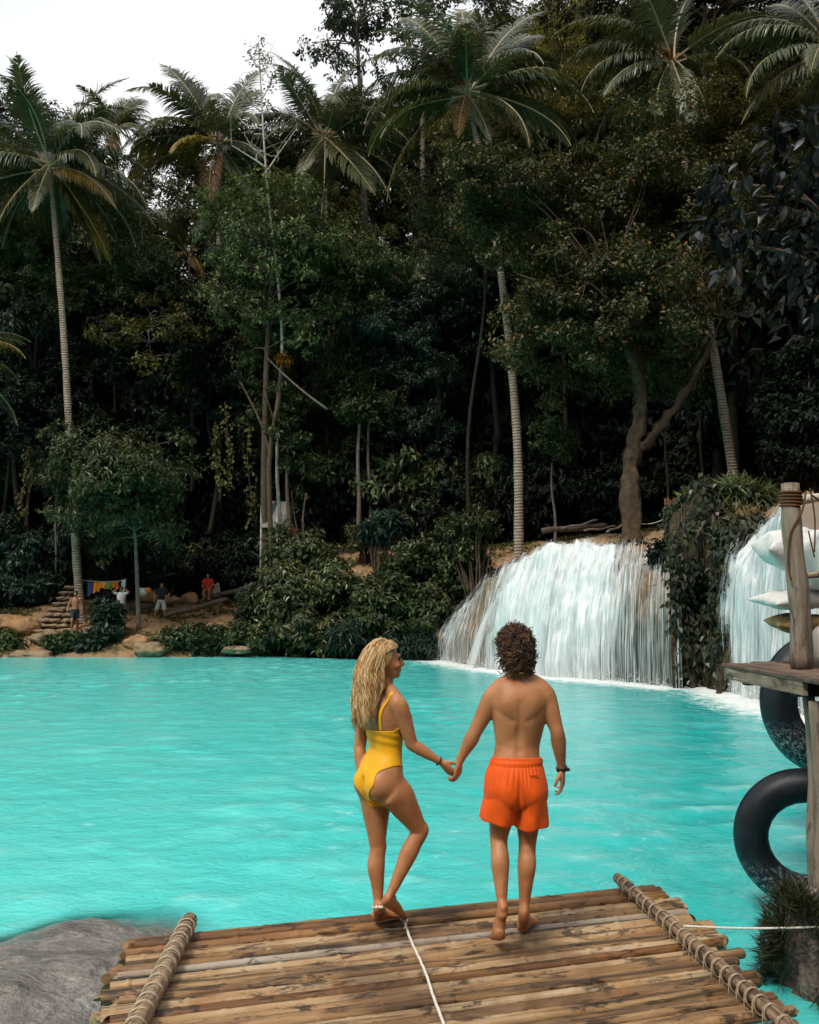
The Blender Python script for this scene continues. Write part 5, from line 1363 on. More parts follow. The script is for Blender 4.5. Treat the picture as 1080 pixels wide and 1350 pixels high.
palm('coconut palm with orange brown flower stalks, its ringed trunk leaning left behind the cliff', b, c, 4.3, .2, rt, fill=5, mid=[q(944, 480, 33.5), q(918, 330, 34.2)], spathe=5, plan=[
    (130, 'up', 'g', .9), (165, 'hi', 'o', 1.1), (150, 'hi', 'g', 1), (175, 'mid', 'g', 1.05), (185, 'flat', 'g', 1.05), (200, 'flat', 'g', 1.0), (170, 'low', 'g', 1), (215, 'low', 'g', .9), (250, 'hang', 'o', .8), (20, 'mid', 'g', .8), (340, 'flat', 'o', .7), (300, 'hang', 'o', .6), (190, 'hang', 'g', .9)])
b = ground_at(1108, 600, 30); c = at(1100, 72, 31)
palm('palm at the upper right edge with broad fronds hanging into view', b, c, 4.2, .2, rt, plan=[(180, 'mid', 'g', 1), (195, 'flat', 'g', 1), (205, 'low', 'o', 1), (175, 'low', 'g', .95), (225, 'hang', 'o', .9), (150, 'hi', 'g', 1), (10, 'mid', 'g', 1), (90, 'up', 'g', 1), (240, 'low', 'o', .9)])
b = ground_at(252, 520, 53); c = at(250, 335, 53)
palm('young yellowish palm between the tall left palms', b, c, 4.0, .17, rt, plan=[(90, 'up', 'y', .8) if False else (90, 'up', 'o', .9), (45, 'hi', 'o', .9), (135, 'hi', 'o', .9), (10, 'mid', 'y', .9), (170, 'mid', 'y', .95), (200, 'flat', 'y', .9), (340, 'flat', 'o', .8), (300, 'low', 'y', .7), (240, 'low', 'd', .7), (20, 'flat', 'o', .9)])
b = ground_at(-75, 760, 36); c = at(-70, 478, 36)
palm('palm beyond the left edge with one yellow frond arching into view', b, c, 3.2, .18, rt, plan=[(350, 'mid', 'y', 1.05), (5, 'flat', 'y', .9), (30, 'hi', 'o', 1), (330, 'low', 'o', .9), (180, 'mid', 'g', 1), (90, 'up', 'g', 1), (200, 'flat', 'g', 1), (270, 'flat', 'o', .7)])
b = ground_at(548, 560, 47); c = at(548, 395, 47)
palm('small dark teal palm in the deep shade between the bushy tree and the leaning palm', b, c, 3.0, .16, rt, plan=[(90, 'up', 'g', .8), (10, 'hi', 'g', 1), (170, 'hi', 'g', 1), (345, 'mid', 'g', 1), (195, 'mid', 'g', 1), (300, 'low', 'g', .8), (240, 'low', 'g', .8), (0, 'flat', 'g', 1), (180, 'flat', 'g', 1)])

# ------------------------------------------------------------------ single trees one can point to
def T(px, py, Y): return at(px, py, Y)
def extent(px, Y): return px / F * Y
# bushy tree in the middle left
tree('broadleaf_tree', 'bushy dark green tree wrapped round the lower bare white trunk', 'tree', ground_at(352, 700, 41.5), T(362, 352, 40.5), (extent(98, 40.5), 3.0, extent(132, 40.5)), .22, rt, G_MID, BARK, 80, 15, 11, .25, .055, shell=.4)
# small mango-like tree over the left bank
tree('mango_tree', 'rounded small tree with long drooping leaves standing over the clothesline', 'tree', ground_at(184, 815, 38.6), T(158, 645, 38), (extent(88, 38), 2.6, extent(76, 38)), .1, rt, foliage('long_mango_leaves', [(.03, .05, .02), (.055, .085, .034), (.09, .12, .05), (.13, .145, .055)], .42, .35, .2), BARK_GREY, 120, 15, 12, .26, .05, droop=.8, shell=.35, lean=[T(180, 740, 38.5) - ground_at(184, 815, 38.6), T(176, 690, 38.3) - ground_at(184, 815, 38.6)])
# pale tree in the middle: tall bare trunk
b = ground_at(362, 700, 40.2); root = thing('pale_tree', 'tall thin tree with a bare white trunk and leafless branching top', 'tree', b); mb = MB()
q = lambda px, py, Y=40.2: at(px, py, Y) - b
path = bezp([Vector((0, 0, -.3)), q(355, 640), q(357, 590), q(368, 520), q(372, 450), q(366, 365), q(357, 290), q(350, 215), q(345, 130), q(341, 58)], 50)
mb.tube(path[:21], [.125 - .035 * i / 49 for i in range(21)], 9, True, 1); mb.tube(path[20:], [.115 - .085 * i / 49 for i in range(20, 50)], 9)
rb = np.random.default_rng(4)
for (x0, y0, x1, y1, x2, y2, r) in ((351, 222, 338, 212, 306, 192, .07), (352, 226, 366, 205, 392, 168, .06), (347, 150, 330, 135, 318, 120, .035), (346, 130, 356, 112, 366, 88, .03), (343, 90, 334, 80, 330, 66, .025),
                                  (346, 170, 326, 165, 312, 152, .035), (348, 185, 362, 172, 380, 160, .03), (344, 105, 352, 90, 353, 72, .02), (349, 200, 334, 196, 322, 176, .03)):
    dy = rb.normal(0, .8); m = [q(x0, y0), q(x1, y1, 40.2 + dy * .5), q(x2, y2, 40.2 + dy)]; mb.tube(bezp(m, 8), [r * (1 - .75 * i / 7) for i in range(8)], 6)
    for k in range(3):
        e = m[1 + k % 2]; mb.tube(bezp([e, e + Vector((rb.normal(0, .4), rb.normal(0, .4), .5)), e + Vector((rb.normal(0, .8), rb.normal(0, .6), 1.1))], 6), [r * .4, r * .35, r * .3, r * .22, r * .15, r * .08], 5)
mb.build('trunk', [BARK_PALE, BARK], root)
V, cc = crown_np(rb, q(342, 100), (.9, .8, 1.6), 12, 5, 7, .16, .04, shell=.2, csize=.4); link('crown', np_mesh('crown', V, quads(len(V)), G_OLIVE), root)
V, cc = crown_np(rb, q(374, 476, 40.0), (.16, .16, .3), 4, 6, 8, .22, .04, droop=1.2, shell=.1); link('dead_fern', np_mesh('dead_fern', V, quads(len(V)), foliage('orange_dead_fern', [(.45, .13, .01), (.35, .10, .012)], .6, .3, .2)), root)
mb = MB(); b2 = q(357, 590); mb.tube(bezp([b2 + Vector((0, .05, -.5)), q(345, 560), q(318, 505)], 12), [.09, .085, .08, .075, .07, .065, .06, .055, .05, .045, .04, .035], 8)
mb.tube(bezp([b2 + Vector((0, .05, .2)), q(362, 560), q(352, 525)], 8), [.05, .045, .04, .035, .03, .025, .02, .015], 7); mb.build('side_stem', BARK, root)
mb = MB(); a_, b_ = at(352, 472, 39.7), at(432, 540, 39.4); mb.tube([a_ + (b_ - a_) * t_ + Vector((0, 0, -.12 * math.sin(t_ * PI))) for t_ in np.linspace(0, 1, 12)], [.03 + .028 * i / 11 + .004 * math.sin(i * 2.7) for i in range(12)], 8)
tag(mb.build('broken_branch', BARK_GREY), 'broken pale branch hanging slantwise across the lower bare white trunk', 'branch')
# olive branches reaching out at the left
tree('slender_tree', 'slender tree with yellow olive leaves on long bare sideways branches', 'tree', ground_at(232, 700, 44.5), T(195, 452, 42), (extent(95, 42), 2.2, extent(62, 42)), .09, rt, G_OLIVE, BARK_GREY, 36, 12, 9, .24, .065, shell=.3, csize=.22)
# gnarled tree on the ledge
b = ground_at(834, 697, 29.5); q = lambda px, py, Y=29.5: at(px, py, Y) - b
root = thing('gnarled_tree', 'gnarled old tree with a thick forked trunk standing on the ledge above the waterfall', 'tree', b); mb = MB()
path = bezp([Vector((0, 0, -.3)), q(832, 650), q(831, 610), q(841, 565), q(846, 520), q(835, 470), q(810, 410)], 30); mb.tube(path, [.34 - .19 * i / 29 + .03 * math.sin(i * 1.9) + (.12 if i < 2 else 0) for i in range(30)], 22)
for dx in (-.22, .2, .05): mb.tube(bezp([Vector((dx, -.1, -.2)), Vector((dx * .9, -.12, 1.)), Vector((dx * .5, -.1, 2.4)), Vector((dx * .3, -.05, 3.6))], 10), [.15 - .008 * i for i in range(10)], 8)
fk = bezp([q(834, 600), q(856, 580), q(880, 550), q(905, 515), q(930, 470), q(950, 420)], 20); mb.tube(fk, [.2 - .14 * i / 19 + .015 * math.sin(i * 2.3) for i in range(20)], 10)
starts = [(tuple(path[i]), .16) for i in range(18, 30)] + [(tuple(fk[i]), .12) for i in range(9, 20)]
V1, c1 = crown_np(rt, q(782, 430, 29.5), (extent(130, 29.5), 3.2, extent(115, 29.5)), 150, 20, 11, .17, .052, shell=.35, csize=.2)
V2, c2 = crown_np(rt, q(860, 330, 30.5), (extent(120, 30.5), 3.0, extent(170, 30.5)), 140, 19, 11, .17, .052, shell=.35, csize=.22)
V3, c3 = crown_np(rt, q(690, 285, 31), (extent(110, 30.5), 2.6, extent(75, 30.5)), 100, 19, 11, .17, .052, shell=.35, csize=.22)
n0_ = len(mb.v); limbs(mb, rt, starts, np.concatenate([c1, c2, c3]), .3, 6, 6, .01)
rb = np.random.default_rng(6)
for k in range(46):                                                   # bare pale twigs at the edge of the crown
    s_ = Vector(c1[k * 2 % len(c1)]); s_.y -= .8; d = Vector((rb.uniform(-1.2, .4), rb.uniform(-.8, .1), rb.uniform(-.5, .6))); m_ = s_ + d * rb.uniform(.5, 1.2)
    mb.tube(bezp([s_, (s_ + m_) / 2 + Vector((rb.normal(0, .2), 0, rb.normal(0, .2))), m_], 7), [.03, .028, .025, .02, .016, .012, .007], 5, False)
roughen(mb.build('trunk', BARK_OLD, root).data, .17, 2.6, n0_); V = np.concatenate([V1, V2, V3]); link('crown', np_mesh('crown', V, quads(len(V)), G_RUST), root)
# trees at the top
tree('tall_tree', 'tall airy tree with open branches letting the sky through at the top of the forest', 'tree', ground_at(500, 600, 52), T(470, 55, 51), (extent(75, 51), 3.5, extent(95, 51)), .3, rt, G_TEAL, BARK_GREY, 46, 10, 10, .26, .07, shell=.3, csize=.24)
tree('tall_tree', 'tall airy tree with a pale trunk right behind the crown of the big palm', 'tree', ground_at(560, 600, 53), T(562, 40, 52), (extent(70, 52), 3.5, extent(85, 52)), .3, rt, G_DARK, BARK_GREY, 40, 10, 10, .26, .07, shell=.3, csize=.24)
tree('feathery_tree', 'feathery golden green tree with thin stems right of the big palm crown', 'tree', ground_at(745, 500, 43), T(742, 88, 42), (extent(62, 42), 2.4, extent(95, 42)), .12, rt, foliage('golden_green_leaves', [(.11, .11, .018), (.2, .17, .028), (.27, .21, .035)], .5, .35, .35), BARK, 80, 12, 9, .16, .03, shell=.2, csize=.24)
tree('dark_tree', 'very dark broad tree with hanging leaves across the top right corner', 'tree', ground_at(940, 500, 40), T(930, 18, 39), (extent(190, 39), 3.5, extent(85, 39)), .3, rt, G_BLACK, BARK, 100, 14, 10, .28, .06, droop=.9, shell=.3, csize=.2)
tree('vine_covered_tree', 'broad tree smothered in small olive leaved vines right of the flower stalk palm', 'tree', ground_at(965, 560, 36.5), T(965, 190, 35.5), (extent(130, 35.5), 3., extent(100, 35.5)), .25, rt, foliage('bright_olive_leaves', [(.06, .07, .016), (.11, .11, .024), (.17, .15, .03), (.07, .085, .025), (.21, .15, .03)], .46, .3, .32), BARK, 110, 16, 10, .15, .045, shell=.35, csize=.2)
tree('vine_covered_tree', 'dark tree with rusty leaf tips under the crown of the big palm', 'tree', ground_at(620, 560, 37), T(640, 285, 37), (extent(110, 37), 2.8, extent(90, 37)), .1, rt, G_RUST, BARK_DARK, 90, 15, 10, .16, .045, shell=.35, csize=.22)
# near tree with large glossy leaves reaching in from the right
b = Vector((9.4, 14.5, gz(9.4, 14.5))); root = thing('broadleaf_tree', 'dark tree with large glossy hanging leaves leaning in from the right edge', 'tree', b); mb = MB()
q = lambda px, py, Y: at(px, py, Y) - b
mb.tube(bezp([Vector((0, 0, -.3)), q(1180, 560, 15), q(1140, 400, 15.5), q(1090, 290, 16)], 16), [.3 - .2 * i / 15 for i in range(16)], 10)
lv = []; rb = np.random.default_rng(15); bs = []
for (px, py, Y, r) in ((1000, 260, 15.5, 55), (950, 240, 16, 32), (1060, 230, 15, 55), (1040, 330, 15, 60), (970, 330, 15.5, 45), (1075, 400, 14.5, 60), (1030, 170, 16, 36), (1090, 310, 14.5, 50), (935, 300, 16.5, 24), (1075, 150, 15.5, 36)):
    c0 = np.array(q(px, py, Y)); bs.append(c0); n = int(r * 1.25); cs = extent(r, Y)
    P = c0 + unit(rb.normal(size=(n, 3))) * (rb.random(n) ** .45 * cs)[:, None]; D = unit(np.stack([rb.normal(-.35, .5, n), rb.normal(-.3, .5, n), -np.abs(rb.normal(.75, .5, n))], 1)); N = unit(np.stack([rb.normal(-.1, .4, n), rb.normal(-.4, .4, n), np.abs(rb.normal(.8, .3, n))], 1))
    L_ = .15 + .36 * rb.random(n) ** 1.6; D = unit(D); S = unit(np.cross(D, N)); N = np.cross(S, D); rows_ = []
    for s_, w_ in ((0, .01), (.2, .14), (.45, .2), (.72, .15), (1, .005)):
        m_ = P + D * (L_ * s_)[:, None] - N * (L_ * .22 * s_ * s_)[:, None]; wv = S * (L_ * w_)[:, None]; lift = N * (L_ * w_ * .3)[:, None]
        rows_.append(np.stack([m_ - wv + lift, m_, m_ + wv + lift], 1))
    lv.append(np.stack(rows_, 1).reshape(n, 15, 3))
A = np.concatenate(lv); m = len(A); fb = []
for r_ in range(4):
    for c_ in range(2): fb.append([r_ * 3 + c_, r_ * 3 + c_ + 1, r_ * 3 + c_ + 4, r_ * 3 + c_ + 3])
Q = (15 * np.arange(m)[:, None, None] + np.array(fb)[None]).reshape(-1, 4)
limbs(mb, rb, [(tuple(q(1180, 560, 15)), .2), (tuple(q(1140, 400, 15.5)), .15), (tuple(q(1090, 290, 16)), .1)], np.array(bs), .5, 1, 6, .02)
mb.build('trunk', BARK, root); link('crown', np_mesh('crown', A.reshape(-1, 3), Q, G_BIG, True), root)
# slim bare stems standing on the dark forest floor
for (px, py, px2, py2, Y, r, mt, lb) in ((731, 700, 728, 610, 34, .055, BARK_GREY, 'thin grey stem standing alone between the leaning palm and the gnarled tree'), (879, 690, 878, 545, 33, .05, BARK, 'thin dark stem behind the picket panel'),
        (925, 650, 924, 540, 35, .05, BARK, 'thin dark stem between the picket panel and the ringed palm trunk'), (471, 700, 474, 560, 42, .11, BARK_GREY, 'grey spotted trunk standing behind the bank shrubs'),
        (488, 700, 486, 560, 42.5, .09, BARK_GREY, 'second thin grey trunk close beside the spotted trunk'), (370, 705, 366, 560, 40.8, .1, BARK_PALE, 'straight pale trunk right beside the little hut'),
        (383, 715, 379, 600, 40.4, .11, BARK, 'brown shaggy trunk between the little hut and the bank shrubs'), (395, 712, 404, 650, 40.6, .07, BARK, 'forked reddish brown stem behind the large bank shrub'), (72, 760, 76, 640, 43, .06, BARK_GREY, 'thin grey stem above the stone steps')):
    b = ground_at(px, py, Y); e = at(px2, py2, Y) - b; root = thing('slim_tree', lb, 'tree', b); mb = MB(); mb.tube(bezp([Vector((0, 0, -.3)), e * .35 + Vector((.06, 0, 0)), e * .7 - Vector((.05, 0, 0)), e], 14), [r * (1.2 - .6 * i / 13) for i in range(14)], 8)
    if 'forked' in lb: mb.tube(bezp([e * .3, e * .6 + Vector((-.4, 0, .2)), e + Vector((-.7, 0, .1))], 8), [r * .7 - .004 * i for i in range(8)], 7)
    mb.build('trunk', mt, root)
    V, cc = crown_np(rt, e + Vector((0, 0, .9)), (1.1, 1., 1.0), 14, 8, 8, .24, .05, shell=.2, csize=.4); link('crown', np_mesh('crown', V, quads(len(V)), G_DARK), root)

# ------------------------------------------------------------------ the forest wall: trees of six kinds, copied
def proto(i, mat, L, W, rad, nc, nr, nl, droop):
    rng = np.random.default_rng(200 + i)
    r = tree('forest_tree', 'leafy tree in the dense forest wall behind the pool', 'tree', (0, 0, 0), (0, 0, 11), rad, .2, rng, mat, BARK_DARK, nc, nr, nl, L, W, group='trees of the forest wall', droop=droop, shell=.4, csize=.3, limb_every=2)
    return r
PR = [proto(0, G_DARK, .30, .065, (3.4, 3.2, 3.4), 70, 13, 10, .5), proto(1, G_TEAL, .32, .06, (3.2, 3.2, 3.0), 64, 13, 10, .7), proto(2, G_DARK, .26, .07, (3.6, 3.4, 3.0), 74, 13, 10, .3),
      proto(3, G_MID, .28, .06, (3.2, 3.0, 3.4), 66, 13, 10, .5), proto(4, G_OLIVE, .26, .06, (3.2, 3.2, 3.0), 60, 13, 10, .4), proto(5, G_BLACK, .34, .08, (3.8, 3.6, 3.6), 70, 13, 10, .6)]
rt = np.random.default_rng(55); used = set(); ntree = 0
top_px = [-120, 0, 60, 110, 160, 200, 250, 300, 340, 380, 420, 450, 520, 600, 700, 1200]; top_py = [150, 150, 150, 160, 215, 235, 200, 190, 190, 180, 150, 130, 120, 60, 20, 0]
MASK = []
def plant(px, py, Y, Rpx, kind, label=None):
    global ntree
    if Y < 52 and py - Rpx < 292 and 190 < px + Rpx and px - Rpx < 520: return
    if Y < 47 and 690 < px < 800 and py < 170: return
    c = at(px, py, Y); Rm = extent(Rpx, Y); k = Rm / 3.4; g = gz(c.x, c.y); h = c.z - g
    z0 = c.z - 11 * k; src = PR[kind]; o = src if kind not in used else dup(src)
    used.add(kind); o.location = (c.x, c.y, z0); o.rotation_euler = (0, 0, rt.uniform(0, 6.28)); o.scale = (k, k, k * rt.uniform(.9, 1.12)); ntree += 1
    if label: o['label'] = label
def kind_for(px, py, low):
    if low: return int(rt.choice([5, 5, 0, 1]))
    if px > 620: return int(rt.choice([0, 2, 5, 4, 3], p=[.2, .2, .15, .3, .15]))
    return int(rt.choice([0, 1, 2, 3, 4], p=[.28, .26, .2, .16, .1]))
for Y, step, rpx in ((44, 74, 62), (49, 70, 62), (55, 66, 60), (62, 64, 60)):
    px = -130 + rt.uniform(0, 40)
    while px < 1230:
        tp = np.interp(px, top_px, top_py); g = None
        py = tp + rpx * .95 + (62 - Y) * 5.5 * (1 if px < 560 else .9)
        lim = (600 if px < 600 else 520) if Y < 50 else 460 if Y < 60 else 330
        while py < lim:
            jx, jy = rt.normal(0, 14), rt.normal(0, 14); c = at(px + jx, py + jy, Y)
            if c.z > gz(c.x, c.y) + 1.5: plant(px + jx, py + jy, Y, rpx * rt.uniform(.85, 1.2), kind_for(px, py, py > 430))
            py += rpx * 1.35
        px += step
# ------------------------------------------------------------------ shrubs and undergrowth
def shrub(name, label, base, lobes, mat, rng, L=.22, W=.06, dens=1., group=None, cat='shrub', droop=.5, stems=True, bark=BARK, nleaf=9, **kw):
    """lobes: (px, py, Y, half width px, half height px) - one plant made of several rounded masses of leaves"""
    base = Vector(base); root = thing(name, label, cat, base, 0, group); Vs = []; mb = MB(); allc = []
    for (px, py, Y, rx, rz) in lobes:
        C = at(px, py, Y) - base; rd_ = (extent(rx, Y), extent(min(rx, 55), Y) * .8, extent(rz, Y)); vol = (rd_[0] * rd_[2]) ** .5
        V, cc = crown_np(rng, C, rd_, int(22 * vol * dens) + 8, 11, nleaf, L, W, droop=droop, **{**dict(shell=.35, csize=.33), **kw}); Vs.append(V); allc.append(cc)
    cc = np.concatenate(allc); limbs(mb, rng, [((0, 0, -.2), .06), ((.15, .1, -.2), .05), ((-.15, .05, -.2), .05)], cc, .8, max(1, len(cc) // 14), 5, .012)
    mb.build('stem', bark, root); V = np.concatenate(Vs); link('crown', np_mesh('crown', V, quads(len(V)), mat), root); return root
rs_ = np.random.default_rng(303)
shrub('bank_shrub', 'large yellow green shrub overhanging the water left of the blond hair', ground_at(400, 845, 38.2),
      [(368, 800, 37, 36, 50), (398, 738, 38, 46, 40), (437, 790, 37, 42, 60), (385, 835, 36.4, 52, 30), (435, 840, 36.2, 40, 25), (352, 840, 36.6, 24, 26), (405, 790, 37.2, 55, 50)], G_BANK := foliage('bank_shrub_leaves', [(.02, .035, .016), (.04, .06, .022), (.07, .09, .03), (.13, .12, .03), (.03, .05, .03)], .38, .5, .2), rs_, .27, .06, 1.25, droop=.9)
shrub('bank_shrub', 'large dark shrub covering the bank between the blond hair and the waterfall', ground_at(545, 848, 37),
      [(505, 788, 36.8, 34, 34), (548, 758, 36.4, 44, 44), (592, 752, 35.6, 38, 46), (520, 825, 35.6, 48, 36), (570, 825, 35, 40, 40), (480, 820, 36, 32, 40), (612, 735, 35.3, 26, 26), (545, 800, 35.6, 60, 45)], G_DARK, rs_, .26, .065, 1.25, droop=.8)
shrub('fern_clump', 'long drooping ferns fringing the waterline under the dark bank shrub', ground_at(500, 848, 36.4), [(470, 842, 35.5, 40, 20), (520, 850, 35, 40, 18), (560, 850, 34.6, 26, 20)], G_TEAL, rs_, .45, .04, 1., cat='fern', droop=1.3)
shrub('low_shrub', 'low dark green shrub row along the water beneath the dirt clearing', ground_at(275, 850, 37.4), [(235, 845, 36.8, 26, 14), (275, 843, 36.8, 32, 17), (312, 840, 36.8, 22, 18)], G_DARK, rs_, .2, .055, 1.6)
shrub('low_shrub', 'dark big leaved plant standing right of the tall palm trunk by the clothesline', ground_at(143, 838, 38), [(140, 816, 37.6, 14, 22), (136, 842, 37.2, 17, 15), (118, 850, 36.9, 13, 9)], G_TEAL, rs_, .3, .08, 1.5)
shrub('low_shrub', 'low shrub at the water below the stone steps', ground_at(75, 850, 37), [(78, 850, 36.8, 17, 13), (95, 845, 36.9, 12, 10)], G_DARK, rs_, .2, .055, 1.6)
shrub('low_shrub', 'leafy shrub at the water in the far left corner', ground_at(12, 852, 37), [(8, 850, 36.8, 24, 17), (-22, 845, 36.8, 25, 20)], G_MID, rs_, .22, .06, 1.5)
shrub('low_shrub', 'dark shrub bank climbing behind the stone steps at the far left', ground_at(30, 790, 42), [(25, 745, 43, 36, 36), (-10, 720, 43, 40, 45), (55, 775, 42.5, 24, 16), (10, 780, 42, 30, 18)], G_TEAL, rs_, .32, .075, 1.3)
shrub('low_shrub', 'small reddish leaved shrub on the ledge in front of the forest', ground_at(482, 715, 39), [(482, 705, 39, 26, 14)], G_RUST, rs_, .2, .05, 1.5)
shrub('low_shrub', 'round dark shrub at the foot of the pale leaning palm', ground_at(630, 700, 34.5), [(628, 690, 34.5, 26, 18), (600, 698, 35, 20, 12)], G_DARK, rs_, .18, .05, 1.4)
shrub('low_shrub', 'trailing plant between the dirt clearing and the yellow green shrub', ground_at(335, 815, 38.6), [(332, 812, 38.4, 16, 16), (340, 790, 38.8, 20, 16)], G_TEAL, rs_, .26, .05, 1.4)
shrub('fan_plant', 'pale blue green fan leaved plant rising above the gap between the bank shrubs', ground_at(500, 735, 38), [(497, 700, 38.2, 16, 10), (515, 690, 38.4, 18, 14)], G_TEAL, rs_, .5, .06, .8, cat='plant', droop=1.)
shrub('fern_clump', 'arching ferns on top of the cliff between the two falls', ground_at(950, 690, 26), [(940, 668, 25, 34, 18), (965, 660, 24.6, 30, 20), (995, 660, 24.4, 20, 10)], G_MID, rs_, .55, .035, 1.2, cat='fern', droop=1.0, nleaf=12)
# creeper over the cliff between the falls
cr_ = np.random.default_rng(9); n = 7500; a_s = np.linspace(.02, 1.5, 90); P, nr = cliff.surf(a_s, .06)
ii = cr_.integers(0, cliff.ns, n); jj = (cr_.random(n) ** .8 * 89).astype(int); P0 = P[ii, jj] + cr_.normal(0, .1, (n, 3)); N0 = nr[ii, jj]
keep = fbm(P0[:, 0] * 1.2, P0[:, 1] * 1.2, P0[:, 2] * 1.0, 3, 61) > -.38 + .5 * sstep(.32, .0, a_s[jj]); P0, N0 = P0[keep], N0[keep]; n = len(P0)
D0 = unit(np.array([0, 0, -1.]) + cr_.normal(0, .45, (n, 3)) + N0 * .35); Nn = unit(N0 + np.array([0, 0, .6]) + cr_.normal(0, .3, (n, 3)))
V = leaf_quads(P0 + N0 * .05, D0, Nn, cr_.uniform(.12, .3, n), cr_.uniform(.04, .085, n)); b = Vector(cliff.b[40])
root = thing('creeper', 'dark leafy creeper hanging over the cliff between the two falls', 'creeper', b); link('foliage', np_mesh('foliage', V - np.array(b), quads(len(V)), foliage('creeper_leaves', [(.008, .016, .009), (.018, .03, .016), (.034, .05, .028), (.014, .022, .010), (.05, .055, .02), (.09, .105, .07)], .38, .35, .12)), root)
lv_ = MB(); 
for k in range(26):
    i = int(cr_.integers(0, cliff.ns)); ln = P[i, ::6] + nr[i, ::6] * .05; ln = ln[int(cr_.integers(0, 5)):][:10]; lv_.tube([Vector(x) + Vector((cr_.normal(0, .04), -.02, 0)) - b for x in ln], .012, 4, False)
lv_.build('stem', BARK, root)
shrub('dry_grass_clump', 'tan dry hanging roots and grass on the upper cliff left of the second fall', ground_at(930, 700, 26), [(935, 705, 24.6, 18, 22), (985, 690, 23.6, 20, 20), (960, 700, 24.2, 24, 22)], foliage('dry_hanging_grass', [(.12, .075, .028), (.2, .13, .05), (.07, .06, .02)], .8, .2, .2), rs_, .45, .012, 1.2, cat='grass clump', droop=2.2)
shrub('wet_shrub', 'small dark plants clinging to the wet rock at the right end of the broad waterfall', ground_at(878, 800, 26.5), [(876, 735, 25.4, 16, 18), (890, 768, 24.9, 14, 26), (898, 830, 24.6, 12, 30)], G_BLACK, rs_, .16, .045, 1.2, droop=1.)

# understory bushes between the trunks, copied
def bush_proto(i, mat, L, W):
    rng = np.random.default_rng(400 + i); root = thing('understory_bush', 'dark bush in the shade between the trunks of the forest', 'bush', (0, 0, 0), 0, 'bushes under the forest trees'); mb = MB()
    V, cc = crown_np(rng, (0, 0, 1.5), (1.7, 1.5, 1.5), 38, 11, 9, L, W, droop=.8, shell=.35, csize=.36); limbs(mb, rng, [((0, 0, -.3), .05), ((.2, 0, -.3), .05)], cc, .8, 3, 5, .012)
    mb.build('stem', BARK_DARK, root); link('crown', np_mesh('crown', V, quads(len(V)), mat), root); return root
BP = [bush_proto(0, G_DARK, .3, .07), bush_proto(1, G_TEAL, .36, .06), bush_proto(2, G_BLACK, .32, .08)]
rt = np.random.default_rng(66); used_b = set(); nb_ = 0
def bush(px, Y, k, kind):
    global nb_
    x = (px - 540) / F * Y; z = gz(x, Y); src = BP[kind]; o = src if kind not in used_b else dup(src); used_b.add(kind); nb_ += 1
    o.location = (x, Y, z - .15); o.rotation_euler = (0, 0, rt.uniform(0, 6.3)); o.scale = (k, k, k * rt.uniform(.9, 1.4))
for Y, k0, st in ((44.5, 1.15, 44), (47.5, 1.45, 50), (51, 1.8, 56), (56, 2.2, 60)):
    px = -70
    while px < 640:
        bush(px + rt.normal(0, 10), Y + rt.normal(0, .6), k0 * rt.uniform(.75, 1.25), int(rt.choice([0, 1, 2], p=[.35, .4, .25]))); px += st
for Y, k0, st in ((41.5, 1.0, 62), (45, 1.6, 60), (49, 2.1, 62), (54, 2.6, 66)):
    px = 600
    while px < 1180:
        bush(px + rt.normal(0, 14), Y + rt.normal(0, .6), k0 * rt.uniform(.7, 1.2), 2); px += st
for px, Y, k in ((1090, 36, 2.6), (1030, 38, 2.2)): bush(px, Y, k, 2)
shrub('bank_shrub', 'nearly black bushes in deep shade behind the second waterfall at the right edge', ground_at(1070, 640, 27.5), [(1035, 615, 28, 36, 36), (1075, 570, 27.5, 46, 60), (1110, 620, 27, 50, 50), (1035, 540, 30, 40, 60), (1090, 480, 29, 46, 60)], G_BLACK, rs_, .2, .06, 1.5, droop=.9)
# leaf litter plants over the forest floor
ru = np.random.default_rng(71); n = 9000; x = ru.uniform(-32, 32, n); y = ru.uniform(36, 60, n); d = shore(x, y); ok = (d > np.where(x < -5, 7.5, 9)) & (np.abs(x) < y * .62); x, y = x[ok], y[ok]
z = ground_z(x, y); n = len(x); j = np.repeat(np.arange(n), 9); a = ru.uniform(0, 6.28, len(j)); e = ru.uniform(-.1, 1.1, len(j)); h = ru.uniform(.05, .6, n)
P = np.stack([x[j], y[j], z[j] + h[j]], 1) + ru.normal(0, .12, (len(j), 3)); D = np.stack([np.cos(a), np.sin(a), e], 1); N = unit(np.array([0, 0, 1.]) + ru.normal(0, .35, (len(j), 3)))
V = leaf_quads(P, D, N, ru.uniform(.2, .45, len(j)), ru.uniform(.03, .08, len(j)), .35)
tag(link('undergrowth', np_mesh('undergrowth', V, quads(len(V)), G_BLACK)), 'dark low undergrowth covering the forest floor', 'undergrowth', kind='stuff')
# the far slope: one mass of leaves
n = 15000; x = ru.uniform(-62, 62, n); y = ru.uniform(62, 84, n); z = ground_z(x, y); h = ru.random(n) ** .7 * (11 + 4 * fbm(x * .12, y * .12, 0, 3, 21)); j = np.repeat(np.arange(n), 4); m_ = len(j)
P = np.stack([x[j], y[j], (z + h)[j]], 1) + ru.normal(0, .5, (m_, 3)); V = leaf_quads(P, unit(ru.normal(0, 1, (m_, 3)) + [0, -.2, -.5]), unit(ru.normal(0, .6, (m_, 3)) + [0, -.5, 1]), ru.uniform(.5, 1.1, m_), ru.uniform(.15, .3, m_), .3)
tag(link('forest', np_mesh('forest', V, quads(len(V)), G_DARK)), 'dark mass of jungle covering the slope far behind', 'forest', kind='stuff')
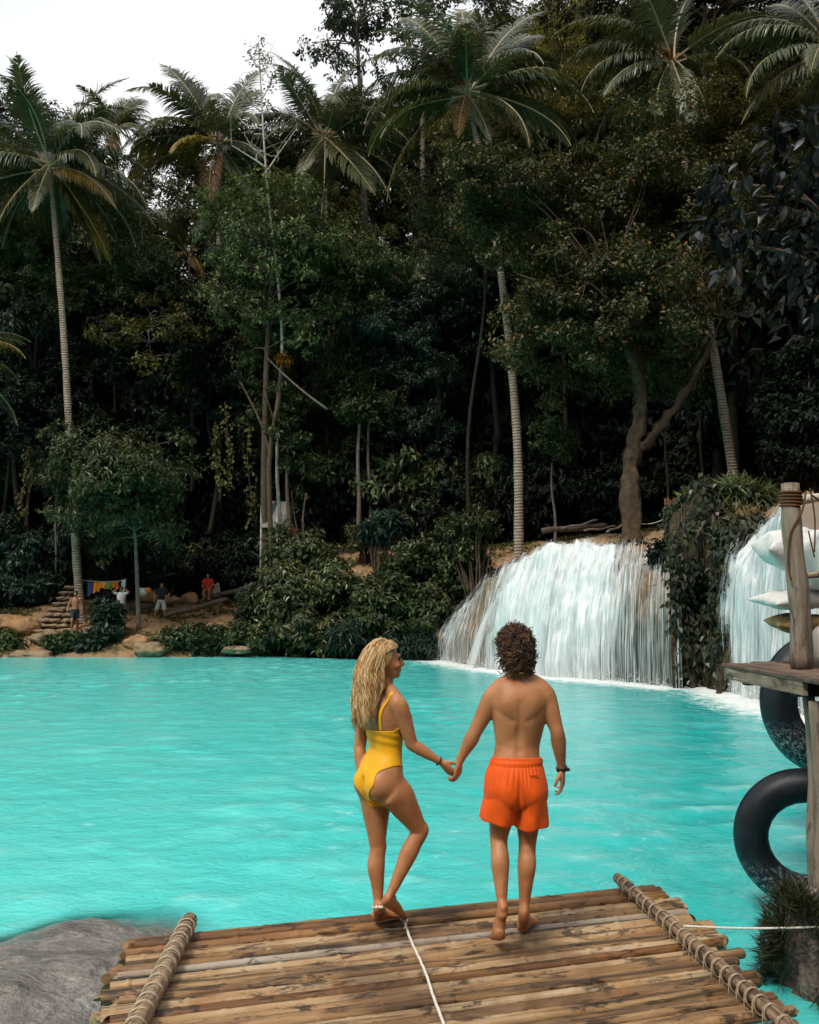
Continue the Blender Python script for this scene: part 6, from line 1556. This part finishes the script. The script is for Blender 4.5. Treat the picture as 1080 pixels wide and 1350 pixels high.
# short grass and moss tufts on the ledge and the bank
n = 26000; x = np.r_[ru.uniform(-4, 14, n // 2), ru.uniform(-20, -4, n // 2)]; y = ru.uniform(21, 44, n); d = shore(x, y); f = fbm(x * .55, y * .9, 0, 4, 88); ok = (d > np.where(x > -4, 2.8, .3)) & (d < 8) & (f > .16) & (y > 21)
x, y = x[ok], y[ok]; z = ground_z(x, y); n = len(x); j = np.repeat(np.arange(n), 5); a = ru.uniform(0, 6.28, len(j))
P = np.stack([x[j], y[j], z[j]], 1) + ru.normal(0, .06, (len(j), 3)) * [1, 1, 0]; D = np.stack([np.cos(a), np.sin(a), ru.uniform(.5, 2, len(j))], 1)
V = leaf_quads(P, D, unit(ru.normal(0, .5, (len(j), 3)) + [0, 0, 1.]), ru.uniform(.06, .2, len(j)), ru.uniform(.01, .03, len(j)), .2)
tag(link('grass', np_mesh('grass', V, quads(len(V)), G_OLIVE)), 'short grass and weeds on the ledge and the dirt bank', 'grass', kind='stuff')

# hanging vines
def vine(label, px, py0, py1, Y, mat, rng, n=90):
    a, b = at(px, py0, Y), at(px + rng.normal(0, 3), py1, Y); root = thing('hanging_vine', label, 'vine', b); mb = MB()
    pts = [a + (b - a) * q + Vector((.12 * math.sin(q * 5 + px), 0, 0)) for q in np.linspace(0, 1, 14)]; mb.tube([p - b for p in pts], .015, 5); mb.build('stem', BARK, root)
    q = rng.random(n); P = np.array(a)[None] * (1 - q[:, None]) + np.array(b)[None] * q[:, None] + rng.normal(0, .13, (n, 3)) + np.stack([.12 * np.sin(q * 5 + px), 0 * q, 0 * q], 1)
    V = leaf_quads(P, unit(rng.normal(0, .5, (n, 3)) + [0, -.2, -1]), unit(rng.normal(0, .4, (n, 3)) + [0, -1, .6]), rng.uniform(.14, .26, n), rng.uniform(.05, .1, n))
    link('leaves', np_mesh('leaves', V - np.array(b), quads(len(V)), mat), root)
rv_ = np.random.default_rng(12); G_VINE = foliage('yellow_vine_leaves', [(.12, .10, .02), (.2, .15, .03), (.06, .07, .02)], .45, .4, .25)
for (lb, px, a, b, Y, m) in (('thin vine with yellow leaves hanging in the shade at the far left', 32, 595, 682, 42.5, G_VINE), ('shorter yellow vine hanging beside the far left one', 42, 590, 630, 42.7, G_VINE),
                            ('green vine hanging right of the rounded tree over the clothesline', 300, 530, 650, 42, G_OLIVE), ('vine curtain left of the little hut', 330, 560, 690, 41.6, G_OLIVE), ('thin vine hanging behind the rounded tree', 285, 560, 640, 42.2, G_OLIVE)):
    vine(lb, px, a, b, Y, m, rv_)

# ------------------------------------------------------------------ rocks, steps, logs on the left bank
M_ROCK_O = plain('orange_tan_rock', (.33, .19, .095), .85, .25, 2.5, .5, .8, .06)
M_ROCK_T = plain('wet_tan_rock', (.27, .19, .11), .6, .35, 3, .5, .8, .05)
M_ROCK_G = plain('grey_stone', (.24, .2, .155), .85, .25, 4, .45, .7, .04)
M_STEP = plain('earthy_stone_step', (.27, .195, .125), .85, .25, 5, .5, .8, .03)
def rock(name, label, c, r, mat, seed, parent=None, group=None, cat='rock', amp=.35, n=28, flat=0.):
    mb = MB(); mb.ellipsoid((0, 0, 0), 1, None, n, n // 2 + 2); V = []
    for v in mb.v:
        p = Vector(v).normalized(); k = 1 + amp * mnoise.fractal(p * 1.3 + Vector((seed * 3.1, 0, 0)), 1, 2, 5) + .12 * mnoise.cell(p * 2 + Vector((seed, 0, 0)))
        q = Vector((p.x * r[0] * k, p.y * r[1] * k, p.z * r[2] * k)); V.append(q)
    mb.v = [tuple(v) for v in V]; o = mb.build(name, mat, parent, True, 0, c)
    if label: tag(o, label, cat, group)
    return o
for i, (lb, px, py, Y, r, m) in enumerate((('big orange brown boulder at the left edge of the bank', 12, 824, 38.2, (1.05, .7, .5), M_ROCK_O), ('orange boulder joining the left edge boulder to the stone steps', 38, 826, 38.4, (.5, .5, .4), M_ROCK_O),
        ('flat wet tan rock rising from the water at the far left', 42, 864, 36.4, (1.0, .5, .22), M_ROCK_T), ('flat wet tan rock in the water below the slim trunk of the rounded tree', 198, 857, 36.2, (.65, .45, .3), M_ROCK_T), ('pale tan rock at the water left of the yellow green shrub', 312, 857, 36.1, (.55, .4, .18), M_ROCK_T),
        ('orange rubble rock at the feet of the shirtless man on the bank', 88, 838, 38.1, (.5, .4, .3), M_ROCK_O), ('tan rock below the shirtless man on the bank', 102, 850, 37.2, (.45, .4, .45), M_ROCK_O), ('mossy tan rock in front of the low shrub at the left', 60, 842, 37.3, (.6, .45, .3), M_ROCK_T),
        ('brown rock mound behind the man in the black shirt', 230, 786, 42.2, (.4, .35, .3), M_ROCK_O), ('brown rock mound left of the seated person in red', 250, 780, 42.6, (.4, .4, .36), M_ROCK_O), ('grey stone standing right of the seated person in red', 287, 772, 42.6, (.25, .25, .65), M_ROCK_G),
        ('rust brown rock left of the waterfall at the waterline', 575, 842, 34.4, (.4, .4, .5), M_ROCK_O), ('brown rock among the bushes behind the clothesline', 205, 760, 43, (.7, .5, .4), M_ROCK_O), ('low tan rock at the water below the clothesline', 180, 848, 37, (.55, .4, .35), M_ROCK_O))):
    c_ = at(px, py, Y); g_ = gz(c_.x, c_.y)
    if g_ > .3: c_.z = min(c_.z, g_ + r[2] * .45)
    rock('rock', lb, c_, r, m, i + 1)
st = thing('stone_steps', 'rough stone steps climbing from the water to the tall palm on the left bank', 'steps', ground_at(75, 832, 38.3)); b0 = st.location
for i in range(9):
    q = i / 8; px, py, Y = 66 + 34 * q, 833 - 58 * q, 38.2 + 4.2 * q; wd = 1.5 - .55 * q; c = at(px, py, Y)
    for k in range(3 if i < 7 else 2):
        w_ = wd / 3 * rs_.uniform(.9, 1.15); o = rock('step', None, Vector((c.x + (k - 1) * wd / 3, c.y + rs_.normal(0, .04), c.z)) - b0, (w_ * .6, .34, .11), M_STEP, 30 + i * 3 + k, st, None, None, .42, 18)
def fallen(name, label, a, b, r, mat, cat='log'):
    a, b = Vector(a), Vector(b); root = thing(name, label, cat, a); mb = MB(); q = np.linspace(0, 1, 16); L = b - a
    mb.tube([L * x + Vector((0, 0, .03 * math.sin(x * 9))) for x in q], [r * (1 - .25 * x) + .06 * r * math.sin(x * 23) for x in q], 10); mb.build('wood', mat, root); return root
M_LOG = wood('old_log', [(.2, (.06, .045, .032)), (.5, (.15, .11, .08)), (.8, (.26, .2, .15))], (.03, .02, .015), 2, .85)
fallen('log', 'long fallen log lying behind the man in the black shirt', at(150, 806, 40.6), at(248, 792, 41.2), .12, M_LOG)
fallen('log', 'fallen log right of the seated person in red', at(280, 788, 42.2), at(345, 768, 42.8), .13, M_LOG)
fallen('log', 'low dark log lying along the dirt clearing', at(215, 812, 39.8), at(300, 790, 41), .14, M_LOG)
fallen('log', 'fallen grey log lying on the ledge between the stem and the gnarled tree', at(715, 700, 31.5), at(800, 693, 32), .11, M_LOG)
for lb, a, b, r in (('crooked driftwood branch lying on the fallen grey log', at(742, 697, 31.4), at(788, 686, 31.8), .05), ('pale driftwood stick beside the gnarled tree', at(770, 700, 31), at(812, 694, 31.4), .04), ('leaning pale stick at the left end of the ledge', at(560, 716, 36), at(556, 702, 36), .06), ('grey fallen branch left of the gnarled tree roots', at(800, 702, 30), at(826, 690, 30.6), .05)):
    fallen('branch', lb, a, b, r, BARK_GREY, 'branch')
fallen('root', 'pale root reaching down to the water right of the low shrub row', at(322, 858, 36.6), at(338, 838, 37.4), .08, BARK_PALE, 'root')

# ------------------------------------------------------------------ small hut, picket panel, bundle
b = ground_at(362, 722, 41.6); hut = thing('stilt_hut', 'little grey roofed hut on thin stilts behind the bank shrubs', 'hut', b); q = lambda px, py, Y=41.6: at(px, py, Y) - b
M_TIN = plain('grey_weathered_roof', (.20, .2, .18), .7, .3, 6, .3)
for px, Y in ((345, 41.2), (366, 41.2), (381, 41.2), (348, 42.8), (380, 42.8)):
    mb = MB(); top = q(px, 668, Y); mb.tube([Vector((top.x, top.y, -.3)), top], .05, 8); mb.build('stilt', BARK_PALE, hut)
mb = MB(); A_, B_, C_, D_ = q(343, 696, 41.0), q(383, 695, 41.0), q(381, 662, 42.0), q(346, 660, 42.0)
nrm = (B_ - A_).cross(D_ - A_).normalized() * .03; mb.add([A_, B_, C_, D_, A_ + nrm, B_ + nrm, C_ + nrm, D_ + nrm], [(0, 1, 2, 3), (7, 6, 5, 4), (0, 4, 5, 1), (1, 5, 6, 2), (2, 6, 7, 3), (3, 7, 4, 0)]); mb.build('roof', M_TIN, hut, False)
mb = MB(); E_, F_ = q(381, 694, 43.0), q(346, 694, 43.0); mb.add([D_, C_, E_, F_, D_ + nrm, C_ + nrm, E_ + nrm, F_ + nrm], [(0, 1, 2, 3), (7, 6, 5, 4), (0, 4, 5, 1), (1, 5, 6, 2), (2, 6, 7, 3), (3, 7, 4, 0)]); mb.build('roof', M_TIN, hut, False)
mb = MB(); p = q(364, 712, 41.9); mb.box(p, (1.2, 1.6, .08)); mb.build('floor', BARK, hut, False)
b = at(890, 694, 28.3); pf = thing('picket_fence', 'short brown picket panel standing on the ledge right of the gnarled tree', 'fence', b); q = lambda px, py, Y=28.3: at(px, py, Y) - b; M_PICK = plain('red_brown_wood', (.20, .095, .055), .8, .2, 8, .35)
for k in range(8):
    mb = MB(); a = q(878 + k * 3.3, 697); e = q(878 + k * 3.3 + rs_.normal(0, .5), 657 + rs_.uniform(-2, 3)); mb.box((a + e) / 2, (.055, .025, (e - a).length)); mb.build('picket', M_PICK, pf, False)
for py in (665, 683): mb = MB(); a, e = q(876, py, 28.27), q(903, py - 1, 28.27); mb.box((a + e) / 2, ((e - a).length, .03, .05)); mb.build('rail', M_PICK, pf, False)
rp = MB(); a, e = at(842, 690, 30.5), at(880, 682, 28.3); rp.tube([a + (e - a) * x - Vector((0, 0, .1 * math.sin(PI * x))) for x in np.linspace(0, 1, 14)], .015, 5); tag(rp.build('rope', M_ROPE), 'thin pale rope strung from the gnarled tree to the picket panel', 'rope')
rock('bundle', 'tan cloth bundle lying at the foot of the leaning palm', ground_at(667, 692, 33.2) + Vector((0, 0, .2)), (.2, .18, .24), plain('tan_cloth', (.5, .34, .18), .8, .2, 8, .2), 51, None, None, 'bundle', .15, 16)

def cloth_piece(label, px0, px1, py0, py1, Y, mat, seed, cat='garment', group='clothes on the line'):
    """garment hanging over a line: two folded layers with waves"""
    a, e = at(px0, py0, Y), at(px1, py0, Y); h = (py1 - py0) / F * Y; mb = MB(); n, m = 14, 10; vs = []; fs = []
    for s_ in (-1, 1):
        for j in range(m + 1):
            for i in range(n + 1):
                u, v = i / n, j / m; p = a + (e - a) * u; drop = h * v * (1 if s_ < 0 else .7)
                p = p + Vector((.03 * math.sin(v * 3 + seed) * v, s_ * (.03 + .05 * v) + .05 * math.sin(u * 9 + seed * 2) * v, -drop * (1 + .12 * math.sin(u * 5 + seed)))); vs.append(p)
    o_ = (n + 1) * (m + 1)
    for s_ in (0, 1):
        for j in range(m):
            for i in range(n): q = s_ * o_ + j * (n + 1) + i; fs.append((q, q + 1, q + n + 2, q + n + 1))
    for i in range(n): fs.append((i, i + 1, o_ + i + 1, o_ + i))
    root = thing('garment', label, cat, a, 0, group); mb.add([v - a for v in vs], fs); o = mb.build('fabric', mat, root); sd = o.modifiers.new('s', 'SOLIDIFY'); sd.thickness = .01
    return root
for i, (lb, x0, x1, y0, y1, col) in enumerate((('dark blue garment hanging at the left end of the clothesline', 116, 123, 767.5, 785, (.03, .06, .15)), ('bright orange garment hanging second on the clothesline', 124, 133, 767.5, 781, (.85, .22, .01)), ('lighter orange garment in the middle of the clothesline', 132.5, 141, 767.5, 776, (.88, .3, .03)),
        ('green garment on the clothesline right of the orange ones', 141, 149, 767.5, 777, (.22, .28, .05)), ('orange red garment at the right end of the clothesline', 149, 157, 766.5, 776, (.82, .16, .02)), ('black garment hanging low on the clothesline', 124, 148, 774, 786, (.012, .012, .016)))):
    cloth_piece(lb, x0, x1, y0, y1, 40.3 if i < 5 else 40.55, cloth('garment_%s' % ['navy', 'orange', 'amber', 'green', 'red_orange', 'black'][i], col), i)
cl = thing('clothesline', 'rope line strung from the tall palm trunk to a thin post on the left bank', 'clothesline', at(110, 766, 40.3)); b = cl.location
mb = MB(); a, e = at(108, 765, 40.3), at(166, 765, 40.3); mb.tube([a + (e - a) * x - Vector((0, 0, .06 * math.sin(PI * x))) - b for x in np.linspace(0, 1, 14)], .012, 5); mb.build('rope', M_ROPE, cl)
mb = MB(); e2 = ground_at(166, 800, 40.3); mb.tube([e2 - b - Vector((0, 0, .2)), e - b + Vector((0, 0, .1))], .03, 7); mb.build('post', BARK_GREY, cl)
M_WHITE = cloth('white_cotton', (.78, .78, .76), .8, .06)
cloth_piece('white garment hanging on the clothesline post', 161, 166, 764, 782, 40.25, M_WHITE, 8)
rock('bundle', 'crumpled white and orange towel on the log left of the man in the black shirt', at(189, 781, 40.4), (.28, .2, .2), M_WHITE, 61, None, None, 'towel', .3, 16)
rock('bundle', 'small orange cloth heap beside the crumpled white towel', at(195.5, 779, 40.35), (.17, .16, .15), cloth('orange_cotton', (.8, .25, .04)), 62, None, None, 'towel', .3, 14)

# ------------------------------------------------------------------ the people on the far bank
def bather(label, foot, H, yaw, pose, top=None, bottom=None, bottom_len=.55, extra=None, hair=M_DARKHAIR, skin=M_SKIN_B):
    root = thing('person', label, 'person', foot, 0); s = H / 1.75; rz = Matrix.Rotation(yaw, 3, 'Z'); P = lambda x, y, z: rz @ Vector((x * s, y * s, z * s))
    g = dict(hip=.92, kL=(-.11, .02, .49), aL=(-.12, 0, .08), kR=(.11, .02, .49), aR=(.12, 0, .08), eL=(-.26, -.02, 1.14), wL=(-.27, .06, .9), eR=(.26, -.02, 1.14), wR=(.27, .06, .9), lean=0); g.update(pose); h = g['hip']; dz = h - .92; ln = g['lean']
    mb = MB(); f = lambda z: ln * (z - .92)
    loft(mb, [(P(0, 0, .84 + dz), .10, .08), (P(0, 0, .92 + dz), .165, .12), (P(0, f(1.05), 1.05 + dz), .14, .1), (P(0, f(1.15), 1.15 + dz), .14, .1), (P(0, f(1.32), 1.32 + dz), .165, .11), (P(0, f(1.43), 1.43 + dz), .14, .085), (P(0, f(1.5), 1.5 + dz), .06, .06), (P(0, f(1.6), 1.6 + dz), .05, .055)], ref=P(1, 0, 0))
    hp = head(mb, P(0, f(1.64) + .02, 1.645 + dz), P(g.get('hx', 0), 1, -.1), (0, 0, 1), s)
    for sg, e, w_ in ((-1, g['eL'], g['wL']), (1, g['eR'], g['wR'])):
        sh = P(.175 * sg, f(1.42), 1.42 + dz); e = P(*e) + Vector((0, 0, dz * s)); w_ = P(*w_) + Vector((0, 0, dz * s)); mb.ellipsoid(sh, .062 * s)
        loft(mb, [(sh, .052, .055), (lerp(sh, e, .5), .046, .048), (e, .038, .04), (lerp(e, w_, .4), .036, .036), (w_, .024, .022)], ref=(0, 1, .1))
        d = (w_ - e).normalized(); hand(mb, w_, d, P(-sg * .9, .3, 0), -sg, s, (.4, .5, .5, .6))
    for sg, k, a in ((-1, g['kL'], g['aL']), (1, g['kR'], g['aR'])):
        hpj = P(.085 * sg, 0, h); k = P(*k); a = P(*a); loft(mb, [(hpj, .085, .09), (lerp(hpj, k, .5), .072, .075), (k, .052, .055), (lerp(k, a, .35), .054, .057), (a, .034, .036)], ref=P(1, 0, 0))
        fw = P(.15 * sg, 1, 0).normalized(); hl_ = a - fw * .05 * s + Vector((0, 0, -.075 * s)); foot_(mb, a, hl_, hl_ + fw * .24 * s, (0, 0, 1), P(-sg, 0, 0), s)
    me = skin_mesh(mb, 'bather_body', .014, 3, skin); link('body', me, root)
    hb = MB(); hb.ellipsoid(hp(0, -.02, .035), (.082 * s, .097 * s, .088 * s), rz, 18, 12); hb.ellipsoid(hp(0, -.05, -.01), (.07 * s, .06 * s, .07 * s), rz, 14, 10); hm_ = hb.mesh('short_hair', hair)
    for v in hm_.vertices: v.co += (v.co - hp(0, 0, 0)).normalized() * mnoise.noise(v.co * 60) * .008
    link('hair', hm_, root)
    if top:
        tb_ = MB(); loft(tb_, [(P(0, 0, .9 + dz), .175, .13), (P(0, f(1.08), 1.08 + dz), .165, .125), (P(0, f(1.3), 1.3 + dz), .185, .13), (P(0, f(1.44), 1.44 + dz), .15, .095), (P(0, f(1.5), 1.5 + dz), .075, .07)], ref=P(1, 0, 0), sides=20)
        for sg, e in ((-1, g['eL']), (1, g['eR'])): sh = P(.175 * sg, f(1.42), 1.42 + dz); e = P(*e) + Vector((0, 0, dz * s)); loft(tb_, [(lerp(sh, P(0, 0, 1.4 + dz), .3), .06, .07), (sh, .072, .075), (lerp(sh, e, .75), .066, .066)], ref=(0, 1, .1))
        tm = skin_mesh(tb_, 'shirt', .014, 2, top); link('shirt', tm, root)
    if bottom:
        tb_ = MB(); loft(tb_, [(P(0, 0, 1.01 + dz), .15, .112), (P(0, 0, .93 + dz), .18, .135), (P(0, 0, .84 + dz), .16, .12)], ref=P(1, 0, 0), sides=20)
        for sg, k in ((-1, g['kL']), (1, g['kR'])): hpj = P(.085 * sg, 0, h - .02); k = P(*k); loft(tb_, [(hpj, .1, .105), (lerp(hpj, k, bottom_len * .6), .1, .1), (lerp(hpj, k, bottom_len * 1.3), .095, .098)], ref=P(1, 0, 0))
        tm = skin_mesh(tb_, 'shorts', .014, 2, bottom); link('shorts', tm, root)
    if extra: extra(root, P)
    return root
foot_ = foot
bf = lambda px, py, Y: at(px, py, Y)
bather('shirtless man in dark shorts walking on the bank beside the tall palm trunk', bf(98, 834, 38.6), 1.8, R(200), dict(kR=(.1, .2, .5), aR=(.1, .1, .08), kL=(-.1, -.02, .49), aL=(-.12, -.32, .12), eR=(.28, .0, 1.14), wR=(.3, .1, .9), hx=.3), None, cloth('dark_teal_shorts', (.012, .028, .035)))
def red_bag(root, P):
    mb = MB(); c = P(.12, .22, .95); mb.ellipsoid(c, (.15, .09, .12)); mb.tube(bezp([c + Vector((-.1, 0, .08)), c + Vector((0, 0, .24)), c + Vector((.1, 0, .08))], 8), .012, 6)
    o = thing('bag', 'small red bag held at the hip of the person in the white shirt', 'bag', root.location); mb.build('pouch', cloth('red_bag', (.5, .02, .02)), o)
bather('person in a white shirt with arms raised to the head under the clothesline', bf(158.5, 824, 39.4), 1.72, R(190), dict(eR=(.36, .1, 1.5), wR=(.12, .12, 1.68), eL=(-.36, .1, 1.5), wL=(-.12, .12, 1.68)), M_WHITE, cloth('khaki_shorts', (.3, .27, .17)), extra=red_bag)
bather('man in a black shirt and grey shorts standing with legs apart on the dirt bank', bf(212, 819, 39.8), 1.75, R(185), dict(kL=(-.16, .02, .49), aL=(-.24, 0, .08), kR=(.2, .04, .5), aR=(.32, 0, .08), eL=(-.34, -.06, 1.2), wL=(-.2, .1, 1.02), eR=(.28, 0, 1.15), wR=(.28, .1, .92)), cloth('black_shirt', (.012, .012, .014)), cloth('pale_grey_shorts', (.42, .42, .4)), .75)
bather('person in a red top sitting with arms on the knees by the fallen log', bf(274.5, 791, 42.3), 1.7, R(180), dict(hip=.48, kL=(-.13, .42, .46), aL=(-.13, .42, .06), kR=(.13, .42, .46), aR=(.13, .42, .06), eL=(-.26, .14, 1.18), wL=(-.15, .36, 1.02), eR=(.26, .14, 1.18), wR=(.15, .36, 1.02), lean=.2), cloth('red_shirt', (.62, .03, .015)), cloth('red_shorts', (.35, .02, .012)), .5)
rock('rock', 'low brown rock that the person in red sits on', bf(275, 786, 42.5) + Vector((0, .15, .1)), (.35, .3, .28), M_ROCK_O, 71)
bather('small figure in orange among the stems between the hut and the shrubs', bf(386, 735, 40.8), 1.6, R(170), dict(), cloth('orange_shirt', (.62, .12, .03)), cloth('dull_red_shorts', (.3, .06, .03)))

# ------------------------------------------------------------------ near rocks
t = NT('drowned_rock'); wp = t.pos(src='World'); n1 = t.noise(2.2, 6, .65, t.pos((1, 2.2, 1), 'World', (0, 0, .5)), .8); n2 = t.noise(11, 5, .65, wp, .5)
c = t.ramp(t.math('ADD', t.math('MULTIPLY', n1, .7), t.math('MULTIPLY', n2, .3)), [(.3, (.045, .041, .036)), (.45, (.16, .145, .13)), (.58, (.27, .25, .225)), (.72, (.45, .44, .415))])
n3 = t.noise(30, 4, .7, wp); c = t.mix(t.val(t.math('ADD', t.math('MULTIPLY', n3, .6), t.math('MULTIPLY', n1, .4)), .52, .6, 0, .5), c, (.035, .03, .026))
t.p(Base_Color=c, Roughness=t.val(n2, .3, .7, .1, .4), Specular_IOR_Level=.6, Normal=t.bump(t.math('ADD', n1, t.math('ADD', t.math('MULTIPLY', n2, .4), t.math('MULTIPLY', n3, .25))), .8, .06)); M_DROWN = t.m
xs = np.linspace(-3.9, -1.0, 180); ys = np.linspace(3., 7.0, 200)
me, *_ = grid_mesh('flat_rock', xs, ys, drown, M_DROWN); tag(link('flat_rock', me), 'smooth grey rock just breaking the water left of the raft', 'rock')
M_NEAR = plain('pitted_grey_rock', (.16, .13, .11), .9, .2, 6, .7, 1, .06)
rk = rock('rock', 'pitted grey rock overgrown with grass at the lower right corner', at(1072, 1300, 5.3), (.2, .2, .42), M_NEAR, 83, None, None, 'rock', .4, 48)
rock('rock', 'pale rock chunk on top of the grassy rock beside the inner tube', at(1078, 1200, 5.5), (.12, .12, .1), plain('pale_rock', (.33, .27, .24), .9, .2, 8, .5, .8, .04), 84, None, None, 'rock', .4, 24)
rg_ = np.random.default_rng(44); V = []; Qs = []; b = at(1055, 1300, 5.2); root = thing('grassy_plant', 'dense dark grassy plant covering the rock at the lower right corner', 'plant', b)
n = 11000; u = unit(rg_.normal(size=(n, 3))); cpt = np.array(at(1064, 1275, 5.25)); P = cpt + u * np.array([.23, .27, .42]) * (rg_.uniform(.75, 1.02, n))[:, None]
P += .06 * np.stack([fbm(P[:, 0] * 6, P[:, 1] * 6, P[:, 2] * 6, 2, 1), fbm(P[:, 0] * 6, P[:, 1] * 6, P[:, 2] * 6, 2, 2), fbm(P[:, 0] * 6, P[:, 1] * 6, P[:, 2] * 6, 2, 3)], 1)
keep = fbm(P[:, 0] * 5, P[:, 1] * 5, P[:, 2] * 5, 3, 4) > -.22; P = P[keep]; u = u[keep]; n = len(P)
D = unit(u * .7 + rg_.normal(0, .45, (n, 3)) + [0, 0, .55]); V = leaf_quads(P, D, unit(rg_.normal(0, .5, (n, 3)) + [0, 0, 1]), rg_.uniform(.06, .16, n), rg_.uniform(.0022, .005, n), .3)
link('blades', np_mesh('blades', V - np.array(b), quads(len(V)), foliage('fine_dark_grass', [(.012, .018, .010), (.025, .033, .017), (.05, .055, .025), (.035, .03, .014)], .5, .35, .2)), root)
